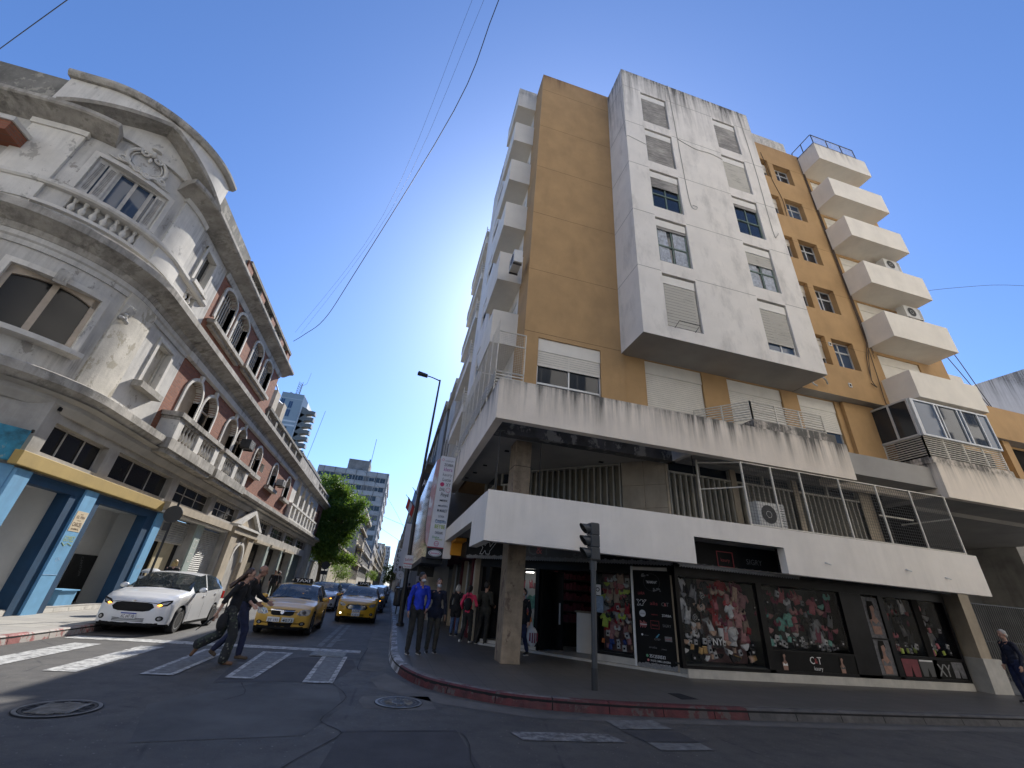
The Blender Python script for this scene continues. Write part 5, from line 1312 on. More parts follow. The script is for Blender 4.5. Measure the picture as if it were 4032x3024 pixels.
sweep(m, [(0, 13.0), (.06, 13.0), (.06, 13.08), (.10, 13.15), (.10, 13.3), (0, 13.3)], uY(16.8), uY(27), 'stucco_grey')
ob('string_course', m, CB, smooth=30)
# top cornice and pediment
m = MB()
cor3 = [(0, 13.25), (.15, 13.28), (.42, 13.48), (.62, 13.52), (.66, 13.58), (.66, 13.70), (0, 13.76)]
sweep(m, cor3, -18, uA(24), 'cornice_stone'); sweep(m, cor3, uA(62), uY(27.4), 'cornice_stone')
def pz(u): 
    c = uA(41); return max(0, 1.15*(1-abs(u-c)/(c+.2))) if u < c else 1.15*(1-(u-c)/(uA(84)-c))*1.0-.1*((u-c)/(uA(84)-c))
sweep(m, [(0, 13.50), (.30, 13.55), (.66, 13.60), (.70, 13.72), (0, 13.86)], -.2, uA(84), 'cornice_stone', zf=pz)
ob('top_cornice', m, CB, smooth=30)
m = MB()
sweep(m, [(.1, 13.7), (.12, 13.7), (.12, 15.42), (-.2, 15.42), (-.2, 13.7)], -.95, uY(14.15), 'stucco_white')
sweep(m, [(-.25, 15.40), (.22, 15.40), (.30, 15.52), (.30, 15.62), (-.25, 15.66)], -1.0, uY(14.25), 'cornice_stone')
ob('curved_parapet', m, CB, smooth=30)
m = MB(); sweep(m, [(-.3, 13.7), (.05, 13.7), (.05, 15.35), (-.3, 15.35)], -18, -1.0, 'cornice_dirty'); sweep(m, [(-.3, 13.7), (.02, 13.7), (.02, 15.1), (-.3, 15.1)], uY(14.25), uY(18), 'yellow_band' if False else 'cornice_dirty'); ob('attic_parapet', m, CB)
def baluster(mb, p, z0, z1, r, mt='stucco_white', seg=9):
    h = z1-z0; mb.lathe([(r*.75, z0), (r*.75, z0+h*.08), (r*.45, z0+h*.12), (r*1.0, z0+h*.30), (r*.95, z0+h*.42), (r*.42, z0+h*.66), (r*.40, z0+h*.80), (r*.7, z0+h*.86), (r*.7, z1)], (p[0], p[1], 0), mt, seg)
m = MB()
for k in range(7):
    u = uA(24.5+k*5.4); p = LP(u, 0, -.10); baluster(m, p, 10.44, 10.96, .085)
for k in range(2): p = LP(uY(15.25+k*.32), 0, -.09); baluster(m, p, 10.5, 10.93, .085)
sweep(m, [(-.215, 10.44), (-.22, 10.44), (-.22, 10.96), (-.215, 10.96)], uA(22.5), uA(59), 'stucco_grey')
ob('window_balustrade', m, CB, smooth=True)
# roof balustrades
def roofbal(y0, y1, z0, z1, mt='cornice_dirty', pier=2.2, name='roof_balustrade'):
    m = MB(); F = FXr(-9.25)
    m.fbox(F, y0, y1, z0, z0+.22, -.3, .06, mt); m.fbox(F, y0, y1, z1-.16, z1, -.32, .10, mt)
    n = max(1, round((y1-y0)/pier)); 
    for i in range(n+1):
        y = y0+(y1-y0)*i/n; m.fbox(F, max(y0, y-.22), min(y1, y+.22), z0+.22, z1-.16, -.28, .04, mt)
        if i < n:
            q = 5
            for k in range(q): baluster(m, F.pt(y+.3+(pier-.6)*(k+.5)/q*(y1-y0)/n/pier, 0, -.12), z0+.22, z1-.16, .09, mt, 7)
    return ob(name, m, CB)
roofbal(18.0, 27.2, 13.76, 15.0); m = MB()
for y in (18.2, 20.5, 22.8, 25.1, 26.9): m.fbox(FXr(-9.25), y-.35, y+.35, 13.9, 14.9, -.30, .05, 'brick_red')
ob('brick_pier', m, CB)
roofbal(27.1, 38.5, 9.98, 11.05); 
m = MB(); m.fbox(FXr(-9.25), 38.5, 49, 9.98, 11.1, -.3, .05, 'cornice_stone'); m.fbox(FXr(-9.25), 38.4, 49.1, 11.1, 11.25, -.33, .1, 'cornice_dirty'); ob('roof_parapet', m, CB)
roofbal(49.1, 57, 9.98, 10.95, 'cornice_stone')
m = MB(); m.box(-12.0, -10.9, 32.4, 33.4, 9.8, 14.3, 'portal_stone'); m.box(-12.0, -10.9, 34.8, 35.7, 9.8, 14.2, 'portal_stone'); ob('rusty_chimney', m, CB)
m = MB(); m.tube([(-11, 27, 15.6), (-11, 33, 14.3)], .05, 'frame_alu', 6); m.tube([(-11, 33, 13.8), (-11, 35, 14.1)], .05, 'frame_alu', 6); ob('roof_pipe', m, CB)
# corner windows ------------------------------------------------------------------------------------
def ring_frame(mb, u0, u1, z0, z1, w_, d, mt):
    sweep(mb, [(0, z1), (d, z1), (d, z1+w_), (0, z1+w_)], u0-w_, u1+w_, mt)
    sweep(mb, [(0, z0), (d, z0), (d, z1), (0, z1)], u0-w_, u0, mt); sweep(mb, [(0, z0), (d, z0), (d, z1), (0, z1)], u1, u1+w_, mt)
Fw = FA(41, LRad*cos(radians(20))-.06)
hw = LRad*sin(radians(20))
m = MB(); ring_frame(m, uA(21), uA(61), 11.22, 12.66, .14, .06, 'stucco_white')
m.fbox(Fw, -hw, hw, 12.58, 12.68, -.06, .05, 'wood_pale'); m.fbox(Fw, -hw, hw, 11.2, 11.27, -.06, .05, 'wood_pale')
for u in (-hw, -.34, .08, .50, hw): m.fbox(Fw, u-.045, u+.045, 11.25, 12.6, -.05, .03, 'wood_pale')
wf = ob('window', m, CB, smooth=30, label='wide slatted window of the top floor on the rounded corner')
m = MB(); m.fquad(Fw, -hw, hw, 11.2, 12.7, -.045, 'window_glass_blue'); ob('pane', m, wf)
m = MB()
for a, b in ((-hw+.04, -.66), (-.62, -.38), (.62, hw-.04)):
    m.fbox(Fw, a, a+.05, 11.26, 12.58, .03, .07, 'wood_pale'); m.fbox(Fw, b-.05, b, 11.26, 12.58, .03, .07, 'wood_pale'); m.fbox(Fw, a+.05, b-.05, 11.26, 11.36, .03, .07, 'wood_pale'); m.fbox(Fw, a+.05, b-.05, 12.48, 12.58, .03, .07, 'wood_pale')
    k = 0
    while 11.38+k*.05 < 12.46: m.fbox(Fw, a+.05, b-.05, 11.38+k*.05, 11.38+k*.05+.028, .03, .06, 'wood_pale'); k += 1
ob('louvred_shutter', m, wf)
m = MB(); ring_frame(m, uA(21), uA(61.5), 6.65, 8.33, .15, .07, 'stucco_white')
sweep(m, [(0, 6.45), (.38, 6.47), (.38, 6.60), (0, 6.66)], uA(17), uA(65), 'stucco_white')
F1 = FA(41.2, LRad*cos(radians(20.2))-.06); hw1 = LRad*sin(radians(20.2))
for a, b in ((-hw1, -hw1+.12), (-.07, .07), (hw1-.12, hw1)): m.fbox(F1, a, b, 6.66, 8.3, -.06, .04, 'wood_beige')
m.fbox(F1, -hw1, hw1, 6.62, 6.76, -.06, .05, 'wood_beige')
for s in (-1, 1):   # segmental head
    pts = [(s*hw1*k/8, 8.36-.24*(k/8)**2-.10) for k in range(9)]+[(s*hw1*k/8, 8.40) for k in range(8, -1, -1)]
    m.fpoly(F1, pts, -.06, .04, 'wood_beige')
wf = ob('window', m, CB, smooth=30, label='wide dark window with beige wooden frame on the rounded corner')
m = MB(); m.fquad(F1, -hw1, hw1, 6.66, 8.35, -.05, 'glass_old'); ob('pane', m, wf)
m = MB(); sweep(m, [(0, 7.0), (.05, 7.0), (.05, 7.02), (0, 7.02)], -7, -5.6, 'wood_beige'); m.poly([(-19, 11.48, 6.6), (-17.5, 11.48, 6.6), (-17.5, 11.48, 8.3), (-19, 11.48, 8.3)], 'glass_old'); ob('side_window', m, CB)
m = MB(); m.fquad(FXr(-9.5), 15.0, 15.85, 11.35, 12.78, 0, 'window_glass'); 
for a in (15.0, 15.40, 15.79): m.fbox(FXr(-9.5), a, a+.06, 11.35, 12.78, 0, .05, 'wood_pale')
m.fbox(FR, 14.85, 16.0, 11.14, 11.3, 0, .22, 'stucco_white'); m.fbox(FR, 14.86, 15.0, 11.3, 12.9, 0, .06, 'stucco_white'); m.fbox(FR, 15.85, 15.99, 11.3, 12.9, 0, .06, 'stucco_white'); m.fbox(FR, 14.86, 15.99, 12.78, 12.92, 0, .07, 'stucco_white')
ob('window', m, CB, label='narrow top floor window beside the rounded corner')
m = MB(); m.box(-14.2, -12.55, 10.55, 11.2, 12.0, 12.35, 'brick_red'); m.box(-14.3, -12.5, 10.5, 11.2, 12.35, 12.5, 'stucco_white'); ob('brick_canopy', m, CB)
# carved cartouche, brackets and garland
def LPc(u, z, d): return LP(u, z, d)
def stub(mb, pts, r, mt, seg=6): mb.tube([LPc(*p) for p in pts], r, mt, seg)
m = MB(); uc = uA(41); zc_ = 13.30
def el(a, ru, rz, d): return (uc+ru*cos(a), zc_+rz*sin(a), d)
stub(m, [el(2*pi*k/28, .50, .46, .06) for k in range(29)], .058, 'stucco_white', 7); stub(m, [el(2*pi*k/28, .39, .36, .04) for k in range(29)], .022, 'stucco_white')
for k in range(26):
    a = 2*pi*k/26; stub(m, [el(a, .50, .46, .05), el(a+.08, .58, .54, .04)], [.035, .02], 'stucco_white', 5)
def scroll(cu, cz, r, s, turns=1.6, a0=0):
    pts = []
    for k in range(20): t = k/19; a = a0+s*t*turns*2*pi; rr = 1.25*r*(1-.8*t); pts.append((cu+rr*cos(a), cz+rr*sin(a), .09))
    stub(m, pts, .036, 'stucco_white', 6)
scroll(uc-.16, 13.62, .12, 1); scroll(uc+.16, 13.62, .12, -1, a0=pi); scroll(uc-.5, 13.0, .12, -1, a0=1); scroll(uc+.5, 13.0, .12, 1, a0=2); scroll(uc-.12, 12.86, .09, 1); scroll(uc+.12, 12.86, .09, -1)
for s in (-1, 1):
    stub(m, [(uc+s*.35, 12.92, .05), (uc+s*.6, 12.86, .05), (uc+s*.85, 12.92, .04)], [.04, .03, .01], 'stucco_white')
m.ell(LPc(uc, 13.72, .1), (.10, .10, .13), 'stucco_white', 8, 6); m.ell(LPc(uc, 13.9, .12), (.16, .14, .06), 'stucco_white', 10, 5); m.ell(LPc(uc, 13.45, .08), (.05, .05, .12), 'stucco_white', 8, 5)
ob('carved_cartouche', m, CB, smooth=True)
m = MB()
for dg, z in ((41, 8.52), (75, 8.55)):
    u = uA(dg)
    sweep(m, [(0, z-.28), (.10, z-.30), (.26, z-.05), (.26, z+.08), (0, z+.1)], u-.13, u+.13, 'stucco_grey')
    for k in range(4): stub(m, [(u-.11+k*.07, z-.25, .16), (u-.11+k*.07, z+.05, .27)], .018, 'stucco_grey', 5)
    if dg == 75:
        for k in range(7): m.ell(LPc(u+rnd.uniform(-.12, .12), z-.35+rnd.uniform(-.12, .15), .16), (.07, .07, .06), 'stucco_grey', 7, 5)
ob('carved_bracket', m, CB, smooth=True)
m = MB()
for k in range(30):
    t = k/29; u = uA(30)+t*uA(40); z = 4.98-.10*sin(t*pi*2); m.ell(LP(u, z, -.62+rnd.uniform(0, .05)), (.07, .07, .06), 'stucco_grey', 6, 4)
ob('carved_garland', m, CB, smooth=True)
# first floor balconies
def lbalcony(y0, y1):
    m = MB(); X0, X1 = -9.29, -8.62
    m.box(X0, X1+.03, y0-.1, y1+.1, 5.42, 5.80, 'cornice_stone'); m.box(X0, X1-.05, y0, y1, 5.25, 5.42, 'cornice_stone')
    m.box(X0, X1+.05, y0-.12, y1+.12, 6.62, 6.80, 'cornice_stone'); m.box(X0, X1-.02, y0-.04, y1+.04, 6.52, 6.62, 'cornice_stone')
    n = 3; L = y1-y0
    for k in range(3): yy = y0+(L-.42)*k/2; m.box(X1-.28, X1-.03, yy, yy+.42, 5.80, 6.52, 'stucco_white')
    for yy in (y0, y1-.2): m.box(X0, X1-.28, yy, yy+.2, 5.8, 6.52, 'stucco_white')
    for seg in range(2):
        a = y0+.42+(L-.42)/2*seg; b = y0+(L-.42)/2*(seg+1)
        for k in range(5): baluster(m, (X1-.15, a+(b-a)*(k+.5)/5), 5.80, 6.52, .085, 'stucco_white', 8)
    return ob('balustrade_balcony', m, CB, smooth=35)
lbalcony(17.25, 21.4); lbalcony(21.95, 26.0)
# white loggia
m = MB()
wallgrid(m, FR, 39.0, 52.3, 5.7, 9.45, [(40.6, 42.3, 6.9, 9.0, .5), (43.0, 44.7, 6.9, 9.05, .5), (45.4, 47.1, 6.9, 9.05, .5), (48.0, 49.4, 7.2, 8.8, .3), (50.4, 51.6, 7.2, 8.6, .3)], .5, 'stucco_white')
for a, b in ((40.6, 42.3), (43.0, 44.7), (45.4, 47.1)):
    r = (b-a)/2
    for s in (-1, 1): m.fpoly(FR, [((a+b)/2+s*r*cos(k*pi/16), 9.03-r+r*sin(k*pi/16)) for k in range(9)]+[((a+b)/2+s*r, 9.05)], .0, -.4, 'stucco_white')
    m.fbox(FR, (a+b)/2-.12, (a+b)/2+.12, 8.95, 9.3, 0, .15, 'stucco_white')
m.fbox(FR, 39.0, 52.3, 7.0, 7.15, 0, .35, 'stucco_white'); m.fbox(FR, 39.0, 52.3, 5.86, 6.0, 0, .38, 'stucco_white')
y = 39.1
while y < 52: m.fbox(FR, y, y+.5, 6.0, 7.0, .05, .32, 'stucco_white'); y += 1.6
ob('white_loggia', m, CB)
# air conditioners
ac_unit(-8.95, 25.2, 7.72, 'old dark window air conditioner hanging from the brick wall beside the second balcony', FXr(0), .8, .45, .5, 'seat_dark')
ac_unit(-8.95, 33.9, 7.45, 'window air conditioner hanging above a sill on the brick wall', FXr(0), .9, .42, .5, 'concrete_old')

# ---------------- ground floor
m = MB(); FG2 = FXr(-9.3)
mez = [(13.15, 15.55, 3.98, 4.78), (16.1, 20.0, 4.0, 4.83), (20.6, 24.35, 4.05, 4.85), (24.95, 28.6, 4.1, 4.88), (32.75, 36.15, 4.15, 4.92), (36.85, 41.2, 4.18, 4.93), (41.8, 46.25, 4.18, 4.9), (46.9, 51.5, 4.2, 4.95)]
gr = [(13.2, 15.0, .3, 3.24, .2), (16.35, 19.35, .3, 3.24, .2), (20.5, 23.9, .2, 3.5, .5), (24.6, 28.0, .2, 3.5, .5), (33.3, 36.7, .2, 3.5, .5), (37.5, 41.3, .2, 3.5, .5), (42.1, 45.8, .2, 3.5, .5), (46.9, 51.6, .2, 3.6, .5)]
wallgrid(m, FG2, 12.72, YB, .15, 5.40, [(*h, .25) for h in mez]+gr, .25, 'concrete_old', 'concrete_old')
CH = Fr(-9.3, 12.72, -q2, -q2, q2, -q2)
wallgrid(m, CH, 0, 2.15, .15, 5.40, [(.35, 1.9, .2, 3.2, .3)], .3, 'concrete_old')
m.poly([(-10.82, 11.2, .15), (-30, 11.2, .15), (-30, 11.2, 5.4), (-10.82, 11.2, 5.4)], 'concrete_old')
m.poly([(-9.3, YB, .15), (-14, YB, .15), (-14, YB, 5.7), (-9.3, YB, 5.7)], 'stucco_grey')
m.poly([(-9.0, YB+.9, 5.36), (-9.3, 12.7, 5.36), (-10.85, 11.2, 5.36), (-13, 11.2, 5.36), (-13, 57, 5.36)], 'soffit_old')
ob('ground_floor_wall', m, CB)
m = MB()
for a, b, c, d in mez:
    F = FG2; m.fquad(F, a, b, c, d, -.24, 'glass_old')
for i, (a, b, c, d) in enumerate(mez):
    n = 3 if i < 2 else 3
    for k in range(n+1): u = a+(b-a)*k/n; m.fbox(FG2, max(a, u-.014), min(b, u+.014), c, d, -.22, -.19, 'wood_pale')
    m.fbox(FG2, a, b, d-.05, d, -.22, -.17, 'wood_pale'); m.fbox(FG2, a, b, c, c+.05, -.22, -.17, 'wood_pale')
    if i > 1: m.fbox(FG2, a, b, (c+d)/2-.012, (c+d)/2+.012, -.215, -.18, 'wood_pale')
ob('transom_windows', m, CB)
m = MB()
for y in (13.0, 16.9): m.ell((-9.28, y-.4, 4.35), (.03, .06, .05), 'dark_hole', 6, 4)
for y in (12.95, 22.6, 26.8): m.box(-9.29, -9.25, y-.05, y+.05, 5.05, 5.15, 'dark_hole')
ob('wall_hooks', m, CB)
# blue shop
BS = thing('blue_shop_frontage', 'closed shop front with light blue pillars under a long ochre yellow band', 'shop front', (-9.3, 15, .15))
m = MB()
for a, b in ((12.72, 13.22), (15.42, 16.0), (19.9, 20.42)): m.box(-9.30, -9.20, a, b, .15, 3.46, 'blue_light')
ob('blue_pillars', m, BS)
m = MB()
for a, b in ((13.0, 13.3), (14.98, 15.42), (16.0, 16.36), (19.33, 19.9)): m.box(-9.62, -9.27, a, b, .15, 3.24, 'blue_shaded')
m.box(-9.6, -9.26, 12.9, 19.9, 3.22, 3.46, 'blue_shaded')
m.fbox(CH, 0, .35, .15, 3.5, -.2, .03, 'blue_light'); m.fbox(CH, .3, 2.15, 3.2, 3.55, -.1, .03, 'blue_shaded'); m.fbox(CH, 1.9, 2.15, .15, 3.2, -.1, .03, 'blue_light')
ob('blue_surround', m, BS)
m = MB(); m.box(-9.29, -9.10, 12.45, 20.0, 3.51, 3.85, 'yellow_band'); ob('yellow_band', m, BS, bevel=.01)
m = MB(); m.fbox(CH, .1, 1.9, 3.58, 4.35, .0, .14, 'teal_sign'); m.fbox(CH, 1.2, 1.9, 3.85, 4.05, .14, .17, 'yellow_band'); ob('teal_sign', m, BS)
m = MB()
m.box(-10.75, -10.7, 12.9, 22.4, .15, 3.5, 'wall_pale'); m.box(-10.7, -9.6, 22.3, 22.4, .15, 3.5, 'wall_pale') if False else None
m.box(-10.7, -9.62, 15.1, 15.35, .15, 3.3, 'wall_pale'); m.box(-10.7, -9.3, 12.9, 20.3, 3.3, 3.4, 'wall_pale')
m.box(-10.74, -9.3, 12.9, 20.3, .155, .20, 'white_marble'); m.box(-9.5, -9.28, 16.36, 19.33, .155, .26, 'stucco_white'); m.box(-9.5, -9.28, 13.3, 15.0, .155, .28, 'stucco_white')
m.box(-10.72, -9.62, 20.25, 20.3, .2, 3.3, 'wall_pale')
m.box(-10.66, -10.60, 18.35, 18.42, .2, 3.3, 'stucco_white')
ob('recess_walls', m, BS)
m = MB(); m.box(-10.69, -10.66, 18.9, 20.2, .22, 1.75, 'chalk_black'); m.text('CANTON', FXr(-10.66), 19.45, 1.35, .16, .004, 'spray_grey', rot=-1.1); ob('dark_panel', m, BS)
m = MB(); m.box(-10.69, -10.66, 13.3, 14.6, 1.0, 2.9, 'glass_old'); m.box(-10.67, -10.64, 13.3, 14.6, 1.9, 1.95, 'wood_pale'); ob('dark_window', m, BS)
m = MB(); cable(m, [(-10.68, 15.9, 3.1), (-10.6, 15.8, 2.8), (-10.66, 15.5, 2.5), (-10.6, 15.45, 2.2)], .012, 'cable_black'); cable(m, [(-10.6, 15.8, 2.8), (-10.62, 15.5, 2.75)], .01, 'cable_black'); ob('hanging_wire', m, BS)
m = MB(); m.box(-9.205, -9.193, 15.47, 15.97, 2.30, 2.86, 'poster_paper'); ps = ob('paper_poster', m, BS)
m = MB(); F = FXr(-9.193)
for s, z, h, w_ in (('POR', 2.76, .05, .12), ('EL FIN', 2.66, .11, .34), ('DE LA', 2.59, .05, .16), ('CARCEL', 2.44, .16, .40), ('ANIMAL', 2.34, .08, .36)): m.text(s, F, 15.72, z, h, .003, 'ink_brown', bold=True, width=w_)
ob('poster_lettering', m, ps)
m = MB(); F = FXr(-9.2); m.text('GOMEZ', F, 15.72, 2.02, .22, .004, 'spray_green', width=.44, bold=False); m.tube([F.pt(15.5, 1.98, .004), F.pt(15.65, 1.90, .004), F.pt(15.75, 1.98, .004), F.pt(15.95, 1.92, .004)], .008, 'spray_green', 4); m.text('LK', F, 15.72, 1.5, .16, .004, 'spray_blue', rot=.3); m.box(-9.2, -9.19, 15.42, 16.0, 1.135, 1.15, 'spray_blue'); m.text('RC', F, 20.15, 1.45, .2, .004, 'spray_blue', rot=.2); ob('sprayed_graffiti', m, BS)
t = thing('utility_box', 'small light blue metal utility box on the pavement beside the blue pillar', 'utility box', (-9.6, 17.5, .2)); m = MB(); m.box(-9.9, -9.45, 16.95, 17.75, .28, .70, 'blue_light'); ob('cabinet', m, t, bevel=.01); m = MB(); m.box(-9.95, -9.40, 16.92, 17.78, .70, .73, 'blue_light'); ob('lid', m, t); m = MB(); [m.box(x, x+.05, y, y+.05, .2, .28, 'iron') for x in (-9.88, -9.52) for y in (17.0, 17.65)]; ob('feet', m, t)
# second canopy and shuttered shops
m = MB(); m.prism([(-9.29, 19.75), (-8.9, 19.75), (-8.9, 27.3), (-9.29, 27.7)], 3.60, 3.90, 'portal_stone'); m.box(-9.29, -9.0, 19.8, 27.2, 3.50, 3.58, 'stucco_white'); ob('stone_canopy', m, CB)
m = MB()
m.box(-9.3, -9.22, 23.92, 24.58, .15, 3.5, 'pillar_green'); m.box(-9.22, -9.21, 24.1, 24.45, 2.2, 2.9, 'spray_grey') if False else None
for y0, y1 in ((36.75, 37.35), (41.45, 41.95), (45.9, 46.6)): m.box(-9.29, -9.18, y0, y1, .15, 3.55, 'pillar_green')
for a, b, c, d in ((24.12, 24.42, 2.78, 2.81), (24.12, 24.42, 2.45, 2.48), (24.12, 24.15, 2.48, 2.78), (24.39, 24.42, 2.48, 2.78), (24.1, 24.4, 2.2, 2.23), (24.1, 24.13, 1.85, 2.2), (24.37, 24.4, 1.85, 2.2), (24.1, 24.4, 1.85, 1.88)): m.fbox(FXr(-9.22), a, b, c, d, 0, .004, 'stucco_white')
ob('shop_pillar', m, CB)
def roller(y0, y1, z0, z1, mt, x=-9.62):
    m = MB(); n = int((z1-z0)/.09); F = FXr(x)
    for i in range(n):
        a = z0+i*.09; m.poly([F.pt(y0, a, 0), F.pt(y1, a, 0), F.pt(y1, a+.05, .03), F.pt(y0, a+.05, .03)], mt); m.poly([F.pt(y0, a+.05, .03), F.pt(y1, a+.05, .03), F.pt(y1, a+.09, 0), F.pt(y0, a+.09, 0)], mt)
    return ob('roller_shutter', m, CB)
roller(20.5, 23.9, 2.55, 3.5, 'shutter_steel'); roller(24.6, 28.0, .2, 3.5, 'shutter_steel')
m = MB(); m.box(-9.8, -9.75, 20.5, 23.9, .2, 2.6, 'dark_hole'); m.box(-9.7, -9.66, 21.9, 23.3, .2, 2.5, 'plywood'); m.box(-9.72, -9.68, 20.9, 21.2, .2, 2.5, 'wall_pale'); m.box(-9.7, -9.65, 20.5, 23.9, 2.5, 2.6, 'stucco_white'); ob('half_open_shop', m, CB)
for a, b in ((33.3, 36.7), (37.5, 41.3), (42.1, 45.8)):
    m = MB(); m.box(-9.85, -9.8, a, b, .2, 3.5, 'dark_hole'); F = FXr(-9.6)
    y = a+.1
    while y < a+(b-a)*.62:
        z = .4+(int(y*10) % 2)*.12
        while z < 2.9: m.poly([F.pt(y, z, 0), F.pt(y+.10, z+.12, 0), F.pt(y, z+.24, 0), F.pt(y-.02, z+.24, 0), F.pt(y+.07, z+.12, 0), F.pt(y-.02, z, 0)], 'grille_gold'); m.poly([F.pt(y+.10, z, 0), F.pt(y+.0, z+.12, 0), F.pt(y+.10, z+.24, 0), F.pt(y+.12, z+.24, 0), F.pt(y+.03, z+.12, 0), F.pt(y+.12, z, 0)], 'grille_gold'); z += .24
        y += .13
    ob('security_grille', m, CB)
m = MB()
for a, b in ((33.2, 36.8), (37.4, 41.4), (42.0, 45.9)): m.box(-9.29, -9.05, a, b, 3.48, 3.66, 'portal_stone')
m.box(-9.6, -9.55, 46.9, 51.6, .2, 3.6, 'shutter_green')
ob('shop_lintel', m, CB)
# stone portal with pediment
PO = ob('stone_portal', (lambda m: (m.box(-9.29, -9.08, 28.2, 29.2, .15, 3.6, 'portal_stone'), m.box(-9.29, -9.08, 31.6, 32.6, .15, 3.6, 'portal_stone'), m.box(-9.29, -8.98, 28.1, 32.7, 3.6, 3.95, 'portal_stone'), m.box(-9.29, -8.88, 28.0, 32.8, 3.95, 4.08, 'stucco_white'),
    m.fpoly(FXr(-9.28), [(28.0, 4.1), (32.8, 4.1), (30.4, 5.02)], 0, .22, 'portal_stone'), m.fpoly(FXr(-9.28), [(27.9, 4.08), (28.5, 4.08), (30.4, 4.92), (32.3, 4.08), (32.9, 4.08), (30.4, 5.15)], .18, .42, 'stucco_white'),
    m.fpoly(FXr(-9.28), [(29.2, .15), (29.2, 2.5)]+[(30.4-1.2*cos(k*pi/10), 2.4+.75*sin(k*pi/10)) for k in range(11)]+[(31.6, .15), (31.6, 3.6), (29.2, 3.6)], 0, .08, 'portal_stone') if False else None, m)[-1])(MB()), CB)
m = MB(); F = FXr(-9.28)
r, uc_, zs = .95, 30.4, 2.15
for s in (-1, 1): m.fpoly(F, [(uc_+s*r*cos(k*pi/16), zs+r*sin(k*pi/16)) for k in range(9)]+[(uc_, 3.6), (uc_+s*1.2, 3.6), (uc_+s*1.2, .15), (uc_+s*r, .15)], -.02, .10, 'portal_stone')
for k in range(16):
    a0, a1 = pi*k/16, pi*(k+1)/16
    m.hexa([F.pt(uc_+r*cos(a0), zs+r*sin(a0), .1), F.pt(uc_+(r+.16)*cos(a0), zs+(r+.16)*sin(a0), .1), F.pt(uc_+(r+.16)*cos(a1), zs+(r+.16)*sin(a1), .1), F.pt(uc_+r*cos(a1), zs+r*sin(a1), .1), F.pt(uc_+r*cos(a0), zs+r*sin(a0), .2), F.pt(uc_+(r+.16)*cos(a0), zs+(r+.16)*sin(a0), .2), F.pt(uc_+(r+.16)*cos(a1), zs+(r+.16)*sin(a1), .2), F.pt(uc_+r*cos(a1), zs+r*sin(a1), .2)], 'stucco_white')
m.ell(F.pt(uc_, 3.4, .18), (.12, .12, .22), 'portal_stone', 8, 6)
ob('portal_arch', m, PO)
m = MB(); m.box(-9.5, -9.45, 29.2, 31.6, .15, 3.3, 'wood_beige'); 
for y in (29.6, 30.45): m.box(-9.45, -9.42, y, y+.7, .5, 2.4, 'glass_old')
ob('portal_door', m, PO)
# ================================================================ rest of the street
mat('grey_render', (.30, .30, .30), .9, .15, .6, .2, 20, dirt=.4)
mat('pale_render', (.50, .48, .44), .9, .12, .4, .2, 20, dirt=.35)
mat('near_white', (.80, .75, .66), .9, .05, .4, .1)
mat('cream_render', (.52, .46, .35), .9, .12, .4, .2, 20, dirt=.35)
mat('slab_concrete', (.46, .435, .40), .9, .15, .25, .2, 20, dirt=.5)
mat('slab_dirty', (.27, .245, .215), .9, .3, .3, .2, 20, dirt=.7)
mat('dark_concrete', (.16, .16, .155), .9, .2, .5, .2, 20, dirt=.4)
mat('tower_grey', (.32, .37, .38), .8, .06, .2, .05)
mat('tower_white', (.66, .66, .63), .8, .05, .2, .05)
mat('fin_grey', (.20, .20, .18), .9, .15, .2, .1, dirt=.3)
mat('hoarding', (.46, .45, .42), .9, .3, 1.5, .2, dirt=.5)
mat('sign_white', (.66, .65, .66), .35, .05, 1, .02)
mat('banner_black', (.02, .02, .022), .6, .1, 3, .05); mat('dark_red', (.10, .012, .02), .6, .2, 3, .05)
mat('pole_dark', (.022, .022, .022), .5, .1, 4, .05); mat('pole_grey', (.045, .048, .05), .45, .08, 4, .05)

def block(name, x0, x1, y0, y1, h, mt, label, wins_front=(), side=None, cornice=True, z0=0.0, cat='building', group=None, face='front', bal=False):
    t = thing(name, label, cat, ((x0+x1)/2, (y0+y1)/2, 0), group)
    m = MB(); m.box(x0, x1, y0, y1, z0, h, mt)
    if cornice: m.box(x0-.25, x1+.25, y0-.25, y1+.25, h, h+.35, mt)
    ob('wall', m, t)
    return t
_wm = {}
def win_mesh(w_, h_, glass='glass_old', fr='wood_pale'):
    k = (round(w_, 2), round(h_, 2), glass, fr)
    if k not in _wm:
        m = MB(); m.box(-w_/2, w_/2, -.03, .05, -h_/2, h_/2, glass); t = .06
        for a, b, c, d in ((-w_/2, -w_/2+t, -h_/2, h_/2), (w_/2-t, w_/2, -h_/2, h_/2), (-w_/2+t, w_/2-t, -h_/2, -h_/2+t), (-w_/2+t, w_/2-t, h_/2-t, h_/2), (-t/2, t/2, -h_/2+t, h_/2-t)): m.box(a, b, -.06, -.03, c, d, fr)
        me = bpy.data.meshes.new('window'); me.from_pydata(m.v, [], m.f)
        for n in m.mats: me.materials.append(MATS[n])
        me.polygons.foreach_set('material_index', m.m); _wm[k] = me
    return _wm[k]
def winrow(par, us, zs, w_, h_, plane, axis, glass='glass_old', fr='wood_pale'):
    """windows of a far facade, each an object of its own; axis 'y' = facade facing -Y at y=plane, '-x' faces -X, '+x' faces +X"""
    me = win_mesh(w_, h_, glass, fr); o0 = ORG[par.name]
    for z in zs:
        for u in us:
            o = bpy.data.objects.new('window', me); COL.objects.link(o); o.parent = par
            if axis == 'y': p = (u, plane-.01, z)
            elif axis == '-x': p = (plane-.01, u, z); o.rotation_euler = (0, 0, -pi/2)
            else: p = (plane+.01, u, z); o.rotation_euler = (0, 0, pi/2)
            o.location = (p[0]-o0[0], p[1]-o0[1], p[2]-o0[2])
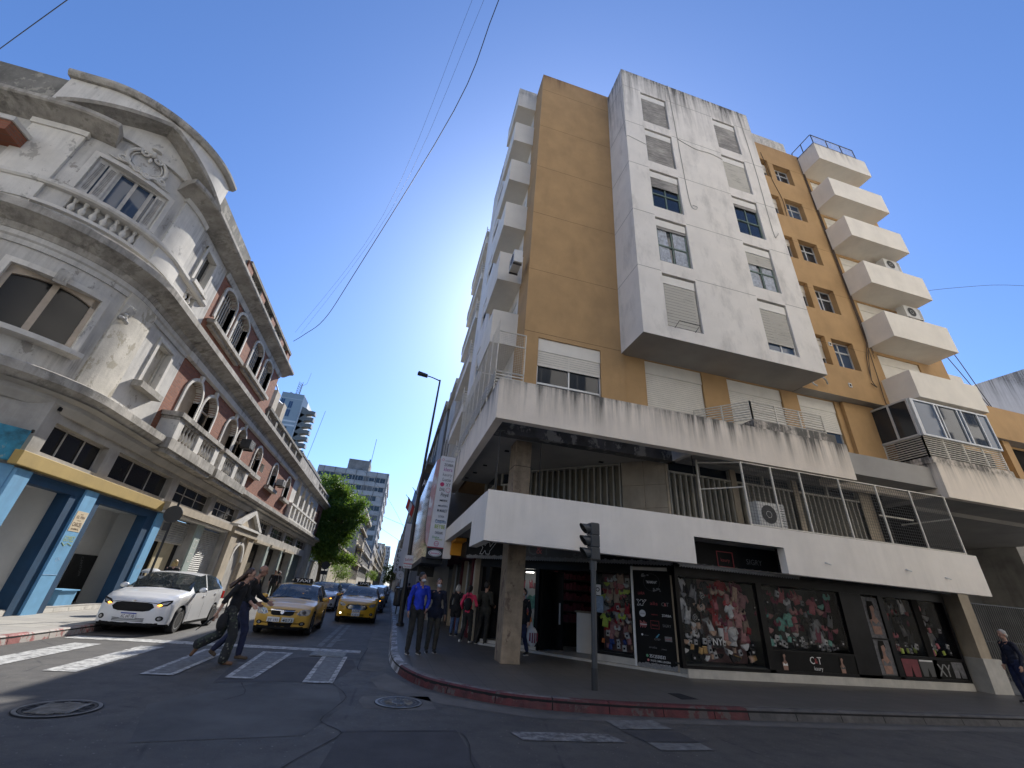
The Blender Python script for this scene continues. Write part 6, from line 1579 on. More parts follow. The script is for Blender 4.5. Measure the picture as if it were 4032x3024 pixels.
fr_ = lambda a, b, n: [a+(b-a)*(i+.5)/n for i in range(n)]

# unseen side behind the camera: blocks made tall and white to throw sunlight back
m = MB(); m.prism([(.9, -2.2), (60, -2.2), (60, -40), (.9, -40)], 0, .15, 'pavement_tiles'); struct('pavement', m, 'pavement on the near side of the cross street', 'pavement')
m = MB(); m.prism([(-60, -2.2), (-7.0, -2.2), (-7.0, -40), (-60, -40)], 0, .15, 'pavement_tiles'); struct('pavement', m, 'pavement on the near left corner', 'pavement')
for x0, x1, h, mt, lb in ((4, 22, 33, 'near_white', 'unseen pale reflector block behind the viewer'), (22, 44, 36, 'near_white', 'unseen cream reflector block behind the viewer to the right'), (-30, -10, 30, 'near_white', 'unseen pale reflector block behind the viewer to the left'), (44, 70, 26, 'near_white', 'unseen pale reflector block far behind to the right')):
    t = block('near_side_reflector', x0, x1, -24, -5.2, h, mt, lb); o_ = ORG[t.name]; me = win_mesh(1.5, 1.8)
    for z in [4.5+3.1*k for k in range(int((h-4)/3.1))]:
        for x in fr_(x0, x1, 6): o = bpy.data.objects.new('window', me); COL.objects.link(o); o.parent = t; o.rotation_euler = (0, 0, pi); o.location = (x-o_[0], -5.19-o_[1], z)
# neighbours on the right side of the street
t = block('low_shop_building', 2.1, 12, 24.7, 29.3, 13.8, 'pale_render', 'pale three storey building behind the big brand billboard')
winrow(t, fr_(25, 29, 2), (7.5, 10), 1.2, 1.6, 2.1, '-x')
t = block('grey_side_building', 1.95, 12, 29.4, 34.3, 14.1, 'grey_render', 'grey building with vertical dark fins right of the street lamp')
m = MB()
for i, (x, y, h) in enumerate(((2.5, 29.2, 14.6), (3.2, 29.2, 14.2), (1.95, 29.3, 15.2))): m.box(x, x+.28, y-.25, y, 6, h, 'dark_concrete')
ob('vertical_fins', m, t)
specs = [(34.5, 46, 14.2, 'dark_concrete', 'dark old building with balconies past the flags'), (46.2, 58, 14.4, 'grey_render', 'grey low building beside the vertical parking sign'), (58.2, 74, 15.8, 'pale_render', 'pale building with stepped balconies down the right side'),
         (74.3, 98, 15.6, 'dark_concrete', 'brownish old building far down the right side'), (98.5, 135, 18.6, 'grey_render', 'grey building before the narrow gap of sky'), (136, 200, 17.0, 'pale_render', 'long pale building in the far right row'), (201, 320, 22, 'grey_render', 'distant grey block on the right of the street end'), (321, 600, 30, 'pale_render', 'farthest pale block on the right side')]
for y0, y1, h, mt, lb in specs:
    t = block('row_building', 1.95+(.15 if y0 > 100 else 0), 14, y0, y1, h, mt, lb, group=None)
    n = max(2, int((y1-y0)/3.5)); n = min(n, 14)
    if y0 < 250: winrow(t, fr_(y0, y1, n), [3.8+3.1*k for k in range(int((h-4)/3.1)+1)], 1.2, 1.9, 1.95+(.15 if y0 > 100 else 0), '-x')
    if y0 < 200:
        for k in range(int((h-4)/3.1)):
            m = MB(); z = 4.9+3.1*k
            m.box(1.35, 1.95, y0+1, y1-1, z, z+.18, mt); m.box(1.35, 1.40, y0+1, y1-1, z+.18, z+.95, 'pole_dark' if k % 2 else mt)
            ob('balcony', m, t)
# ground level shops on the right under the fascia
SR = thing('shop_row', 'row of small dark shop fronts under the white fascia beside the pavement', 'shop', (3.1, 20, .15))
m = MB(); m.box(3.1, 3.2, 15.4, 34, .15, 3.6, 'black_shop')
for y in (15.9, 18.5, 21.8, 25.5, 29.5): m.box(2.95, 3.12, y, y+.22, .15, 2.75, 'stone_pier')
for y in (16.9, 19.6): m.box(3.0, 3.12, y, y+.3, .15, 2.75, 'dark_red')
m.box(2.95, 3.12, 15.4, 34, 2.75, 3.1, 'dark_red'); ob('shop_fronts', m, SR)
m = MB()
for a, b in ((16.2, 16.85), (17.3, 18.4), (18.85, 19.5), (20.1, 21.7), (22.2, 25.3), (25.9, 29.3)): m.fquad(FXl(3.09), a, b, .6, 2.6, .0, 'window_glass'); 
ob('shop_panes', m, SR)
m = MB()
for a in (16.15, 16.85, 17.25, 18.38, 20.0, 21.65, 22.1, 25.2): m.fbox(FXl(3.09), a, a+.07, .3, 2.7, 0, .03, 'frame_alu')
ob('pane_frames', m, SR)
m = MB(); m.box(2.05, 2.7, 15.6, 16.85, 3.2, 3.3, 'orange_box'); m.box(2.05, 2.7, 16.6, 16.8, 2.78, 3.28, 'orange_box'); ob('orange_ceiling_box', m, SR)
m = MB(); m.box(1.15, 1.85, 20.0, 20.3, 2.05, 2.75, 'banner_black'); m.box(1.2, 1.8, 19.98, 20.0, 1.25, 1.95, 'yellow_band') if False else None; m.text('kaury', FY(19.99), 1.5, 2.42, .16, .0, 'letter_grey'); ob('hanging_shop_sign', m, SR)
# brand list billboard
BB = thing('brand_billboard', 'long glossy billboard box with a white column of brand names on its near face', 'billboard', (1.5, 17, 2.6))
m = MB(); m.box(1.19, 1.79, 16.95, 17.2, 3.02, 6.57, 'sign_white'); ob('brand_column', m, BB)
m = MB(); m.box(1.19, 1.79, 16.95, 17.2, 2.62, 2.98, 'banner_black'); m.box(1.185, 1.795, 16.94, 17.2, 2.98, 3.02, 'letter_red'); bf = ob('black_base', m, BB)
mat('bb_magenta', (.5, .03, .12), .5, 0, bump=0); mat('bb_purple', (.35, .12, .30), .5, 0, bump=0); mat('bb_blue', (.08, .22, .40), .5, 0, bump=0); mat('bb_green', (.35, .45, .06), .5, 0, bump=0); mat('bb_green2', (.08, .30, .12), .5, 0, bump=0); mat('bb_black', (.03, .03, .03), .5, 0, bump=0); mat('bb_grey', (.14, .14, .15), .5, 0, bump=0)
m = MB(); F = FY(16.945); c = 1.50
L = [('corazon gris', 6.40, .07, 'bb_grey', .34), ('ZORBA', 6.17, .13, 'bb_black', .38), ('klera', 5.98, .17, 'bb_purple', .36), ('kaury', 5.80, .15, 'bb_grey', .38), ('Lucia', 5.50, .15, 'bb_grey', .34), ('XY', 5.28, .15, 'bb_grey', .20), ('DNL', 5.02, .14, 'bb_black', .22),
     ('Floyd', 4.62, .16, 'bb_black', .30), ('MEEK', 4.43, .09, 'bb_black', .32), ('MELIFERA', 4.27, .08, 'bb_grey', .38), ('M MAREY', 4.09, .13, 'bb_grey', .40), ('SOFIA', 3.80, .09, 'bb_grey', .24), ('Coquito', 3.62, .14, 'bb_blue', .44), ('BEYBE', 3.41, .16, 'bb_green', .40),
     ('DREAMS', 3.27-.02, .11, 'bb_grey', .30)]
sc = (6.5-3.15)/(6.5-2.2)
yz = lambda i: 6.40-i*.232
for i, (s, z, h, mt, w_) in enumerate(L):
    m.text(s, F, c+.04 if s not in ('XY', 'DNL') else c+(.13 if s == 'XY' else -.08), 6.36-i*.205, h*1.25, .006, mt, width=w_, bold=True)
circ(F, c-.22, 6.41, .05, .006, 'bb_magenta', .012); circ(F, c-.12, 6.42-5*.205, .085, .006, 'bb_magenta'); circ(F, c+.15, 6.42-6*.205, .095, .006, 'bb_magenta', .014); circ(F, c, 3.14, .09, .006, 'bb_magenta', .016)
m.fbox(F, c-.14, c+.16, 4.83, 4.95, .002, .005, 'bb_black') if False else None
m.fbox(F, c-.17, c+.19, 3.985, 4.0, .002, .006, 'bb_black'); m.text('Dulce', F, c-.06, 3.34, .10, .006, 'bb_green2', width=.26, bold=True); m.text('limon', F, c+.06, 3.27, .09, .006, 'bb_green', width=.26, bold=True); m.text('GAURI', F, c, 3.12, .05, .009, 'bb_magenta', width=.13, bold=True)
ob('brand_lettering', m, BB)
m = MB()
for r0, r1, mt, d in ((0, 1, 'sign_white', .012), (0, .88, 'bb_black', .014), (0, .80, 'sign_white', .016)):
    for k in range(28):
        a0, a1 = 2*pi*k/28, 2*pi*(k+1)/28
        m.poly([F.pt(c, 2.80, d), F.pt(c+.25*r1*cos(a0), 2.80+.115*r1*sin(a0), d), F.pt(c+.25*r1*cos(a1), 2.80+.115*r1*sin(a1), d)], mt)
m.text('Somenal', F, c, 2.765, .10, .020, 'bb_magenta', width=.32, bold=True); ob('oval_logo', m, bf)
def bbmat():
    m, t, p = _mk('billboard_print'); p.inputs['Roughness'].default_value = .12
    pos = t.nodes.new('ShaderNodeNewGeometry').outputs['Position']
    a = _noise(t, _scaled(t, pos, (1, .35, .8)), 1.1, 2); b = _noise(t, _scaled(t, pos, (1, .5, .5)), 1.7, 3)
    c = _mix(t, _ramp(t, a, .42, .55), (.50, .52, .54), (.42, .24, .22)); c = _mix(t, _ramp(t, b, .58, .66), c, (.20, .28, .22)); c = _mix(t, _ramp(t, b, .30, .36), (.62, .62, .62), c)
    _lk(t, c, p.inputs['Base Color'])
bbmat()
m = MB(); prof = [(1.19, 3.0), (1.10, 3.2), (1.02, 3.8), (.99, 5.2), (1.04, 6.4), (1.19, 6.56), (1.8, 6.56), (1.8, 2.7), (1.3, 2.66)]
ys = [17.21, 19, 21, 23, 25, 26.9]; n = len(prof)
vs = [(x-(0 if y < 18 else .05), y, z+(0 if y < 20 else .3*(z > 6)*(y-20)/7)) for y in ys for x, z in prof]
m.raw(vs, [(i*n+k, i*n+(k+1) % n, (i+1)*n+(k+1) % n, (i+1)*n+k) for i in range(len(ys)-1) for k in range(n)]+[tuple(range(n)), tuple(range(len(vs)-1, len(vs)-n-1, -1))], 'billboard_print'); ob('printed_side', m, BB, smooth=40)
m = MB(); m.box(1.06, 1.85, 17.25, 26.9, 2.45, 2.66, 'banner_black'); ob('dark_underside', m, BB)
# black banners, flags, vertical sign
t = thing('black_banner', 'tall black vertical banner with white letters beside the street lamp', 'banner', (1.2, 27.5, 6)); m = MB(); m.box(.95, 1.7, 28.0, 28.05, 4.6, 8.5, 'banner_black'); ob('cloth', m, t); m = MB(); m.text('AJ U', FY(27.99), 1.3, 7.6, .6, .0, 'sign_white', width=.62, bold=True); m.text('AFJ L', FY(27.99), 1.28, 5.7, .55, .0, 'sign_white', width=.62, bold=True); ob('lettering', m, t)
t = thing('pale_banner', 'pale hanging banner lower down beside the street lamp', 'banner', (.9, 34, 4)); m = MB(); m.box(.55, 1.1, 34.0, 34.04, 2.9, 5.9, 'sign_white'); ob('cloth', m, t); m = MB(); m.box(.62, .95, 38, 38.04, 2.9, 4.5, 'dark_red'); ob('red_cloth', m, t)
mat('flag_white', (.62, .64, .68), .8, .05, 3, .05); mat('flag_red', (.55, .06, .05), .8, .1, 3, .05); mat('flag_blue', (.30, .48, .68), .8, .05, 3, .05)
def flag(x, y, z, c1, c2, label, dx=-.8, s=.9):
    t = thing('flag', label, 'flag', (x+.8, y, z)); m = MB(); m.tube([(x+1.1, y, z-.9), (x-.2, y, z+.5)], .025, 'pole_grey', 6); ob('flag_pole', m, t)
    m = MB(); n = 8
    for band, (mt, v0, v1) in enumerate(((c1, 0, .33), (c2, .33, .66), (c1, .66, 1))):
        for i in range(n):
            a, b = i/n, (i+1)/n; f = lambda u, v: (x+.05-u*.1+v*.55*s, y+.06*sin(u*9+v*3), z+.35-v*.65*s-u*.85*s-.1*sin(u*4))
            m.poly([f(a, v0), f(b, v0), f(b, v1), f(a, v1)], mt)
    ob('cloth', m, t, smooth=True)
flag(.30, 38, 8.3, 'flag_red', 'flag_white', 'red and white flag on a slanted pole, lowest of the flags', s=1.2); flag(.75, 38.5, 9.1, 'flag_blue', 'flag_white', 'pale blue and white flag on a slanted pole above the red one', s=1.3); flag(1.35, 36, 9.4, 'flag_red', 'flag_white', 'small reddish flag near the wall above the other flags', s=.6)
t = thing('parking_sign', 'white vertical sign reading PLAYA hanging over the shaded pavement', 'sign', (.55, 45, 2.6)); m = MB(); m.box(.28, .78, 45, 45.2, 2.72, 4.90, 'sign_white'); ob('sign_box', m, t)
m = MB()
for i, ch_ in enumerate('PLAYA'): m.text(ch_, FY(44.99), .53, 4.50-i*.42, .44, 0, 'bb_black', width=.30, bold=True)
ob('lettering', m, t)
t = thing('round_sign', 'round pale projecting sign with a letter C under the PLAYA sign', 'sign', (.85, 36, 2)); m = MB(); m.lathe([(.28, 0), (.30, .03), (.28, .08)], (.80, 36, 2.35), 'sign_white', 20, 'y'); m.box(.78, .82, 36.02, 36.06, 1.9, 3.4, 'sign_white'); ob('disc', m, t); m = MB(); m.text('C', FY(35.98), .80, 2.24, .30, 0, 'bb_grey'); ob('lettering', m, t)
# street lamp
t = thing('street_lamp', 'tall dark tapering street lamp beside the long billboard', 'street lamp', (.78, 20, .15))
m = MB(); m.tube([(.80, 20, .15), (.74, 20, 1.2), (.64, 20, 4), (.64, 20, 7.5), (.68, 20, 11.55)], [.105, .10, .085, .065, .045], 'pole_dark', 12); m.lathe([(.16, .15), (.16, .25), (.12, .28)], (.80, 20, 0), 'pole_dark', 10); ob('pole', m, t, smooth=True)
m = MB(); m.tube([(.68, 20, 11.5), (.25, 20, 11.62), (-.02, 20, 11.66)], [.035, .03, .03], 'pole_dark', 8); ob('arm', m, t, smooth=True)
m = MB(); m.hexa([(-.55, 19.84, 11.66), (0, 19.88, 11.58), (0, 20.12, 11.58), (-.55, 20.16, 11.66), (-.5, 19.9, 11.82), (0, 19.94, 11.74), (0, 20.06, 11.74), (-.5, 20.1, 11.82)], 'pole_dark'); hd = ob('lamp_head', m, t, bevel=.02)
m = MB(); m.box(-.46, -.16, 19.92, 20.08, 11.61, 11.625, 'pole_grey'); ob('led_panel', m, hd)
t = thing('paper_sign', 'small red and white sign reading Salon fixed to the street lamp', 'sign', (.68, 19.8, 2.3)); m = MB(); m.box(.50, .86, 19.83, 19.86, 2.5, 2.82, 'sign_white'); m.box(.49, .85, 19.83, 19.86, 2.30, 2.45, 'sign_white'); m.box(.50, .86, 19.83, 19.86, 2.46, 2.50, 'letter_pink'); ob('sign_plate', m, t); m = MB(); m.text('Salon', FY(19.82), .68, 2.60, .16, 0, 'letter_red', width=.30, rot=.12); m.text('SALDOS', FY(19.82), .67, 2.34, .08, 0, 'letter_red', width=.28); ob('lettering', m, t)
# bins
t = thing('litter_bin', 'dark litter bin on a post behind the street lamp', 'litter bin', (.75, 28, .15)); m = MB(); m.lathe([(.18, .55), (.24, .6), (.26, 1.25), (.22, 1.4)], (.75, 28, 0), 'pole_dark', 14); m.tube([(.75, 28, .15), (.75, 28, .55)], .04, 'pole_grey', 8); ob('bin_body', m, t, smooth=40)
m = MB(); m.lathe([(.23, 1.42), (.24, 1.5), (.1, 1.56)], (.75, 28, 0), 'pole_grey', 14); ob('lid', m, t, smooth=40)
t = thing('litter_bin', 'dark bin with pale domed lid on the sunlit pavement beside the blue pillar', 'litter bin', (-7.6, 17.6, .15)); m = MB(); m.lathe([(.24, .2), (.27, .25), (.27, 1.15), (.24, 1.2)], (-7.6, 17.6, 0), 'pole_dark', 14); ob('bin_body', m, t, smooth=40); m = MB(); m.lathe([(.29, 1.36), (.28, 1.42), (.12, 1.5), (.02, 1.51)], (-7.6, 17.6, 0), 'frame_alu', 14); m.lathe([(.29, 1.18), (.3, 1.22), (.29, 1.26)], (-7.6, 17.6, 0), 'frame_alu', 14); 
for a in range(4): m.tube([(-7.6+.25*cos(a*pi/2), 17.6+.25*sin(a*pi/2), 1.2), (-7.6+.25*cos(a*pi/2), 17.6+.25*sin(a*pi/2), 1.38)], .015, 'frame_alu', 5)
ob('lid', m, t, smooth=40)
# traffic light, seen from the side/back
t = thing('traffic_light', 'grey three lamp traffic light on a thin pole near the kerb', 'traffic light', (4.08, 8.64, .15))
m = MB(); m.tube([(4.08, 8.64, .15), (4.08, 8.64, 2.36)], .056, 'pole_grey', 14); m.tube([(4.08, 8.64, 2.2), (4.08, 8.64, 2.40)], .075, 'pole_grey', 14); ob('pole', m, t, smooth=40)
m = MB(); m.tube([(4.08, 8.64, .151), (4.08, 8.64, .50)], .062, 'pole_dark', 14); ob('black_foot', m, t, smooth=40)
m = MB()
for k in range(3): z = 2.40+k*.245; m.box(3.99, 4.19, 8.52, 8.76, z, z+.235, 'pole_grey'); 
m.box(4.0, 4.18, 8.53, 8.75, 2.38, 3.14, 'pole_dark'); m.box(4.17, 4.2, 8.56, 8.72, 2.4, 3.12, 'pole_grey'); hd = ob('signal_head', m, t, bevel=.012)
mat('lens_dark', (.01, .02, .015), .1, 0, bump=0)
for k in range(3):
    z = 2.517+k*.245; m = MB(); n = 14; r = .105; out = []
    for (xx, rr) in ((3.99, r), (3.80, r*1.02)):
        out.append([(xx-(.0 if xx > 3.9 else .05*(1-sin(a))*.0), 8.64+rr*cos(a), z+rr*sin(a)) for a in [(-.30*pi)+1.6*pi*j/n for j in range(n+1)]])
    # visor: long at the top, cut back below
    out[1] = [(3.99-(.05+.15*max(0, min(1, (p[2]-z)/r*.5+.55))), p[1], p[2]) for p in out[1]]
    vs = out[0]+out[1]; vi = [(p[0], 8.64+(p[1]-8.64)*.93, z+(p[2]-z)*.93) for p in vs]
    m.raw(vs, [(j, j+1, n+2+j, n+1+j) for j in range(n)], 'pole_grey'); m.raw(vi, [(j, j+1, n+2+j, n+1+j) for j in range(n)], 'pole_dark')
    m.raw([vs[n+1+j] for j in range(n+1)]+[vi[n+1+j] for j in range(n+1)], [(j, j+1, n+2+j, n+1+j) for j in range(n)], 'pole_grey')
    v = ob('visor', m, hd, smooth=True)
    m = MB(); m.lathe([(.10, 3.985), (.09, 3.97), (.05, 3.96), (.01, 3.955)], (0, 8.64, z), 'lens_dark', 16, 'x'); ob('lens', m, hd, smooth=True)
t = thing('sticker_notice', 'small white notice with a ring stuck in the window behind the traffic light', 'notice', (5.9, 12.3, 1.9)); m = MB(); T2 = FlipU(FS); m.fbox(T2, -2.24, -2.05, 1.80, 2.08, .02, .026, 'sign_white'); circ(T2, -2.145, 1.95, .06, .028, 'bb_black', .025); ob('notice_sheet', m, t)
t = thing('pale_plastic_bag', 'pale plastic holder hanging on the window behind the traffic light', 'plastic holder', (5.9, 12.3, 1.5)); m = MB(); m.fbox(T2, -2.20, -1.98, 1.36, 1.78, .02, .05, 'cloth_paleblue'); ob('holder_body', m, t, bevel=.01)
# overhead wires
def wire(pts, r, label, mt='cable_black', name='overhead_wire'): m = MB(); cable(m, pts, r, mt); tag(ob(name, m, None), label, 'wire')
wire([(-9.2, 26.8, 15.78), (-8.3, 25.6, 15.8), (-7.0, 24, 16.25), (-5.17, 20, 16.9), (-1.13, 12, 21.6), (-.06, 8.35, 24.0), (1.5, 3.5, 27.5)], .020, 'thick black cable sweeping across the sky to the brick parapet')
wire([(-9.2, 26.5, 16.3), (-4.0, 17.5, 19.6), (-1.15, 8.67, 24.0), (0, 5, 26)], .006, 'thin wire left of the thick cable', 'pole_grey'); wire([(-9.2, 27.6, 16.9), (-3.6, 17.2, 20.0), (-.67, 8.53, 24.0), (.4, 5, 26)], .006, 'thin wire running just beside the thick cable', 'pole_grey')
wire([(-18.87, 14.03, 24.0), (-23.7, 17.47, 24.0), (-30, 22, 24.2)], .02, 'short black cable at the top left corner of the sky'); 
m = MB(); cable(m, [(-18.87, 14.03, 24), (-14, 10.5, 24)], .02, 'cable_black'); tag(ob('overhead_wire', m), 'end of the black cable above the left roof', 'wire')
wire([(-10.1, 60, 12.4), (-5.5, 60, 10.9), (-1.74, 60, 9.58), (1.95, 60, 8.6)], .022, 'pale sagging cord crossing the far street below the office block', 'sign_white'); wire([(-8.8, 80, 13.0), (-2.8, 80, 10.34), (1.95, 80, 8.0)], .02, 'lower dark wire crossing the far street', 'pole_grey'); wire([(-8.8, 80, 20.5), (-3.1, 80, 15.9), (1.95, 80, 9.6)], .02, 'upper dark wire slanting down to the right buildings', 'pole_grey')
wire([(21.1, 10.4, 15.85), (24, 9.6, 16.5), (28.9, 9.3, 17.84), (40, 9, 20)], .010, 'thin wire running right from the balconies', 'pole_grey'); wire([(26.2, 12, 15.2), (26.63, 12, 14.5), (27.3, 12, 12.3), (28.0, 12, 10.4)], .02, 'slanting wire by the concrete wall at the right', 'pole_grey'); wire([(25.9, 12, 14.3), (26.3, 12, 13.6), (27.2, 12, 12.0), (28.4, 12, 10.2)], .02, 'second slanting wire by the concrete wall at the right', 'pole_grey')

# ---- left side beyond the old building
t = thing('striped_hoarding', 'tall pale hoarding with painted-on shadows and streaks of paint past the old building', 'hoarding', (-9, 62, 0)); m = MB(); m.box(-9.2, -9.0, 56.2, 72, 0, 3.5, 'hoarding'); ob('panels', m, t)
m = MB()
for i in range(34): y = 56.5+i*.45+rnd.uniform(0, .2); m.poly([(-8.995, y, .2), (-8.995, y+.12, .2), (-8.995, y+.5+rnd.uniform(0, .3), 3.3), (-8.995, y+.35, 3.3)], 'dark_concrete' if i % 2 else 'sign_white')  # striped shadows and graffiti both painted on as flat streaks
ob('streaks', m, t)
t = block('low_cream_house', -20, -9.0, 73, 108, 6.6, 'cream_render', 'low cream house with a balustrade before the classical building'); winrow(t, fr_(74, 107, 9), (4.6,), 1.2, 2.2, -9.0, '+x')
t = block('classical_building', -20, -8.9, 110, 136, 18.2, 'cream_render', 'cream classical building with heavy cornice and stone balcony behind the tree')
m = MB()
for z in (5.5, 9.4, 13.4): m.box(-9.0, -8.3, 111, 135, z, z+.35, 'cream_render')
m.box(-9.0, -7.9, 110, 136.3, 16.6, 17.2, 'cream_render'); m.box(-9.0, -7.6, 112, 118, 9.0, 9.4, 'cream_render'); m.box(-7.75, -7.6, 112, 118, 9.4, 10.4, 'cream_render')
for y in range(111, 136, 2): m.box(-8.9, -8.1, y, y+.4, 16.1, 16.6, 'cream_render')
ob('cornice', m, t); winrow(t, fr_(111, 135, 8), (3.5, 7.6, 11.6, 15.2), 1.4, 2.6, -8.9, '+x'); 
t = block('grey_block', -36, -20, 90, 112, 23.0, 'dark_concrete', 'dark grey flat roofed block peeping over the old roof parapet', cornice=False)
t = thing('office_slab', 'tall weathered concrete office block with rows of windows above the tree', 'building', (-22, 200, 0))
m = MB(); m.box(-38, -8.8, 190, 222, 0, 45.5, 'slab_concrete'); ob('wall', m, t)
m = MB()
for k in range(11):
    z = 42.0-k*3.95
    m.box(-38, -8.75, 189.7, 190.02, z+1.15, z+2.9, 'slab_concrete')
for x in (-35.5, -31, -26.6, -22.2, -17.8, -13.4, -8.9): m.box(x-.12, x+.12, 189.55, 190, 0, 45.5, 'slab_dirty')
m.box(-8.8, -8.3, 190, 222, 0, 45.5, 'slab_concrete')
ob('facade_bands', m, t)
m = MB(); m.box(-26.6, -17.6, 191, 203, 45.5, 50.2, 'slab_dirty'); ob('roof_block', m, t)
m = MB(); m.tube([(-17.4, 192, 45.5), (-17.3, 192, 61)], .10, 'pole_grey', 5); m.box(-18.1, -17.5, 191, 191.6, 50, 51, 'pole_grey'); ob('antenna_mast', m, t)
for k in range(11):
    z = 42.0-k*3.95
    for x in fr_(-37.5, -9.4, 12):
        if rnd.random() < .93: winrow(t, (x,), (z,), 2.15, 2.0 if rnd.random() < .7 else 1.5, 189.98, 'y', 'glass_old' if rnd.random() < .6 else 'dark_concrete', 'slab_dirty')
m = MB()
for k in range(11):
    for y in fr_(191, 221, 6): m.box(-8.25, -7.9, y-1.6, y+1.6, 40.6-k*3.95, 41.6-k*3.95, 'slab_concrete')
ob('side_balconies', m, t)
for i, (x0, x1, y0, y1, h, mt, lb) in enumerate([(-22, -8.9, 137, 188, 12.5, 'pale_render', 'pale low row of houses beside the office block'), (-26, -8.9, 224, 287, 17, 'cream_render', 'cream row building past the office block'), (-24, -8.7, 288, 360, 24.3, 'pale_render', 'grey white flat block beyond the office block'), (-22, -8.0, 362, 470, 30, 'cream_render', 'far cream block down the left side'), (-20, -4.6, 500, 640, 39, 'slab_concrete', 'farthest pale tower closing the left side of the street')]):
    t = block('far_building', x0, x1, y0, y1, h, mt, lb)
    winrow(t, fr_(y0, y1, 9), [4+3.6*k for k in range(int((h-4)/3.6)+1)], 2.2, 1.9, x1, '+x')
    if h > 16: winrow(t, fr_(x0, x1, 5), [h-2.5-3.6*k for k in range(min(6, int((h-4)/3.6)))], 1.4, 1.7, y0, 'y')
    m = MB()
    for k in range(int((h-4)/3.6)): m.box(x1, x1+.7, y0+2, y1-2, 2.4+3.6*(k+1), 2.4+3.6*(k+1)+.5, mt)
    ob('balcony_bands', m, t)
# tower with sculpted balcony fins
t = thing('finned_tower', 'slim grey tower with curved concrete balcony fins and a roof mast', 'building', (-54, 190, 0))
m = MB(); m.box(-58.6, -49.8, 180, 196, 0, 71.9, 'tower_grey'); ob('shaft', m, t)
m = MB(); m.hexa([(-49.8, 180.3, 30), (-48.2, 183, 30), (-48.2, 196, 30), (-49.8, 196, 30), (-49.8, 180.3, 71.7), (-48.2, 183, 69.7), (-48.2, 196, 69.7), (-49.8, 196, 71.7)], 'tower_white'); ob('white_flank', m, t)
m = MB()
for k in range(10):
    z = 64.8-k*2.9; F = FY(181)
    m.fpoly(F, [(-50.6, z-4.5), (-49.0, z-2.8), (-47.0, z-1.0), (-45.2, z-.55), (-43.8, z-.8), (-43.7, z+.7), (-45.0, z+.9), (-46.4, z+.75), (-47.6, z+1.6), (-49.6, z+2.2)], .0, -3.0, 'fin_grey')
    m.fbox(F, -43.9, -43.65, z-.8, z+.7, .02, -2.9, 'tower_grey')
m.fbox(FY(181.2), -50.4, -49.2, 38, 67, 0, -2, 'fin_grey')
ob('balcony_fins', m, t)
m = MB()
for z in (65.4, 59.0, 57.2): m.box(-58.6, -49.8, 179.93, 180.0, z+3.9 if z > 60 else z, z+4.05 if z > 60 else z+.7, 'tower_white')
for z, xs in ((56.0, ((-57.5, -55.8), (-55, -52.5))), (53.2, ((-57.2, -56), (-55.5, -52.5))), (50.5, ((-57, -55), (-54.2, -52.8)))):
    for a, b in xs: m.box(a, b, 179.9, 180.0, z, z+.8, 'glass_old')
ob('facade_bands', m, t); winrow(t, (-57.3,), (67.2,), 1.6, 3.4, 180.0, 'y', 'window_glass_blue', 'tower_grey'); winrow(t, (-54.0,), (66.6, 62.8), 1.6, 3.2, 180, 'y', 'window_glass_blue', 'tower_grey')
m = MB()
for (x, y) in ((-54.9, 185), (-53.3, 185), (-54.1, 187)): m.tube([(x, y, 71.9), (x-.1, y, 79.8)], .09, 'pole_grey', 4)
for k in range(7):
    z = 72+k*1.1; a, b, c_ = (-54.9, 185, z), (-53.3, 185, z), (-54.1, 187, z)
    m.tube([a, (b[0], b[1], z+1.1)], .05, 'pole_grey', 4); m.tube([b, (a[0], a[1], z+1.1)], .05, 'pole_grey', 4); m.tube([a, b], .05, 'pole_grey', 4); m.tube([b, c_], .05, 'pole_grey', 4); m.tube([c_, a], .05, 'pole_grey', 4)
m.tube([(-53.3, 185, 78), (-51.8, 185, 79.5), (-51.5, 185, 85)], .06, 'pole_grey', 4); ob('lattice_mast', m, t)
m = MB(); m.ell((-56.5, 184, 73), (.9, .3, .9), 'tower_white', 12, 8); m.box(-52.6, -51.6, 184, 185, 71.9, 73.3, 'portal_stone'); ob('roof_dish', m, t)
t = thing('antenna_pole', 'thin antenna pole rising beside the finned tower', 'antenna', (-43, 185, 0)); m = MB(); m.tube([(-43.5, 185, 30), (-40.8, 185, 68)], .09, 'pole_grey', 4); ob('mast', m, t)

# ---- right edge of the picture
t = thing('ochre_neighbour', 'lower ochre building with a white shutter at the right edge', 'building', (25, 12, 0))
m = MB(); wallgrid(m, FY(10.35), 21.96, 30, 8.9, 10.4, [], .2, 'ochre_render'); m.poly([(21.96, 10.35, 10.4), (30, 10.35, 10.4), (30, 16, 10.4), (21.96, 16, 10.4)], 'ochre_render'); wallgrid(m, FY(10.8), 21.96, 30, 6.5, 8.9, [(24.6, 27, 6.7, 8.8)], .2, 'ochre_render'); m.poly([(21.96, 10.35, 8.9), (30, 10.35, 8.9), (30, 10.8, 8.9), (21.96, 10.8, 8.9)], 'soffit_grey'); m.box(23.6, 24.0, 10.5, 10.8, 6.5, 8.9, 'ochre_render'); ob('wall', m, t)
window(t, FY(10.8), 24.6, 27.0, 6.7, 8.8, -.1, shut=.85, smat='shutter_clean', lint=.35)
m = MB(); m.box(21.98, 30, 10.82, 20, 6.5, 8.9, 'room_dark'); ob('core', m, t)
topdirt('wall_raw', (.55, .54, .53), 22, 4.5, .9, .4)
t = thing('concrete_party_wall', 'streaked pale concrete party wall with a sloping dark top at the right edge', 'wall', (52, 22, 0)); m = MB(); m.fpoly(FY(20), [(44.5, 8), (44.5, 20.2), (45.2, 20.6), (53.3, 23.9), (66, 29), (66, 8)], 0, -8, 'wall_raw'); ob('wall', m, t)
m = MB(); F = FY(20)
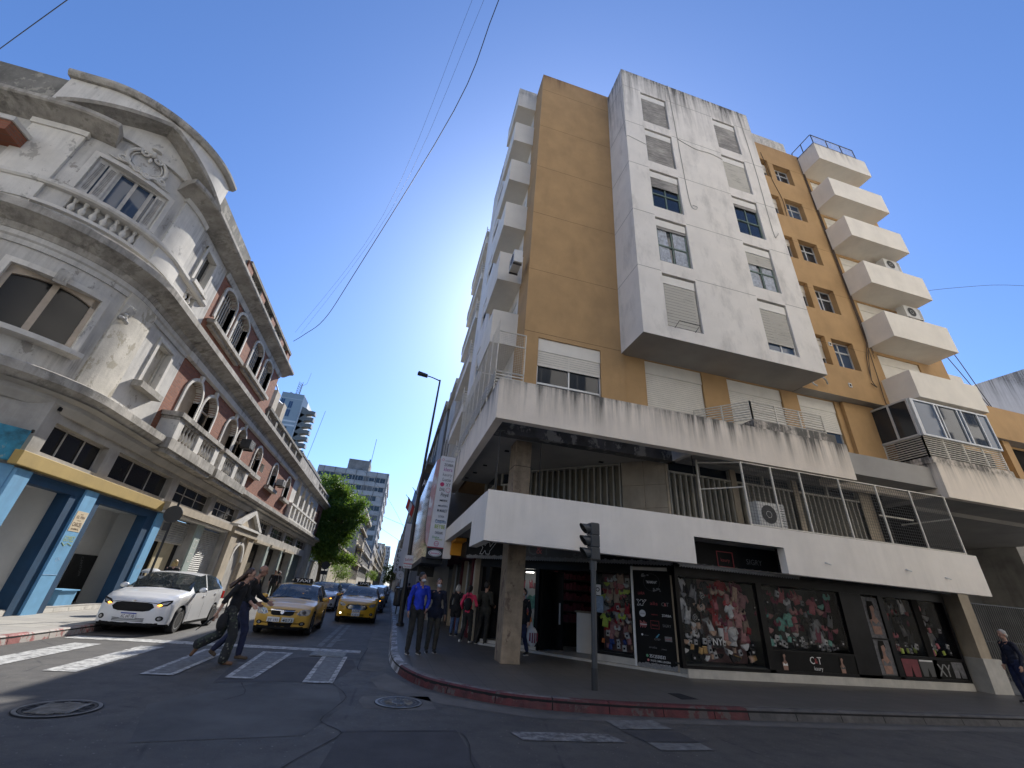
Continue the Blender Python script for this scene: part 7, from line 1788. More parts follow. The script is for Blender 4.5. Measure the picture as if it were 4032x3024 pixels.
for a in (0, 1): m.tube([F.pt(46+a*4, 14+a*2, .02), F.pt(58, 21+a*1.5, .02)], .05, 'slab_dirty', 4)
for z in (14.2, 17.4): m.fbox(F, 44.6, 66, z, z+.10, .0, .02, 'slab_dirty')
ob('form_marks', m, t)
t = thing('garage_entrance', 'dark recessed garage entrance under the white fascia at the right', 'entrance', (23, 14, 0)); m = MB()
m.box(17.9, 32, 16, 16.2, .15, 6.4, 'dark_concrete'); m.box(17.62, 17.8, 10.9, 16, .15, 5.7, 'room_dark'); m.box(28.4, 32, 13.9, 16, .15, 6.9, 'concrete_old'); m.box(17.8, 28.4, 11.0, 16, 5.45, 5.6, 'soffit_grey'); m.box(17.9, 32, 9.6, 16, .15, .17, 'dark_concrete'); ob('walls', m, t)
m = MB()
for k in range(60): m.box(19.2+k*.12, 19.22+k*.12, 13.0, 13.02, .15, 2.7, 'pole_grey')
for z in (.3, 1.4, 2.68): m.box(19.2, 26.4, 13.0, 13.03, z, z+.04, 'pole_grey')
ob('entrance_gate', m, t)
m = MB(); m.box(18.0, 18.4, 11.2, 11.4, 1.25, 2.3, 'sign_white'); ob('notice_board', m, t)

# street name / round post sign on the left
t = thing('round_post_sign', 'dark round traffic sign seen from behind above the shutters', 'traffic sign', (-7.2, 16.3, .15)); m = MB(); m.tube([(-7.05, 16.3, .15), (-7.12, 16.3, 3.5)], .035, 'pole_dark', 8); ob('pole', m, t); m = MB(); m.lathe([(.26, 0), (.27, .02), (.26, .04)], (-7.14, 16.26, 3.12), 'pole_dark', 22, 'y'); m.box(-7.26, -7.10, 16.24, 16.28, 2.6, 2.84, 'pole_dark'); ob('sign_disc', m, t)
t = thing('round_post_sign', 'small dark round sign on a post under the street tree', 'traffic sign', (-7.2, 55, .15)); m = MB(); m.tube([(-7.2, 55, .15), (-7.2, 55, 3.4)], .05, 'pole_dark', 8); ob('pole', m, t); m = MB(); m.lathe([(.42, 0), (.43, .03), (.42, .06)], (-7.2, 54.9, 3.05), 'pole_dark', 20, 'y'); m.box(-7.55, -6.85, 54.88, 54.94, 2.1, 2.5, 'pole_dark'); ob('sign_disc', m, t)

# ---- trees
def leafmat(name, a, b):
    m, t, p = _mk(name); p.inputs['Roughness'].default_value = .6
    pos = t.nodes.new('ShaderNodeNewGeometry').outputs['Position']; oi = _noise(t, pos, 1.1, 3); fi = _noise(t, pos, 9, 2)
    c = _mix(t, _ramp(t, oi, .35, .65), a, b); c = _mix(t, .35, c, _mix(t, _ramp(t, fi, .3, .7), a, b)); _lk(t, c, p.inputs['Base Color'])
    tr = t.nodes.new('ShaderNodeBsdfTranslucent'); _lk(t, _mix(t, .5, c, (.25, .40, .03)), tr.inputs[0]); mx = t.nodes.new('ShaderNodeMixShader'); mx.inputs[0].default_value = .42
    _lk(t, p.outputs[0], mx.inputs[1]); _lk(t, tr.outputs[0], mx.inputs[2]); _lk(t, mx.outputs[0], t.nodes['Material Output'].inputs[0])
leafmat('leaf_green', (.05, .10, .015), (.17, .25, .04)); leafmat('leaf_light', (.12, .18, .04), (.20, .27, .06)); leafmat('leaf_dark', (.02, .035, .012), (.05, .07, .02))
mat('bark', (.09, .075, .055), .9, .3, 6, .6, 20)
def tree(name, x, y, label, blobs, leaf, n, size, trunk_r=.2, z0=.15, seed=1, fork=3.2):
    r_ = random.Random(seed); t = thing(name, label, 'tree', (x, y, z0))
    m = MB(); m.tube([(x, y, z0), (x+.1, y, fork*.5), (x-.05, y, fork)], [trunk_r*1.2, trunk_r, trunk_r*.85], 'bark', 10)
    for bx, by, bz, br in blobs:
        mid = (x*.55+bx*.45+r_.uniform(-.3, .3), y*.55+by*.45, fork*.45+bz*.55)
        m.tube([(x-.05, y, fork-.3), mid, (bx, by, bz)], [trunk_r*.6, trunk_r*.35, trunk_r*.1], 'bark', 6)
        for q in range(5): m.tube([mid, (bx+r_.uniform(-1, 1)*br*.7, by+r_.uniform(-1, 1)*br*.7, bz+r_.uniform(-.7, .8)*br)], [trunk_r*.2, .02], 'bark', 4)
    ob('trunk', m, t, smooth=True)
    m = MB(); tot = sum(b[3]**2 for b in blobs)
    for bx, by, bz, br in blobs:
        clumps = []
        for i in range(int(26*br)+6):
            d = Vector((r_.gauss(0, 1), r_.gauss(0, 1), r_.gauss(0, 1))).normalized(); rr = br*r_.uniform(.45, 1.08); clumps.append((bx+d.x*rr, by+d.y*rr, bz+d.z*rr*.8, r_.uniform(.22, .5)))
        k = int(n*br*br/tot)
        for i in range(k):
            c_ = r_.choice(clumps); p = Vector((c_[0]+r_.gauss(0, c_[3]), c_[1]+r_.gauss(0, c_[3]), c_[2]+r_.gauss(0, c_[3]*.7)))
            a = Vector((r_.gauss(0, 1), r_.gauss(0, 1), r_.gauss(0, .5)-.4)).normalized()*size*r_.uniform(.7, 1.4); b = a.cross(Vector((r_.gauss(0, 1), r_.gauss(0, 1), r_.gauss(0, 1)))).normalized()*size*.32
            m.poly([p, p+a*.5+b, p+a, p+a*.5-b], leaf)
    ob('crown', m, t); return t
tree('street_tree', -8.3, 59, 'large leafy green street tree beyond the old building', [(-9.6, 59, 12.6, 1.9), (-8.6, 60, 10.6, 2.1), (-6.6, 58.5, 9.9, 1.7), (-5.2, 58, 10.6, .8), (-9.8, 58, 9.2, 1.8), (-8.8, 59, 6.8, 2.2), (-6.6, 58.5, 6.6, 1.3), (-10, 57, 5.6, 1.7), (-8.2, 57.5, 4.8, 1.5), (-5.6, 57, 4.0, .75), (-4.6, 57, 3.9, .45), (-6.9, 58, 4.4, .9), (-5.9, 58, 8.0, .8), (-7.2, 60, 8.2, 1.5), (-10.6, 58, 10.8, 1.4), (-4.9, 58.5, 9.0, .7), (-7.6, 59, 12.0, 1.0), (-10.4, 57, 7.4, 1.3)], 'leaf_green', 34000, .27, .24, seed=3)
tree('young_tree', -7.6, 72, 'small light green sapling between the cars and the cream house', [(-7.4, 72, 3.3, 1.1), (-7.0, 72, 2.2, .9), (-6.4, 73, 2.6, .7)], 'leaf_light', 2200, .16, .06, fork=1.6, seed=5)
tree('distant_tree', 1.0, 150, 'dark tree on the far right pavement at the street end', [(.2, 150, 6.0, 2.2), (.6, 155, 4.2, 2.0), (-.2, 160, 3.2, 1.6)], 'leaf_dark', 2500, .4, .2, seed=6)
tree('distant_tree', -5.2, 170, 'small bright tree at the far end of the left pavement', [(-6.2, 170, 4.5, 1.8), (-5.0, 172, 3.6, 1.4)], 'leaf_light', 1500, .3, .15, seed=8)
# ================================================================ cars
def carpaint(name, col, rough=.28):
    m, t, p = _mk(name); p.inputs['Base Color'].default_value = (*col, 1); p.inputs['Roughness'].default_value = rough
    p.inputs['Coat Weight'].default_value = .8; p.inputs['Coat Roughness'].default_value = .05
    c = _mix(t, _ramp(t, _noise(t, t.nodes.new('ShaderNodeTexCoord').outputs['Object'], 3, 6, .7), .5, .85), col, tuple(x*.82+.02 for x in col)); _lk(t, c, p.inputs['Base Color'])
carpaint('paint_white', (.72, .73, .74)); carpaint('paint_taxi', (.62, .33, .012), .35); carpaint('paint_silver', (.42, .43, .45)); carpaint('paint_dark', (.03, .035, .05)); carpaint('paint_beige', (.45, .40, .30)); carpaint('paint_blue', (.10, .16, .24)); carpaint('paint_taxi_dusty', (.60, .35, .05), .5)
mat('car_black', (.008, .008, .008), .55, .1, 5, .03, spec=.15); mat('tyre', (.016, .016, .016), .85, .1, 8, .2); mat('rim', (.50, .51, .52), .3, .05, 6, .02, metal=.8); mat('chrome', (.6, .6, .6), .15, 0, bump=0, metal=1); mat('seat_grey', (.05, .05, .055), .9, .2, 6, .1)
mat('plate_white', (.68, .68, .68), .5, 0, bump=0); mat('plate_blue', (.04, .06, .30), .5, 0, bump=0); mat('plate_ink', (.04, .04, .05), .6, 0, bump=0); mat('taillight', (.45, .02, .015), .2, 0, bump=0)
mat('indicator_lit', (1, .38, .04), .4, 0, bump=0, emis=3.0); mat('headlight_lit', (1, .85, .55), .4, 0, bump=0, emis=5.0); mat('lamp_reflector', (.45, .46, .48), .2, .3, 14, .3, metal=.6)
glassmat('car_glass', (.03, .04, .045), .02, .72, .9); glassmat('lamp_glass', (.25, .26, .28), .04, .45, .7)
def interp(keys, s):
    for i in range(len(keys)-1):
        a, b = keys[i], keys[i+1]
        if s <= b[0]:
            t = (s-a[0])/max(1e-6, b[0]-a[0]); t2 = t*t*(3-2*t)*.5+t*.5
            return a[1]+(b[1]-a[1])*t2
    return keys[-1][1]
def make_car(kind, paint, plate, detail=True, taxi=False):
    """local frame: nose at y=0 pointing -Y, x across, wheels on z=0"""
    P = dict(ka=dict(L=3.9, W=.875, H=1.50, wf=.74, wr=3.24, hood=[(0, .74), (.12, .84), (.45, .96), (.85, 1.02)], cowl=.90, rf=1.72, rr=2.95, rb=3.72, belt=[(0, .70), (.6, .90), (1.2, .96), (3.0, 1.06), (3.9, 1.08)]),
             sedan=dict(L=4.15, W=.83, H=1.44, wf=.78, wr=3.16, hood=[(0, .66), (.12, .76), (.5, .88), (1.0, .96)], cowl=1.02, rf=1.78, rr=2.85, rb=3.42, belt=[(0, .62), (.6, .84), (1.2, .90), (3.0, .98), (4.15, 1.0)]))[kind]
    L, W, H = P['L'], P['W'], P['H']; trunk = kind == 'sedan'
    R = .305; AR = .37
    # stations
    ys = sorted({0, .05, .12, .22, .35, P['wf']+AR+.02, P['cowl'], P['cowl']+.08, P['rf']-.02, P['rf'], 2.06, 2.14, P['rr'], P['rb'], L-.35, L-.18, L-.06, L, *[P[w_]+AR*cos(pi*k/10) for w_ in ('wf', 'wr') for k in range(11)], *[i*.2 for i in range(1, int(L/.2))]})
    ys2 = [ys[0]]
    for y in ys[1:]:
        if y-ys2[-1] > .022: ys2.append(y)
    ys = ys2; ys[-1] = L
    top_keys = P['hood']+[(P['cowl']+.001, P['hood'][-1][1]+.01), (P['rf'], H-.045), (P['rf']+.35, H-.005), (2.5, H), (P['rr'], H-.05)]+([(P['rb'], 1.05), (P['rb']+.1, 1.02), (L-.05, .99), (L, .94)] if trunk else [((P['rr']+P['rb'])/2, 1.36), (P['rb'], 1.12), (L-.03, 1.03), (L, .98)])
    def top(y): return interp(top_keys, y)
    def belt(y): return min(interp(P['belt'], y), top(y)-.012)
    def plan(y):   # half width
        w = W
        if y < .9: w = W*(.90+.10*min(1, (y/.9))**.5)
        if y > L-.7: w = W*(.88+.12*min(1, (L-y)/.7)**.6)
        return w
    def roofw(y):
        g = max(0, min(1, (top(y)-belt(y))/.35)); return plan(y)*(1-.07*g)-.14*g
    NS = 6; NV = 6
    def low(y):
        z = .20 if .25 < y < L-.25 else .24
        for w_ in (P['wf'], P['wr']):
            d = abs(y-w_)
            if d < AR: z = max(z, R+sqrt(max(0, AR*AR-d*d)))
        return z
    nb = .26
    def section(y):
        pts = []
        f = max(0, 1-y/.45); b = max(0, 1-(L-y)/.40)
        zt, zb = top(y), belt(y); wr_, wb = roofw(y), plan(y)
        for i in range(NS+1):      # centre to edge across the top
            s = i/NS; x = wr_*s; crown = .045 if zt-zb > .2 else .055
            z = zt-crown*s**2.2-(zt-zb-crown)*(max(0, s-.82)/.18)**2*.0
            pts.append([x, y, z])
        ze = pts[-1][2]
        zl = low(y)
        gl = (zt-zb) > .12
        for j in range(1, 4):      # edge down to belt
            t = j/3; pts.append([wr_+(wb*.985-wr_)*t, y, ze+(zb-ze)*t])
        for j, (t, ww) in enumerate(((.18, 1.0), (.45, 1.0), (.75, .992), (1, .975))):
            pts.append([wb*ww, y, zb+(zl-zb)*t])
        for p in pts:
            u = min(1, p[0]/W)
            p[1] += nb*f**1.3*(u**2.6)-(.0)+(-.22*b**1.3*(u**2.6))
        return pts
    secs = [section(y) for y in ys]; n = len(secs[0])
    B = MB(); G = {'windscreen': MB(), 'side_glass': MB(), 'rear_glass': MB()}
    def isglass(y0, y1, j):
        ym = (y0+y1)/2
        if P['cowl']+.08 <= ym+.01 and ym < P['rf']-.02 and j < NS-0: return 'windscreen'
        if P['rr']+.05 < ym < P['rb']-.04 and j < NS-1: return 'rear_glass'
        if NS <= j < NS+3 and P['cowl']+.30 < ym < P['rb']-(.28 if not trunk else .35) and not (2.06 <= ym <= 2.14):
            zt = top(ym); zb = belt(ym)
            if zt-zb > .18: return 'side_glass'
        return None
    for sgn in (1, -1):
        for i in range(len(secs)-1):
            for j in range(n-1):
                q = [secs[i][j], secs[i][j+1], secs[i+1][j+1], secs[i+1][j]]
                q = [(p[0]*sgn, p[1], p[2]) for p in q]
                g = isglass(ys[i], ys[i+1], j)
                if g: G[g].poly(q, 'car_glass')
                else: B.poly(q, paint)
    # front and rear faces: rows follow the end section downwards
    def face(sec, s, k):
        rows = [sec[NS]]+sec[NS+1:]
        for sgn in (1, -1):
            grid = []
            for ri, r_ in enumerate(rows):
                row = []
                z = r_[2]; t = max(0, min(1, (z-.2)/.55))
                for i in range(9):
                    u = i/8; x = r_[0]*u
                    if ri == 0: p0 = sec[0]; z_ = interp([(0, p0[2]), (1, rows[0][2])], u); base = interp([(0, sec[0][1]), (1, rows[0][1])], u**2.6 if u else 0)
                    else: z_ = z; base = None
                    yb = sec[0][1]+(r_[1]-sec[0][1])*(x/max(.01, r_[0]))**2.6
                    bump = (.05*sin(pi*min(1, max(0, (.72-z_)/.42))))*(1-u**4) if ri else 0
                    row.append((x*sgn, yb-s*bump, z_))
                grid.append(row)
            for a in range(len(grid)-1):
                for c in range(8): B.poly([grid[a][c], grid[a][c+1], grid[a+1][c+1], grid[a+1][c]], paint)
    face(secs[0], 1, 0); face(secs[-1], -1, 1)
    def FF(x, z):       # front surface y at (x, z)
        sec = secs[0]; y0 = sec[0][1]; e = sec[NS+3]
        yb = y0+(e[1]-y0)*min(1, abs(x)/e[0])**2.6
        return yb-.05*sin(pi*min(1, max(0, (.72-z)/.42)))*(1-min(1, abs(x)/e[0])**4)
    def patch(mb, pts, off, mt, F=FF, th=.0):
        cx_ = sum(p[0] for p in pts)/len(pts); cz_ = sum(p[1] for p in pts)/len(pts); n_ = len(pts); rings = []
        for k in range(4): rings.append([(cx_+(p[0]-cx_)*(1-k/4), cz_+(p[1]-cz_)*(1-k/4)) for p in pts])
        f3 = lambda p: (p[0], F(p[0], p[1])-off, p[1])
        for k in range(3):
            for i in range(n_): mb.poly([f3(rings[k][i]), f3(rings[k][(i+1) % n_]), f3(rings[k+1][(i+1) % n_]), f3(rings[k+1][i])], mt)
        mb.poly([f3(p) for p in rings[3]], mt)
        for i in range(n_):
            a, b = pts[i], pts[(i+1) % n_]; mb.poly([(a[0], F(*a)+.01, a[1]), (b[0], F(*b)+.01, b[1]), f3(b), f3(a)], mt)
    root = bpy.data.objects.new('car', None); COL.objects.link(root); ORG[root.name] = (0, 0, 0); root.empty_display_size = .3
    def O(name, mb, par=root, **k): return ob(name, mb, par, **k)
    body = O('body', B, smooth=38)
    for k_, g in G.items():
        if g.v: O(k_, g, smooth=38)
    # rubber edges, door lines
    m = MB()
    for sx in (1, -1):
        for y in ((1.22, 2.10, 3.02) if not trunk else (1.25, 2.10, 2.95)):
            zb = belt(y); w = plan(y)
            m.poly([(sx*(w+.004), y-.006, .30), (sx*(w+.004), y+.006, .30), (sx*(w*.99+.006), y+.006, zb-.01), (sx*(w*.99+.006), y-.006, zb-.01)], 'car_black')
        m.box(sx*(W-.01) if sx > 0 else -W-.004, sx*W+.004 if sx > 0 else -(W-.01), P['wf']+AR+.05, P['wr']-AR-.05, .19, .25, 'car_black')
    m.box(-.55, .55, .10, .6, .17, .21, 'car_black'); m.box(-W*.9, W*.9, .3, L-.3, .18, .22, 'car_black')
    for w_ in ('wf', 'wr'):
        for sx in (1, -1): m.box(sx*.35 if sx > 0 else -.83, .83 if sx > 0 else -.35, P[w_]-.36, P[w_]+.36, .30, .62, 'car_black') if False else None
    pts = [(x*.9, .20) for x in (-.75, -.4, 0, .4, .75)]+[(x*.9, .27) for x in (.72, .4, 0, -.4, -.72)]
    patch(m, pts, .006, 'car_black'); O('lower_trim', m)
    # wheel wells and wheels
    m = MB()
    for w_ in ('wf', 'wr'):
        for sx in (1, -1):
            xa, xb = (W-.28, W-.06)
            vs = []; N = 14
            for x in (xa*sx, xb*sx): vs += [(x, P[w_]+(AR+.0)*cos(pi*k/N), R+(AR)*sin(pi*k/N)) for k in range(N+1)]
            m.raw(vs, [(k, k+1, N+2+k, N+1+k) for k in range(N)]+[tuple(range(N+1))], 'car_black')
    O('wheel_wells', m)
    for w_ in ('wf', 'wr'):
        for sx in (1, -1):
            c = (sx*(W-.10), P[w_], R)
            wm = MB(); wm.lathe([(R*.62, -.09), (R*.9, -.095), (R, -.06), (R, .06), (R*.9, .095), (R*.64, .09)], c, 'tyre', 26, 'x'); wh = O('wheel', wm, smooth=50)
            wm = MB(); xo = c[0]+sx*.075
            def rng(r0, r1, xx, mt_, nn=26):
                for k in range(nn):
                    a0, a1 = 2*pi*k/nn, 2*pi*(k+1)/nn
                    wm.poly([(xx, c[1]+r0*cos(a0), c[2]+r0*sin(a0)), (xx, c[1]+r1*cos(a0), c[2]+r1*sin(a0)), (xx, c[1]+r1*cos(a1), c[2]+r1*sin(a1)), (xx, c[1]+r0*cos(a1), c[2]+r0*sin(a1))], mt_)
            rng(0, R*.66, c[0]+sx*.03, 'car_black'); rng(R*.60, R*.68, xo+sx*.016, 'rim'); rng(0, R*.17, xo+sx*.012, 'rim')
            for k in range(7):
                a = 2*pi*k/7
                for da in (-.10, .10):
                    d1 = a+da*1.0; d2 = a+da*1.6
                    wm.hexa([(xo-sx*.01, c[1]+R*.12*cos(a-.3*0)+.02*sin(a)*da*10, c[2]+R*.12*sin(a)), (xo-sx*.01, c[1]+R*.62*cos(d2-.06), c[2]+R*.62*sin(d2-.06)), (xo-sx*.01, c[1]+R*.62*cos(d2+.06), c[2]+R*.62*sin(d2+.06)), (xo-sx*.01, c[1]+R*.16*cos(d1), c[2]+R*.16*sin(d1)),
                             (xo+sx*.014, c[1]+R*.12*cos(a), c[2]+R*.12*sin(a)), (xo+sx*.012, c[1]+R*.62*cos(d2-.04), c[2]+R*.62*sin(d2-.04)), (xo+sx*.012, c[1]+R*.62*cos(d2+.04), c[2]+R*.62*sin(d2+.04)), (xo+sx*.014, c[1]+R*.16*cos(d1), c[2]+R*.16*sin(d1))], 'rim')
            O('rim', wm, wh)
    # grille, lamps, plate
    m = MB()
    if kind == 'ka':
        g = [(-.47, .62), (-.40, .70), (-.28, .72), (0, .725), (.28, .72), (.40, .70), (.47, .62), (.40, .545), (.28, .52), (0, .515), (-.28, .52), (-.40, .545)]
        patch(m, g, .012, 'car_black')
        gr_ = O('grille', m)
        if taxi:
            m = MB()
            for k in range(5): z = .535+k*.035; hw_ = .38-abs(k-2)*.025; patch(m, [(-hw_, z), (hw_, z), (hw_, z+.012), (-hw_, z+.012)], .022, 'chrome')
            O('grille_bars', m, gr_)
        m = MB()
        for k in range(3): patch(m, [(-.34, .29+k*.03), (.34, .29+k*.03), (.36, .305+k*.03), (-.36, .305+k*.03)], .012, 'car_black')
        O('lower_grille', m)
        for sx in (1, -1):
            m = MB(); hp = [(sx*.49, .68), (sx*.58, .64), (sx*.71, .665), (sx*.765, .74), (sx*.775, .80), (sx*.70, .79), (sx*.58, .76)]
            patch(m, hp, .010, 'lamp_reflector' if taxi else 'car_black'); h = O('headlight', m, smooth=True)
            m = MB(); hp2 = [(sx*.57, .675), (sx*.69, .69), (sx*.75, .765), (sx*.60, .735)]; patch(m, hp2, .018, 'lamp_reflector')
            if not taxi: patch(m, [(sx*.51, .675), (sx*.575, .65), (sx*.62, .675), (sx*.58, .70)], .024, 'indicator_lit')
            O('lamp_unit', m, h)
            m = MB(); fp = [(sx*.65+.075*cos(a*pi/6), .37+.06*sin(a*pi/6)) for a in range(12)]; patch(m, fp, .010, 'car_black'); fo = O('fog_light', m)
            m = MB(); fp = [(sx*.65+.038*cos(a*pi/6), .37+.036*sin(a*pi/6)) for a in range(12)]; patch(m, fp, .018, 'headlight_lit' if (taxi and sx < 0) else 'lamp_reflector'); O('fog_lens', m, fo)
        m = MB(); patch(m, [(-.045, .755), (0, .768), (.045, .755), (0, .742)], .02, 'chrome'); O('badge', m)
        pz = .42
    else:
        g = [(-.34, .70), (.34, .70), (.31, .57), (.24, .545), (-.24, .545), (-.31, .57)]
        patch(m, g, .012, 'car_black'); gr_ = O('grille', m)
        m = MB(); patch(m, [(-.34, .665), (-.04, .655), (-.04, .69), (-.35, .705)], .022, 'chrome'); patch(m, [(.05, .655), (.34, .665), (.35, .68), (.05, .672)], .022, 'chrome'); patch(m, [(.05*cos(a*pi/6), .635+.055*sin(a*pi/6)) for a in range(12)], .03, 'chrome'); O('badge', m, gr_)
        m = MB(); patch(m, [(-.36, .37), (.36, .37), (.30, .25), (-.30, .25)], .012, 'car_black'); patch(m, [(-.66, .375), (-.36, .35), (-.36, .33), (-.64, .34)], .012, 'car_black'); patch(m, [(.66, .375), (.36, .35), (.36, .33), (.64, .34)], .012, 'car_black'); O('lower_grille', m)
        for sx in (1, -1):
            m = MB(); hp = [(sx*.40, .60), (sx*.50, .555), (sx*.70, .56), (sx*.755, .62), (sx*.755, .72), (sx*.62, .735), (sx*.48, .70)]
            patch(m, hp, .010, 'lamp_reflector'); h = O('headlight', m, smooth=True)
            m = MB(); patch(m, [(sx*.60+.05*cos(a*pi/6), .64+.05*sin(a*pi/6)) for a in range(12)], .018, 'chrome' if sx < 0 else 'seat_grey'); patch(m, [(sx*.48+.035*cos(a*pi/6), .63+.04*sin(a*pi/6)) for a in range(12)], .018, 'lamp_glass'); O('lamp_unit', m, h)
            m = MB(); fp = [(sx*.60+.085*cos(a*pi/6), .345+.055*sin(a*pi/6)) for a in range(12)]; patch(m, fp, .012, 'car_black'); fo = O('fog_light', m); m = MB(); patch(m, [(sx*.60+.04*cos(a*pi/6), .345+.035*sin(a*pi/6)) for a in range(12)], .02, 'lamp_reflector'); O('fog_lens', m, fo)
        pz = .435
    if plate:
        yy = FF(0, pz)-.03
        F = Fr(0, yy, 1, 0, 0, -1)
        for pl in plate:
            m = MB(); u = pl.get('x', 0); z = pz+pl.get('dz', 0); m.fbox(F, u-.17, u+.17, z-.06, z+.065, -.03, 0, pl.get('m', 'plate_white')); p_ = O('number_plate', m)
            m = MB()
            if pl.get('band', True): m.fbox(F, u-.17, u+.17, z+.038, z+.065, 0, .002, 'plate_blue')
            m.text(pl['t'], F, u, z-.045, .10, .003, pl.get('ink', 'plate_ink'), width=.29, bold=True); O('plate_lettering', m, p_)
    # tail lights, mirrors, handles, wipers, interior
    for sx in (1, -1):
        m = MB(); m.box(min(sx*(W-.16), sx*(W-.03)), max(sx*(W-.16), sx*(W-.03)), L-.30, L-.13, .78, 1.0, 'taillight'); O('tail_light', m)
        m = MB(); y = P['cowl']+.42; x = plan(y); z = belt(y)+.05
        m.ell((sx*(x+.13), y, z+.035), (.105, .065, .07), paint, 12, 8); mi_ = O('side_mirror', m, smooth=True)
        m = MB(); m.tube([(sx*(x-.03), y+.02, z-.02), (sx*(x+.09), y, z-.01)], .022, 'car_black', 6); m.box(min(sx*(x+.05), sx*(x+.21)), max(sx*(x+.05), sx*(x+.21)), y+.05, y+.065, z-.01, z+.08, 'chrome'); O('mirror_arm', m, mi_)
        m = MB()
        for y in ((1.98, 2.88) if not trunk else (1.95, 2.82)): w = plan(y); m.box(min(sx*(w-.01), sx*(w+.025)), max(sx*(w-.01), sx*(w+.025)), y-.09, y+.02, belt(y)-.14, belt(y)-.11, paint)
        O('door_handle', m, bevel=.004)
    m = MB()
    for x0, x1 in ((-.62, -.02), (-.02, .55)): m.tube([(x0, P['cowl']+.06, top(P['cowl'])-.01), ((x0+x1)/2, P['cowl']+.10, top(P['cowl']+.1)+.012), (x1, P['cowl']+.10, top(P['cowl']+.1)-.002)], .009, 'car_black', 5)
    O('wipers', m)
    m = MB(); m.tube([(.0, P['rf']+.05, H-.02), (.0, P['rf']+.02, H+.04), (0, P['rf']+.18, H+.16)], .006, 'car_black', 5); O('roof_aerial', m)
    if detail:
        m = MB(); m.box(-.7, .7, P['cowl']+.12, P['cowl']+.5, .75, .93, 'seat_grey'); m.lathe([(.17, 0), (.19, .012), (.17, .024)], (.32, P['cowl']+.55, .93), 'car_black', 16, 'y'); O('dashboard', m)
        for sx in (1, -1):
            m = MB(); m.hexa([(sx*.36-.23, 2.0, .30), (sx*.36+.23, 2.0, .30), (sx*.36+.23, 2.5, .30), (sx*.36-.23, 2.5, .30), (sx*.36-.22, 2.25, 1.02), (sx*.36+.22, 2.25, 1.02), (sx*.36+.22, 2.42, 1.02), (sx*.36-.22, 2.42, 1.02)], 'seat_grey'); m.box(sx*.36-.12, sx*.36+.12, 2.32, 2.42, 1.02, 1.22, 'seat_grey'); O('seat', m, bevel=.03)
        m = MB(); m.box(-.65, .65, 3.0, 3.15, .3, .98, 'seat_grey'); m.box(-.75, .75, 1.0, 3.5, .22, .3, 'car_black'); O('rear_bench', m)
    if taxi:
        m = MB(); y = 1.95 if kind == 'ka' else 2.0; m.hexa([(-.32, y-.06, H-.01), (.32, y-.06, H-.01), (.32, y+.08, H-.01), (-.32, y+.08, H-.01), (-.30, y-.02, H+.15), (.30, y-.02, H+.15), (.30, y+.05, H+.15), (-.30, y+.05, H+.15)], 'car_black'); ts = O('roof_sign', m, bevel=.008)
        m = MB(); F = Fr(0, y-.07, 1, 0, 0, -1); m.text('TAXI', F, 0, H+.03, .13, .003, 'plate_white', width=.46, bold=True); O('sign_lettering', m, ts)
    return root
def put(car, x, y, label, cat='car', name='parked_car', rz=0, group=None, cp=False, sc=1):
    c = copy_tree(car) if cp else car
    c.location = (x, y, 0); c.rotation_euler = (0, 0, rz); c.name = name; c.scale = (sc, sc, sc)
    tag(c, label, cat, group); return c
G_ = 'cars queuing down the street'
c1 = make_car('ka', 'paint_white', [dict(t='AC 647 VB')]); put(c1, -6.20, 14.15, 'white hatchback with lit orange indicators stopped at the left kerb', name='white_hatchback', group=G_)
c2 = make_car('sedan', 'paint_taxi_dusty', [dict(t='JIY 192', x=-.20, m='plate_white', band=False, dz=0, ink='plate_ink'), dict(t='4073', x=.20, m='rim', band=False, dz=.0, ink='car_black')], taxi=True); put(c2, -2.90, 15.55, 'dusty yellow taxi sedan, the nearest taxi to the crosswalk', 'taxi', 'yellow_taxi', group=G_)
c3 = make_car('ka', 'paint_taxi', [dict(t='AC 583 VK', x=-.0, dz=-.07, band=False), dict(t='2208', x=.0, dz=.075)], taxi=True); put(c3, -1.12, 21.75, 'yellow taxi hatchback with chrome grille and one lit lamp, second in the right lane', 'taxi', 'yellow_taxi', group=G_)
cs = make_car('ka', 'paint_silver', [dict(t='AB 305 KL')], detail=False); put(cs, -3.55, 28.2, 'silver hatchback queuing behind the dusty taxi', name='queuing_car', group=G_)
for x, y, pm, lb in ((-.85, 30.2, 'paint_dark', 'dark car right behind the second taxi'), (-3.3, 37.5, 'paint_taxi', 'yellow car behind the silver hatchback'), (-.75, 37.8, 'paint_dark', 'dark car close to the right kerb with a lit lamp'), (-5.9, 33.5, 'paint_beige', 'pale beige car in the left lane behind the white hatchback'), (-2.2, 45, 'paint_white', 'white van-like car roof in the middle of the queue'),
                     (-.6, 47, 'paint_blue', 'blue grey car far along the right lane'), (-4.6, 52, 'paint_taxi', 'yellow taxi far back in the left lane'), (-.9, 58, 'paint_silver', 'silver car far along the right lane'), (-3.4, 62, 'paint_white', 'white car far back in the middle lane'), (-.8, 72, 'paint_dark', 'small dark car far down the right lane'), (-3.2, 80, 'paint_silver', 'tiny silver car far down the middle lane'), (-.7, 92, 'paint_white', 'tiny white car far down the right lane')):
    c = put(cs, x, y, lb, name='queuing_car', group=G_, cp=True, sc=1.0)
    setmat(c, 'paint_silver', pm)
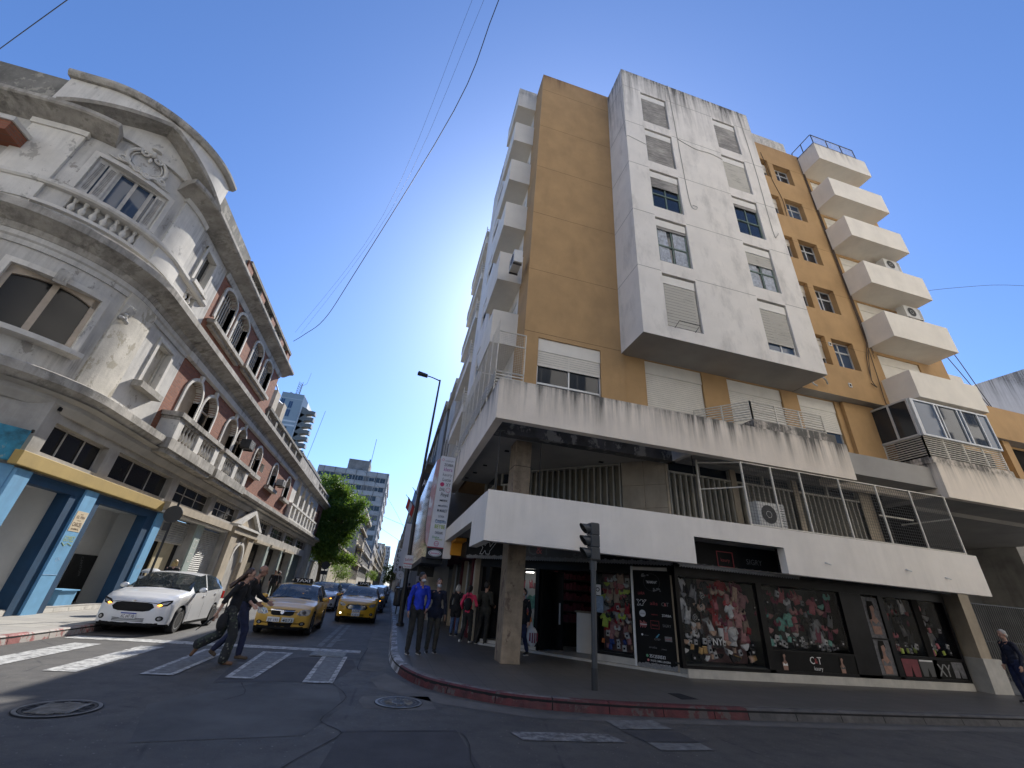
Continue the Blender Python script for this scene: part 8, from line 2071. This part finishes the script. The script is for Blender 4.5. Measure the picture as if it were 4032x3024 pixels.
# ================================================================ people
mat('skin', (.42, .24, .17), .55, .1, 20, .1, local=True); mat('skin_pale', (.50, .31, .24), .55, .1, 20, .1, local=True); mat('skin_dark', (.30, .16, .11), .55, .1, 20, .1, local=True)
mat('hair_black', (.012, .010, .009), .45, .3, 30, .4, 60, local=True); mat('hair_brown', (.055, .028, .016), .45, .3, 30, .4, 60, local=True); mat('hair_grey', (.36, .35, .33), .6, .25, 30, .4, 60, local=True); mat('hair_blond', (.48, .33, .13), .45, .3, 30, .4, 60, local=True); mat('hair_thin', (.10, .08, .065), .6, .3, 30, .3, 60, local=True)
mat('wool_black', (.012, .012, .014), .9, .3, 18, .3, 50, local=True); mat('jacket_olive', (.030, .030, .024), .85, .3, 14, .3, 50, local=True); mat('hoodie_blue', (.010, .035, .42), .85, .15, 10, .3, 30, local=True); mat('jacket_pink', (.62, .035, .10), .75, .12, 10, .3, 30, local=True); mat('jeans', (.06, .10, .19), .85, .25, 12, .2, 60, local=True); mat('jeans_dark', (.012, .018, .055), .85, .3, 12, .2, 60, local=True); mat('trousers_dark', (.022, .022, .020), .9, .3, 12, .3, 40, local=True); mat('trousers_brown', (.05, .045, .035), .9, .3, 14, .3, 40, local=True); mat('navy_coat', (.012, .014, .030), .85, .3, 14, .3, 50, local=True)
mat('shoe_black', (.012, .012, .012), .5, .1, local=True); mat('shoe_white', (.50, .48, .45), .6, .1, local=True); mat('shoe_brown', (.09, .06, .035), .7, .2, 20, .2, local=True); mat('boot_tan', (.16, .08, .04), .6, .2, 20, .2, local=True); mat('mask_cloth', (.50, .52, .54), .8, .03, local=True); mat('eye_dark', (.01, .008, .008), .2, 0, bump=0); mat('lip', (.33, .12, .10), .5, 0, bump=0)
def camo():
    m, t, p = _mk('floral_cloth'); p.inputs['Roughness'].default_value = .9
    pos = t.nodes.new('ShaderNodeTexCoord').outputs['Object']
    v = t.nodes.new('ShaderNodeTexVoronoi'); v.inputs['Scale'].default_value = 17; _lk(t, pos, v.inputs['Vector'])
    c = _mix(t, _ramp(t, v.outputs['Distance'], .18, .36, (1, 1, 1), (0, 0, 0)), (.018, .020, .022), (.13, .13, .11)); c = _mix(t, _ramp(t, _noise(t, pos, 9, 5), .52, .6), c, (.04, .05, .035)); _lk(t, c, p.inputs['Base Color'])
camo()
def capsule(mb, a, b, ra, rb, mt, seg=14):
    a, b = Vector(a), Vector(b); d = b-a; L = d.length
    if L < 1e-5: mb.ell(a, (ra,)*3, mt, seg, 8); return
    d /= L; u = d.orthogonal().normalized(); w = d.cross(u); vs = []; fs = []; rows = []
    for k in range(6): th = pi/2*(1-k/5); rows.append((a-d*ra*sin(th), ra*cos(th)))
    for k in range(6): th = pi/2*k/5; rows.append((b+d*rb*sin(th), rb*cos(th)))
    for c, r in rows:
        for k in range(seg): an = 2*pi*k/seg; vs.append(c+(u*cos(an)+w*sin(an))*max(r, 1e-4))
    for i in range(len(rows)-1):
        for k in range(seg): fs.append((i*seg+k, i*seg+(k+1) % seg, (i+1)*seg+(k+1) % seg, (i+1)*seg+k))
    fs += [tuple(range(seg))[::-1], tuple(range(len(vs)-seg, len(vs)))]
    mb.raw(vs, fs, mt)
def fuse(name, mb, par, vox, mt, smooth=2, disp=0):
    """weld overlapping volumes into one continuous skin"""
    me = bpy.data.meshes.new(name); me.from_pydata(mb.v, [], mb.f)
    bm = bmesh.new(); bm.from_mesh(me); bmesh.ops.remove_doubles(bm, verts=bm.verts, dist=1e-5); bmesh.ops.recalc_face_normals(bm, faces=bm.faces); bm.to_mesh(me); bm.free()
    o = bpy.data.objects.new(name, me)
    r = o.modifiers.new('r', 'REMESH'); r.mode = 'VOXEL'; r.voxel_size = vox
    if smooth: s = o.modifiers.new('s', 'SMOOTH'); s.factor = .5; s.iterations = smooth
    m2 = baked(o); m2.name = name
    bpy.data.objects.remove(o); bpy.data.meshes.remove(me)
    if disp:
        import numpy as np
        n_ = len(m2.vertices); co = np.empty(n_*3, 'f'); no = np.empty(n_*3, 'f'); m2.vertices.foreach_get('co', co); m2.vertices.foreach_get('normal', no)
        co = co.reshape(-1, 3); no = no.reshape(-1, 3); x, y, z = co[:, 0], co[:, 1], co[:, 2]; k = rnd.uniform(0, 6)
        w_ = np.sin(x*31+z*17+k+2*np.sin(z*13+y*9))*np.sin(y*27-z*23+k*2)+.5*np.sin(x*67+z*49+k*3+2*np.sin(y*41))*np.sin(z*37+y*55)
        co += no*(w_*disp*.6)[:, None]; m2.vertices.foreach_set('co', co.ravel())
    m2.materials.clear(); m2.materials.append(MATS[mt]); m2.polygons.foreach_set('use_smooth', [True]*len(m2.polygons))
    x = bpy.data.objects.new(name, m2); COL.objects.link(x); x.parent = par; ORG[x.name] = (0, 0, 0); return x
def person(loc, face, label, pose, top='wool_black', legs='trousers_dark', shoes='shoe_black', hair='hair_black', hairstyle='short', skin='skin', mask=False, coat=0, hood=False, sleeves=True, h=1.72, female=False, group=None, wide=0, headturn=0, lean=0, hands=True, glasses=False):
    """local frame: x = right side of the body, y = forward, z up. pose gives joints for a 1.72 m figure"""
    t = thing('person', label, 'person', (0, 0, 0), group, abs_=False); s = h/1.72
    J = dict(hipL=(-.09, 0, .92), hipR=(.09, 0, .92), kneeL=(-.10, .03, .50), kneeR=(.10, .03, .50), ankL=(-.10, -.03, .09), ankR=(.10, -.03, .09), chest=(0, 0, 1.26), neck=(0, 0, 1.44), head=(0, .02, 1.60), shL=(-.18, 0, 1.39), shR=(.18, 0, 1.39), elL=(-.24, -.03, 1.12), elR=(.24, -.03, 1.12), haL=(-.25, .06, .88), haR=(.25, .06, .88), toeL=None, toeR=None)
    J.update(pose); V = {k: (Vector(v)*s if v is not None else None) for k, v in J.items()}
    pel = (V['hipL']+V['hipR'])/2; waist = pel.lerp(V['chest'], .45); fw = .9 if female else 1.0
    up = ((V['head']-V['neck']).normalized()+Vector((0, 0, 1.3))).normalized(); fwd = Vector((sin(headturn), cos(headturn), 0)); fwd = (fwd-up*fwd.dot(up)).normalized(); side = fwd.cross(up)
    # --- body (skin), one continuous surface
    b = MB()
    capsule(b, pel, waist, .12*s*fw, .105*s*fw, 'skin'); capsule(b, waist, V['chest'], .105*s*fw, .125*s*fw, 'skin'); capsule(b, V['shL'], V['shR'], .055*s, .055*s, 'skin'); capsule(b, V['chest'], V['neck'], .11*s*fw, .055*s, 'skin')
    hc = V['head']
    capsule(b, V['neck']-up*.02, hc-up*.03, .052*s, .050*s, 'skin')
    M3 = Matrix((side, fwd, up)).transposed()
    b.ell(hc+up*.025*s-fwd*.005, (.074*s, .092*s, .098*s), 'skin', 18, 14, M3); b.ell(hc-up*.045*s+fwd*.022*s, (.054*s, .060*s, .062*s), 'skin', 16, 10, M3)
    capsule(b, hc+fwd*.088*s+up*.012*s, hc+fwd*.104*s-up*.018*s, .009*s, .014*s, 'skin', 8)      # nose
    capsule(b, hc+fwd*.074*s-up*.062*s-side*.014, hc+fwd*.074*s-up*.062*s+side*.014, .012*s, .012*s, 'skin', 8)
    for q in (-1, 1): b.ell(hc+side*q*.076*s-fwd*.008*s+up*.0, (.012*s, .020*s, .030*s), 'skin', 8, 6, M3)
    hb = {}
    for q in 'LR':
        hip, kn, an = V['hip'+q], V['knee'+q], V['ank'+q]
        capsule(b, hip, kn, .080*s, .050*s, 'skin'); capsule(b, kn, an, .052*s, .034*s, 'skin')
        sh, el, ha = V['sh'+q], V['el'+q], V['ha'+q]
        capsule(b, sh, el, .048*s, .036*s, 'skin'); capsule(b, el, ha, .037*s, .024*s, 'skin')
        # hand: palm, five separate fingers
        d = (ha-el).normalized(); d = (d*.8+Vector((0, 0, -.2))).normalized() if d.z > -.3 else d
        pn = d.cross(Vector((0, 1, 0.01))).normalized(); ac = d.cross(pn).normalized()   # ac = across the palm
        palm = ha+d*.085*s
        for k in range(4):
            o_ = ac*(-.027+.018*k)*s; capsule(b, ha+d*.01+o_*.6, palm+o_, .013*s, .0105*s, 'skin', 8)
            Lf = (.066, .075, .070, .055)[k]*s; cv = pn*(-1 if q == 'L' else 1)*-.3
            p1 = palm+o_+(d+cv*.3).normalized()*Lf*.45; p2 = p1+(d+cv*1.6).normalized()*Lf*.35; p3 = p2+(d+cv*3).normalized()*Lf*.25
            capsule(b, palm+o_, p1, .0095*s, .0085*s, 'skin', 8); capsule(b, p1, p2, .0085*s, .0078*s, 'skin', 8); capsule(b, p2, p3, .0078*s, .0068*s, 'skin', 8)
        tb = ha+d*.03*s-ac*.028*s; t1 = tb+(d-ac*.8).normalized()*.038*s; t2 = t1+(d-ac*.1).normalized()*.028*s
        capsule(b, tb, t1, .0125*s, .0105*s, 'skin', 8); capsule(b, t1, t2, .0105*s, .008*s, 'skin', 8)
    fuse('body', b, t, .0085*s, skin, 1)
    # face
    m = MB()
    for q in (-1, 1):
        m.ell(hc+fwd*.080*s+side*q*.030*s+up*.012*s, (.011*s, .006*s, .0065*s), 'eye_dark', 8, 6, M3); m.tube([hc+fwd*.090*s+side*q*.014*s+up*.030*s, hc+fwd*.084*s+side*q*.044*s+up*.032*s], .0045*s, hair if hair != 'hair_grey' else 'hair_thin', 5)
    if not mask: m.tube([hc+fwd*.083*s-side*.022*s-up*.052*s, hc+fwd*.090*s-up*.050*s, hc+fwd*.083*s+side*.022*s-up*.052*s], .005*s, 'lip', 5)
    if glasses: m.tube([hc+fwd*.095*s-side*.055*s+up*.014*s, hc+fwd*.102*s+up*.016*s, hc+fwd*.095*s+side*.055*s+up*.014*s], .012*s, 'eye_dark', 6)
    ob('facial_features', m, t, smooth=True)
    if mask:
        m = MB(); m.ell(hc-up*.038*s+fwd*.040*s, (.062*s, .068*s, .050*s), 'mask_cloth', 14, 10, M3); m.tube([hc-up*.02*s+side*.058*s+fwd*.03*s, hc+side*.08*s-fwd*.01*s], .003, 'mask_cloth', 4); m.tube([hc-up*.02*s-side*.058*s+fwd*.03*s, hc-side*.08*s-fwd*.01*s], .003, 'mask_cloth', 4); ob('face_mask', m, t, smooth=True)
    # hair
    m = MB(); c = hc+up*.035*s-fwd*.022*s
    if hairstyle != 'bald':
        m.ell(c+up*.012*s, (.084*s, .094*s, .094*s), hair, 16, 12, M3)
        m.ell(c-fwd*.03*s-up*.04*s, (.080*s, .066*s, .075*s), hair, 14, 10, M3)
    if hairstyle == 'bald': m.ell(hc-fwd*.035*s+up*.005*s, (.082*s, .068*s, .060*s), hair, 14, 10, M3)
    if hairstyle == 'long':      # loose, falling behind
        for k in range(9):
            q = (k-4)/4; p0 = c+side*q*.06*s-fwd*.03*s; capsule(m, p0, p0-fwd*(.07+.03*rnd.random())*s-up*.14*s+side*q*.02, .040*s, .040*s, hair, 8); capsule(m, p0-fwd*.08*s-up*.14*s, p0-fwd*(.12+.10*rnd.random())*s-up*(.26+.08*rnd.random())*s+side*q*.05*s, .040*s, .018*s, hair, 8)
    if hairstyle == 'bob':
        for q in (-1, -.5, 0, .5, 1): p0 = c+side*q*.055*s-fwd*.02*s; capsule(m, p0, p0-up*.12*s-fwd*.01*s+side*q*.02*s, .045*s, .040*s, hair, 8)
    if hairstyle == 'pony': capsule(m, c-fwd*.08*s, c-fwd*.13*s-up*.10*s, .030*s, .028*s, hair, 8); capsule(m, c-fwd*.13*s-up*.10*s, c-fwd*.10*s-up*.26*s, .028*s, .012*s, hair, 8)
    # carve the face free: keep the cap behind the forehead
    for i, v in enumerate(m.v):
        d = Vector(v)-hc; f_ = d.dot(fwd); u_ = d.dot(up)
        if hairstyle == 'bald':
            if u_ > .045*s: m.v[i] = tuple(Vector(v)-up*(u_-.045*s))
        elif f_ > .035*s and u_ < .075*s: m.v[i] = tuple(Vector(v)-fwd*(f_-.035*s))
    fuse('hair', m, t, .012*s, hair, 2, disp=.006)
    # --- trousers
    if legs:
        m = MB(); w_ = wide; capsule(m, V['hipL'], V['hipR'], .105*s, .105*s, legs); capsule(m, pel, pel.lerp(waist, .5), .125*s*fw, .118*s*fw, legs); m.ell(pel-up*.02, (.155*s*fw, .118*s, .10*s), legs, 14, 10)
        for q in 'LR':
            hip, kn, an = V['hip'+q], V['knee'+q], V['ank'+q]
            capsule(m, hip, kn, .100*s, .072*s+w_*.35, legs); capsule(m, kn, an.lerp(kn, .06), .072*s+w_*.4, .058*s+w_, legs)
        fuse('trousers', m, t, .013*s, legs, 3, disp=.007)
    # --- top
    m = MB(); r0 = .0
    capsule(m, pel.lerp(waist, .2) if not coat else pel, waist, (.125+.0)*s*fw, .116*s*fw, top); capsule(m, waist, V['chest'], .116*s*fw, .130*s*fw, top); capsule(m, V['shL'], V['shR'], .060*s, .060*s, top); capsule(m, V['chest'], V['neck']-up*.035*s, .135*s*fw, .062*s, top)
    m.ell(V['chest'], (.150*s*fw, .115*s, .14*s), top, 14, 10); m.ell(waist, (.138*s*fw, .11*s, .14*s), top, 14, 10)
    if coat:
        for q in 'LR': capsule(m, V['hip'+q], V['hip'+q].lerp(V['knee'+q], coat), .125*s, .115*s, top)
        capsule(m, pel, pel-Vector((0, 0, .12*coat)), .15*s, .15*s, top)
    else: m.ell(pel.lerp(waist, .15), (.165*s*fw, .128*s, .10*s), top, 14, 10)
    for q in 'LR':
        sh, el, ha = V['sh'+q], V['el'+q], V['ha'+q]
        capsule(m, sh, el, .060*s, .049*s, top)
        if sleeves is True: capsule(m, el, ha.lerp(el, .06), .053*s, .038*s, top)
        elif sleeves: capsule(m, el, el.lerp(ha, sleeves), .052*s, .048*s, top)
    if hood: capsule(m, V['neck']-fwd*.06*s-side*.05*s, V['neck']-fwd*.06*s+side*.05*s, .06*s, .06*s, top)
    fuse('jacket' if sleeves is True else 'blouse', m, t, .013*s, top, 3, disp=.008)
    # --- shoes
    for q in 'LR':
        m = MB(); an = V['ank'+q]; toe = V['toe'+q]
        if toe is None: toe = an+Vector((.01 if q == 'R' else -.01, .15*s, -.055*s))
        d = (toe-an); heel = an-Vector((d.x, d.y, 0)).normalized()*.03*s-Vector((0, 0, .035*s)) if toe.z < an.z+.02 else an-d.normalized()*.02
        capsule(m, heel, toe, .038*s, .034*s, shoes, 10); capsule(m, an, heel.lerp(toe, .35), .044*s, .040*s, shoes, 10)
        zmin = min(v[2] for v in m.v)
        if zmin < .012: m.v = [(v[0], v[1], max(v[2], .010)) for v in m.v]
        so = fuse('shoe', m, t, .010*s, shoes, 1)
        if shoes in ('shoe_black',) and toe.z < .1*s:
            m = MB(); m.tube([(heel.x, heel.y-.0, .012), (toe.x, toe.y, .012)], [.040*s, .038*s], 'shoe_white', 10); m.v = [(v[0], v[1], max(.002, min(.022, v[2]))) for v in m.v]; ob('sole', m, so)
    t.location = loc; t.rotation_euler = (0, 0, face); return t
# woman striding to the right in patterned trousers (walks towards +X, seen from her right side)
FR_ = -pi/2
W1 = person((-2.90, 10.60, 0), FR_, 'woman with long dark hair and patterned trousers striding over the crosswalk', dict(hipL=(-.085, -.02, .91), hipR=(.085, 0, .91), kneeR=(.09, .17, .50), ankR=(.08, .13, .09), toeR=(.08, .29, .04), kneeL=(-.09, -.14, .49), ankL=(-.10, -.46, .30), toeL=(-.10, -.50, .13), chest=(0, .02, 1.27), neck=(0, .05, 1.44), head=(0, .10, 1.585), shR=(.17, .01, 1.39), shL=(-.17, .06, 1.39), elR=(.22, -.13, 1.13), haR=(.23, -.20, .88), elL=(-.23, .14, 1.13), haL=(-.14, .30, 1.03)),
            'wool_black', 'floral_cloth', 'boot_tan', 'hair_brown', 'long', 'skin', h=1.70, female=True, sleeves=.25, wide=.035, headturn=0)
t = thing('handbag', 'dark round handbag hanging at the hip of the striding woman', 'handbag', (-2.9, 10.35, .6)); m = MB(); m.ell((-2.97, 10.38, .72), (.09, .05, .16), 'wool_black', 14, 10); ob('bag_body', m, t, smooth=True); m = MB(); m.tube([(-2.98, 10.38, .86), (-2.98, 10.36, 1.1), (-2.90, 10.42, 1.42)], .012, 'wool_black', 6); ob('strap', m, t)
t = thing('folded_umbrella', 'thin folded umbrella held low in the hand of the striding woman', 'umbrella', (-3.15, 10.37, .6)); m = MB(); m.tube([(-3.12, 10.37, .80), (-3.16, 10.36, .76), (-3.36, 10.36, .56)], [.018, .020, .006], 'trousers_dark', 7); ob('folded_canopy', m, t); m = MB(); m.tube([(-3.12, 10.37, .80), (-3.08, 10.37, .84)], .013, 'boot_tan', 6); ob('grip', m, t)
M1 = person((-2.88, 11.28, 0), FR_, 'balding man in dark jacket and blue jeans walking beside the striding woman', dict(hipL=(-.085, 0, .93), hipR=(.085, 0, .93), kneeR=(.09, .16, .51), ankR=(.09, .18, .09), toeR=(.09, .34, .04), kneeL=(-.09, -.06, .50), ankL=(-.10, -.36, .14), toeL=(-.10, -.30, .05), chest=(0, .03, 1.29), neck=(0, .06, 1.47), head=(0, .13, 1.62), shR=(.18, .03, 1.42), shL=(-.18, .05, 1.42), elR=(.24, .02, 1.15), haR=(.21, .24, 1.03), elL=(-.24, .14, 1.15), haL=(-.2, .36, 1.04)),
            'wool_black', 'jeans_dark', 'shoe_brown', 'hair_thin', 'bald', 'skin_dark', h=1.76)
# pavement group on the right
stand = lambda **k: dict(k)
person((.86, 12.1, .15), pi+.25, 'man in a bright blue hoodie and white mask standing near the kerb', dict(hipL=(-.09, 0, .93), kneeL=(-.12, .03, .50), ankL=(-.15, .0, .09), ankR=(.12, .03, .09), haL=(-.16, .16, .95), elL=(-.25, .0, 1.12), head=(0, .02, 1.60)), 'hoodie_blue', 'trousers_dark', 'shoe_black', 'hair_black', 'short', 'skin_dark', mask=True, hood=True, h=1.80, headturn=-.6)
person((1.35, 12.45, .15), pi+.1, 'masked man in a dark coat standing just behind the blue hoodie', dict(haR=(.28, .10, .90)), 'navy_coat', 'trousers_brown', 'shoe_black', 'hair_brown', 'short', 'skin', mask=True, h=1.70, coat=.15)
person((2.62, 17.3, .15), -.35, 'grey haired person in a long black coat and jeans seen from behind', {}, 'wool_black', 'jeans', 'shoe_black', 'hair_grey', 'bob', 'skin_pale', coat=.55, h=1.66, female=True)
PK = person((2.66, 14.95, .15), -.5, 'woman in a bright pink jacket seen from behind with a small black backpack', dict(kneeR=(.10, .10, .50), ankR=(.09, .16, .09), kneeL=(-.09, .02, .50), ankL=(-.12, -.20, .12), elL=(-.26, -.02, 1.14), haL=(-.26, .14, 1.0), elR=(.27, .02, 1.14), haR=(.20, .18, 1.10)), 'jacket_pink', 'trousers_dark', 'shoe_white', 'hair_black', 'pony', 'skin', hood=True, h=1.64, female=True)
t = thing('backpack', 'small black backpack on the pink jacket', 'backpack', (2.6, 14.8, 1.2)); m = MB(); m.ell((2.60, 14.78, 1.25), (.13, .09, .19), 'wool_black', 12, 10); ob('bag_body', m, t, smooth=True); m = MB(); m.tube([(2.52, 14.80, 1.38), (2.55, 14.93, 1.52), (2.60, 15.02, 1.42)], .016, 'wool_black', 5); m.tube([(2.68, 14.84, 1.38), (2.72, 14.97, 1.52), (2.72, 15.06, 1.42)], .016, 'wool_black', 5); ob('strap', m, t)
person((3.22, 15.0, .15), -.75, 'man in a dark olive jacket seen from behind beside the pink jacket', dict(kneeL=(-.14, .02, .50), ankL=(-.20, -.05, .09), haR=(.20, .2, 1.05), haL=(-.2, .2, 1.05)), 'jacket_olive', 'trousers_dark', 'shoe_black', 'hair_black', 'short', 'skin', h=1.80, coat=.08)
PM = person((3.90, 12.95, .15), pi-.9, 'masked woman in a dark coat stepping out from behind the stone column', dict(kneeR=(.10, .14, .50), ankR=(.10, .12, .09), ankL=(-.10, -.16, .11), haL=(-.27, .08, .86)), 'wool_black', 'jeans_dark', 'shoe_black', 'hair_black', 'short', 'skin_pale', mask=True, h=1.66, female=True, coat=.2)
t = thing('shopping_bag', 'white plastic bag with dark red stripes carried by the masked woman', 'shopping bag', (4.15, 12.75, .5)); mat('bag_white', (.50, .50, .50), .5, .05, 8, .3); mat('bag_red', (.16, .01, .03), .5, 0, bump=0)
m = MB(); m.ell((4.16, 12.78, .62), (.15, .08, .24), 'bag_white', 12, 10); m.tube([(4.14, 12.78, .82), (4.12, 12.82, .98)], [.05, .015], 'bag_white', 6); bb = ob('bag_body', m, t, smooth=True)
m = MB()
for k in range(4): x = 4.05+k*.07; m.box(x, x+.03, 12.69, 12.87, .46+abs(k-1.5)*.04, .72, 'bag_red')
ob('stripes', m, bb)
mat('bag_orange', (.60, .20, .05), .6, .15, 8, .3); m = MB(); m.ell((3.72, 14.6, .62), (.12, .07, .22), 'bag_orange', 10, 8); tag(ob('shopping_bag', m, None, smooth=True), 'orange bag hanging low behind the stone column', 'shopping bag')
# left pavement
person((-8.25, 20.6, .15), pi*.1, 'blonde person in black walking away behind the white hatchback', {}, 'wool_black', 'trousers_dark', 'shoe_black', 'hair_blond', 'bob', 'skin_pale', h=1.70, female=True)
person((-8.0, 36.3, .15), -pi+.4, 'man in a black shirt on the sunlit pavement above the dusty taxi', {}, 'wool_black', 'trousers_dark', 'shoe_black', 'hair_brown', 'short', 'skin', h=1.80, sleeves=.3, glasses=True)
person((-8.3, 38.6, .15), .3, 'person in black standing beside the man in the black shirt', {}, 'wool_black', 'trousers_dark', 'shoe_black', 'hair_black', 'short', 'skin_dark', h=1.78)
person((-8.7, 41.0, .15), -2.6, 'third person in dark clothes far back on the sunlit pavement', {}, 'navy_coat', 'trousers_dark', 'shoe_black', 'hair_black', 'short', 'skin', h=1.74)
for i, (x, y, f, lb) in enumerate(((1.5, 24, .2, 'dark figure walking under the billboard'), (1.2, 31, 2.9, 'dark figure past the litter bin'), (1.7, 38, .1, 'distant dark figure by the shaded wall'), (1.1, 50, 3, 'tiny figure far along the shaded pavement'))):
    person((x, y, .15), f, lb, {}, 'navy_coat' if i % 2 else 'wool_black', 'trousers_dark', 'shoe_black', 'hair_black', 'short', 'skin', h=1.72)
person((16.15, 8.95, .15), 1.2, 'figure in dark blue with a white cap by the garage gate', {}, 'navy_coat', 'jeans_dark', 'shoe_black', 'hair_grey', 'short', 'skin', h=1.62)
bpy.data.scenes.remove(TMP)
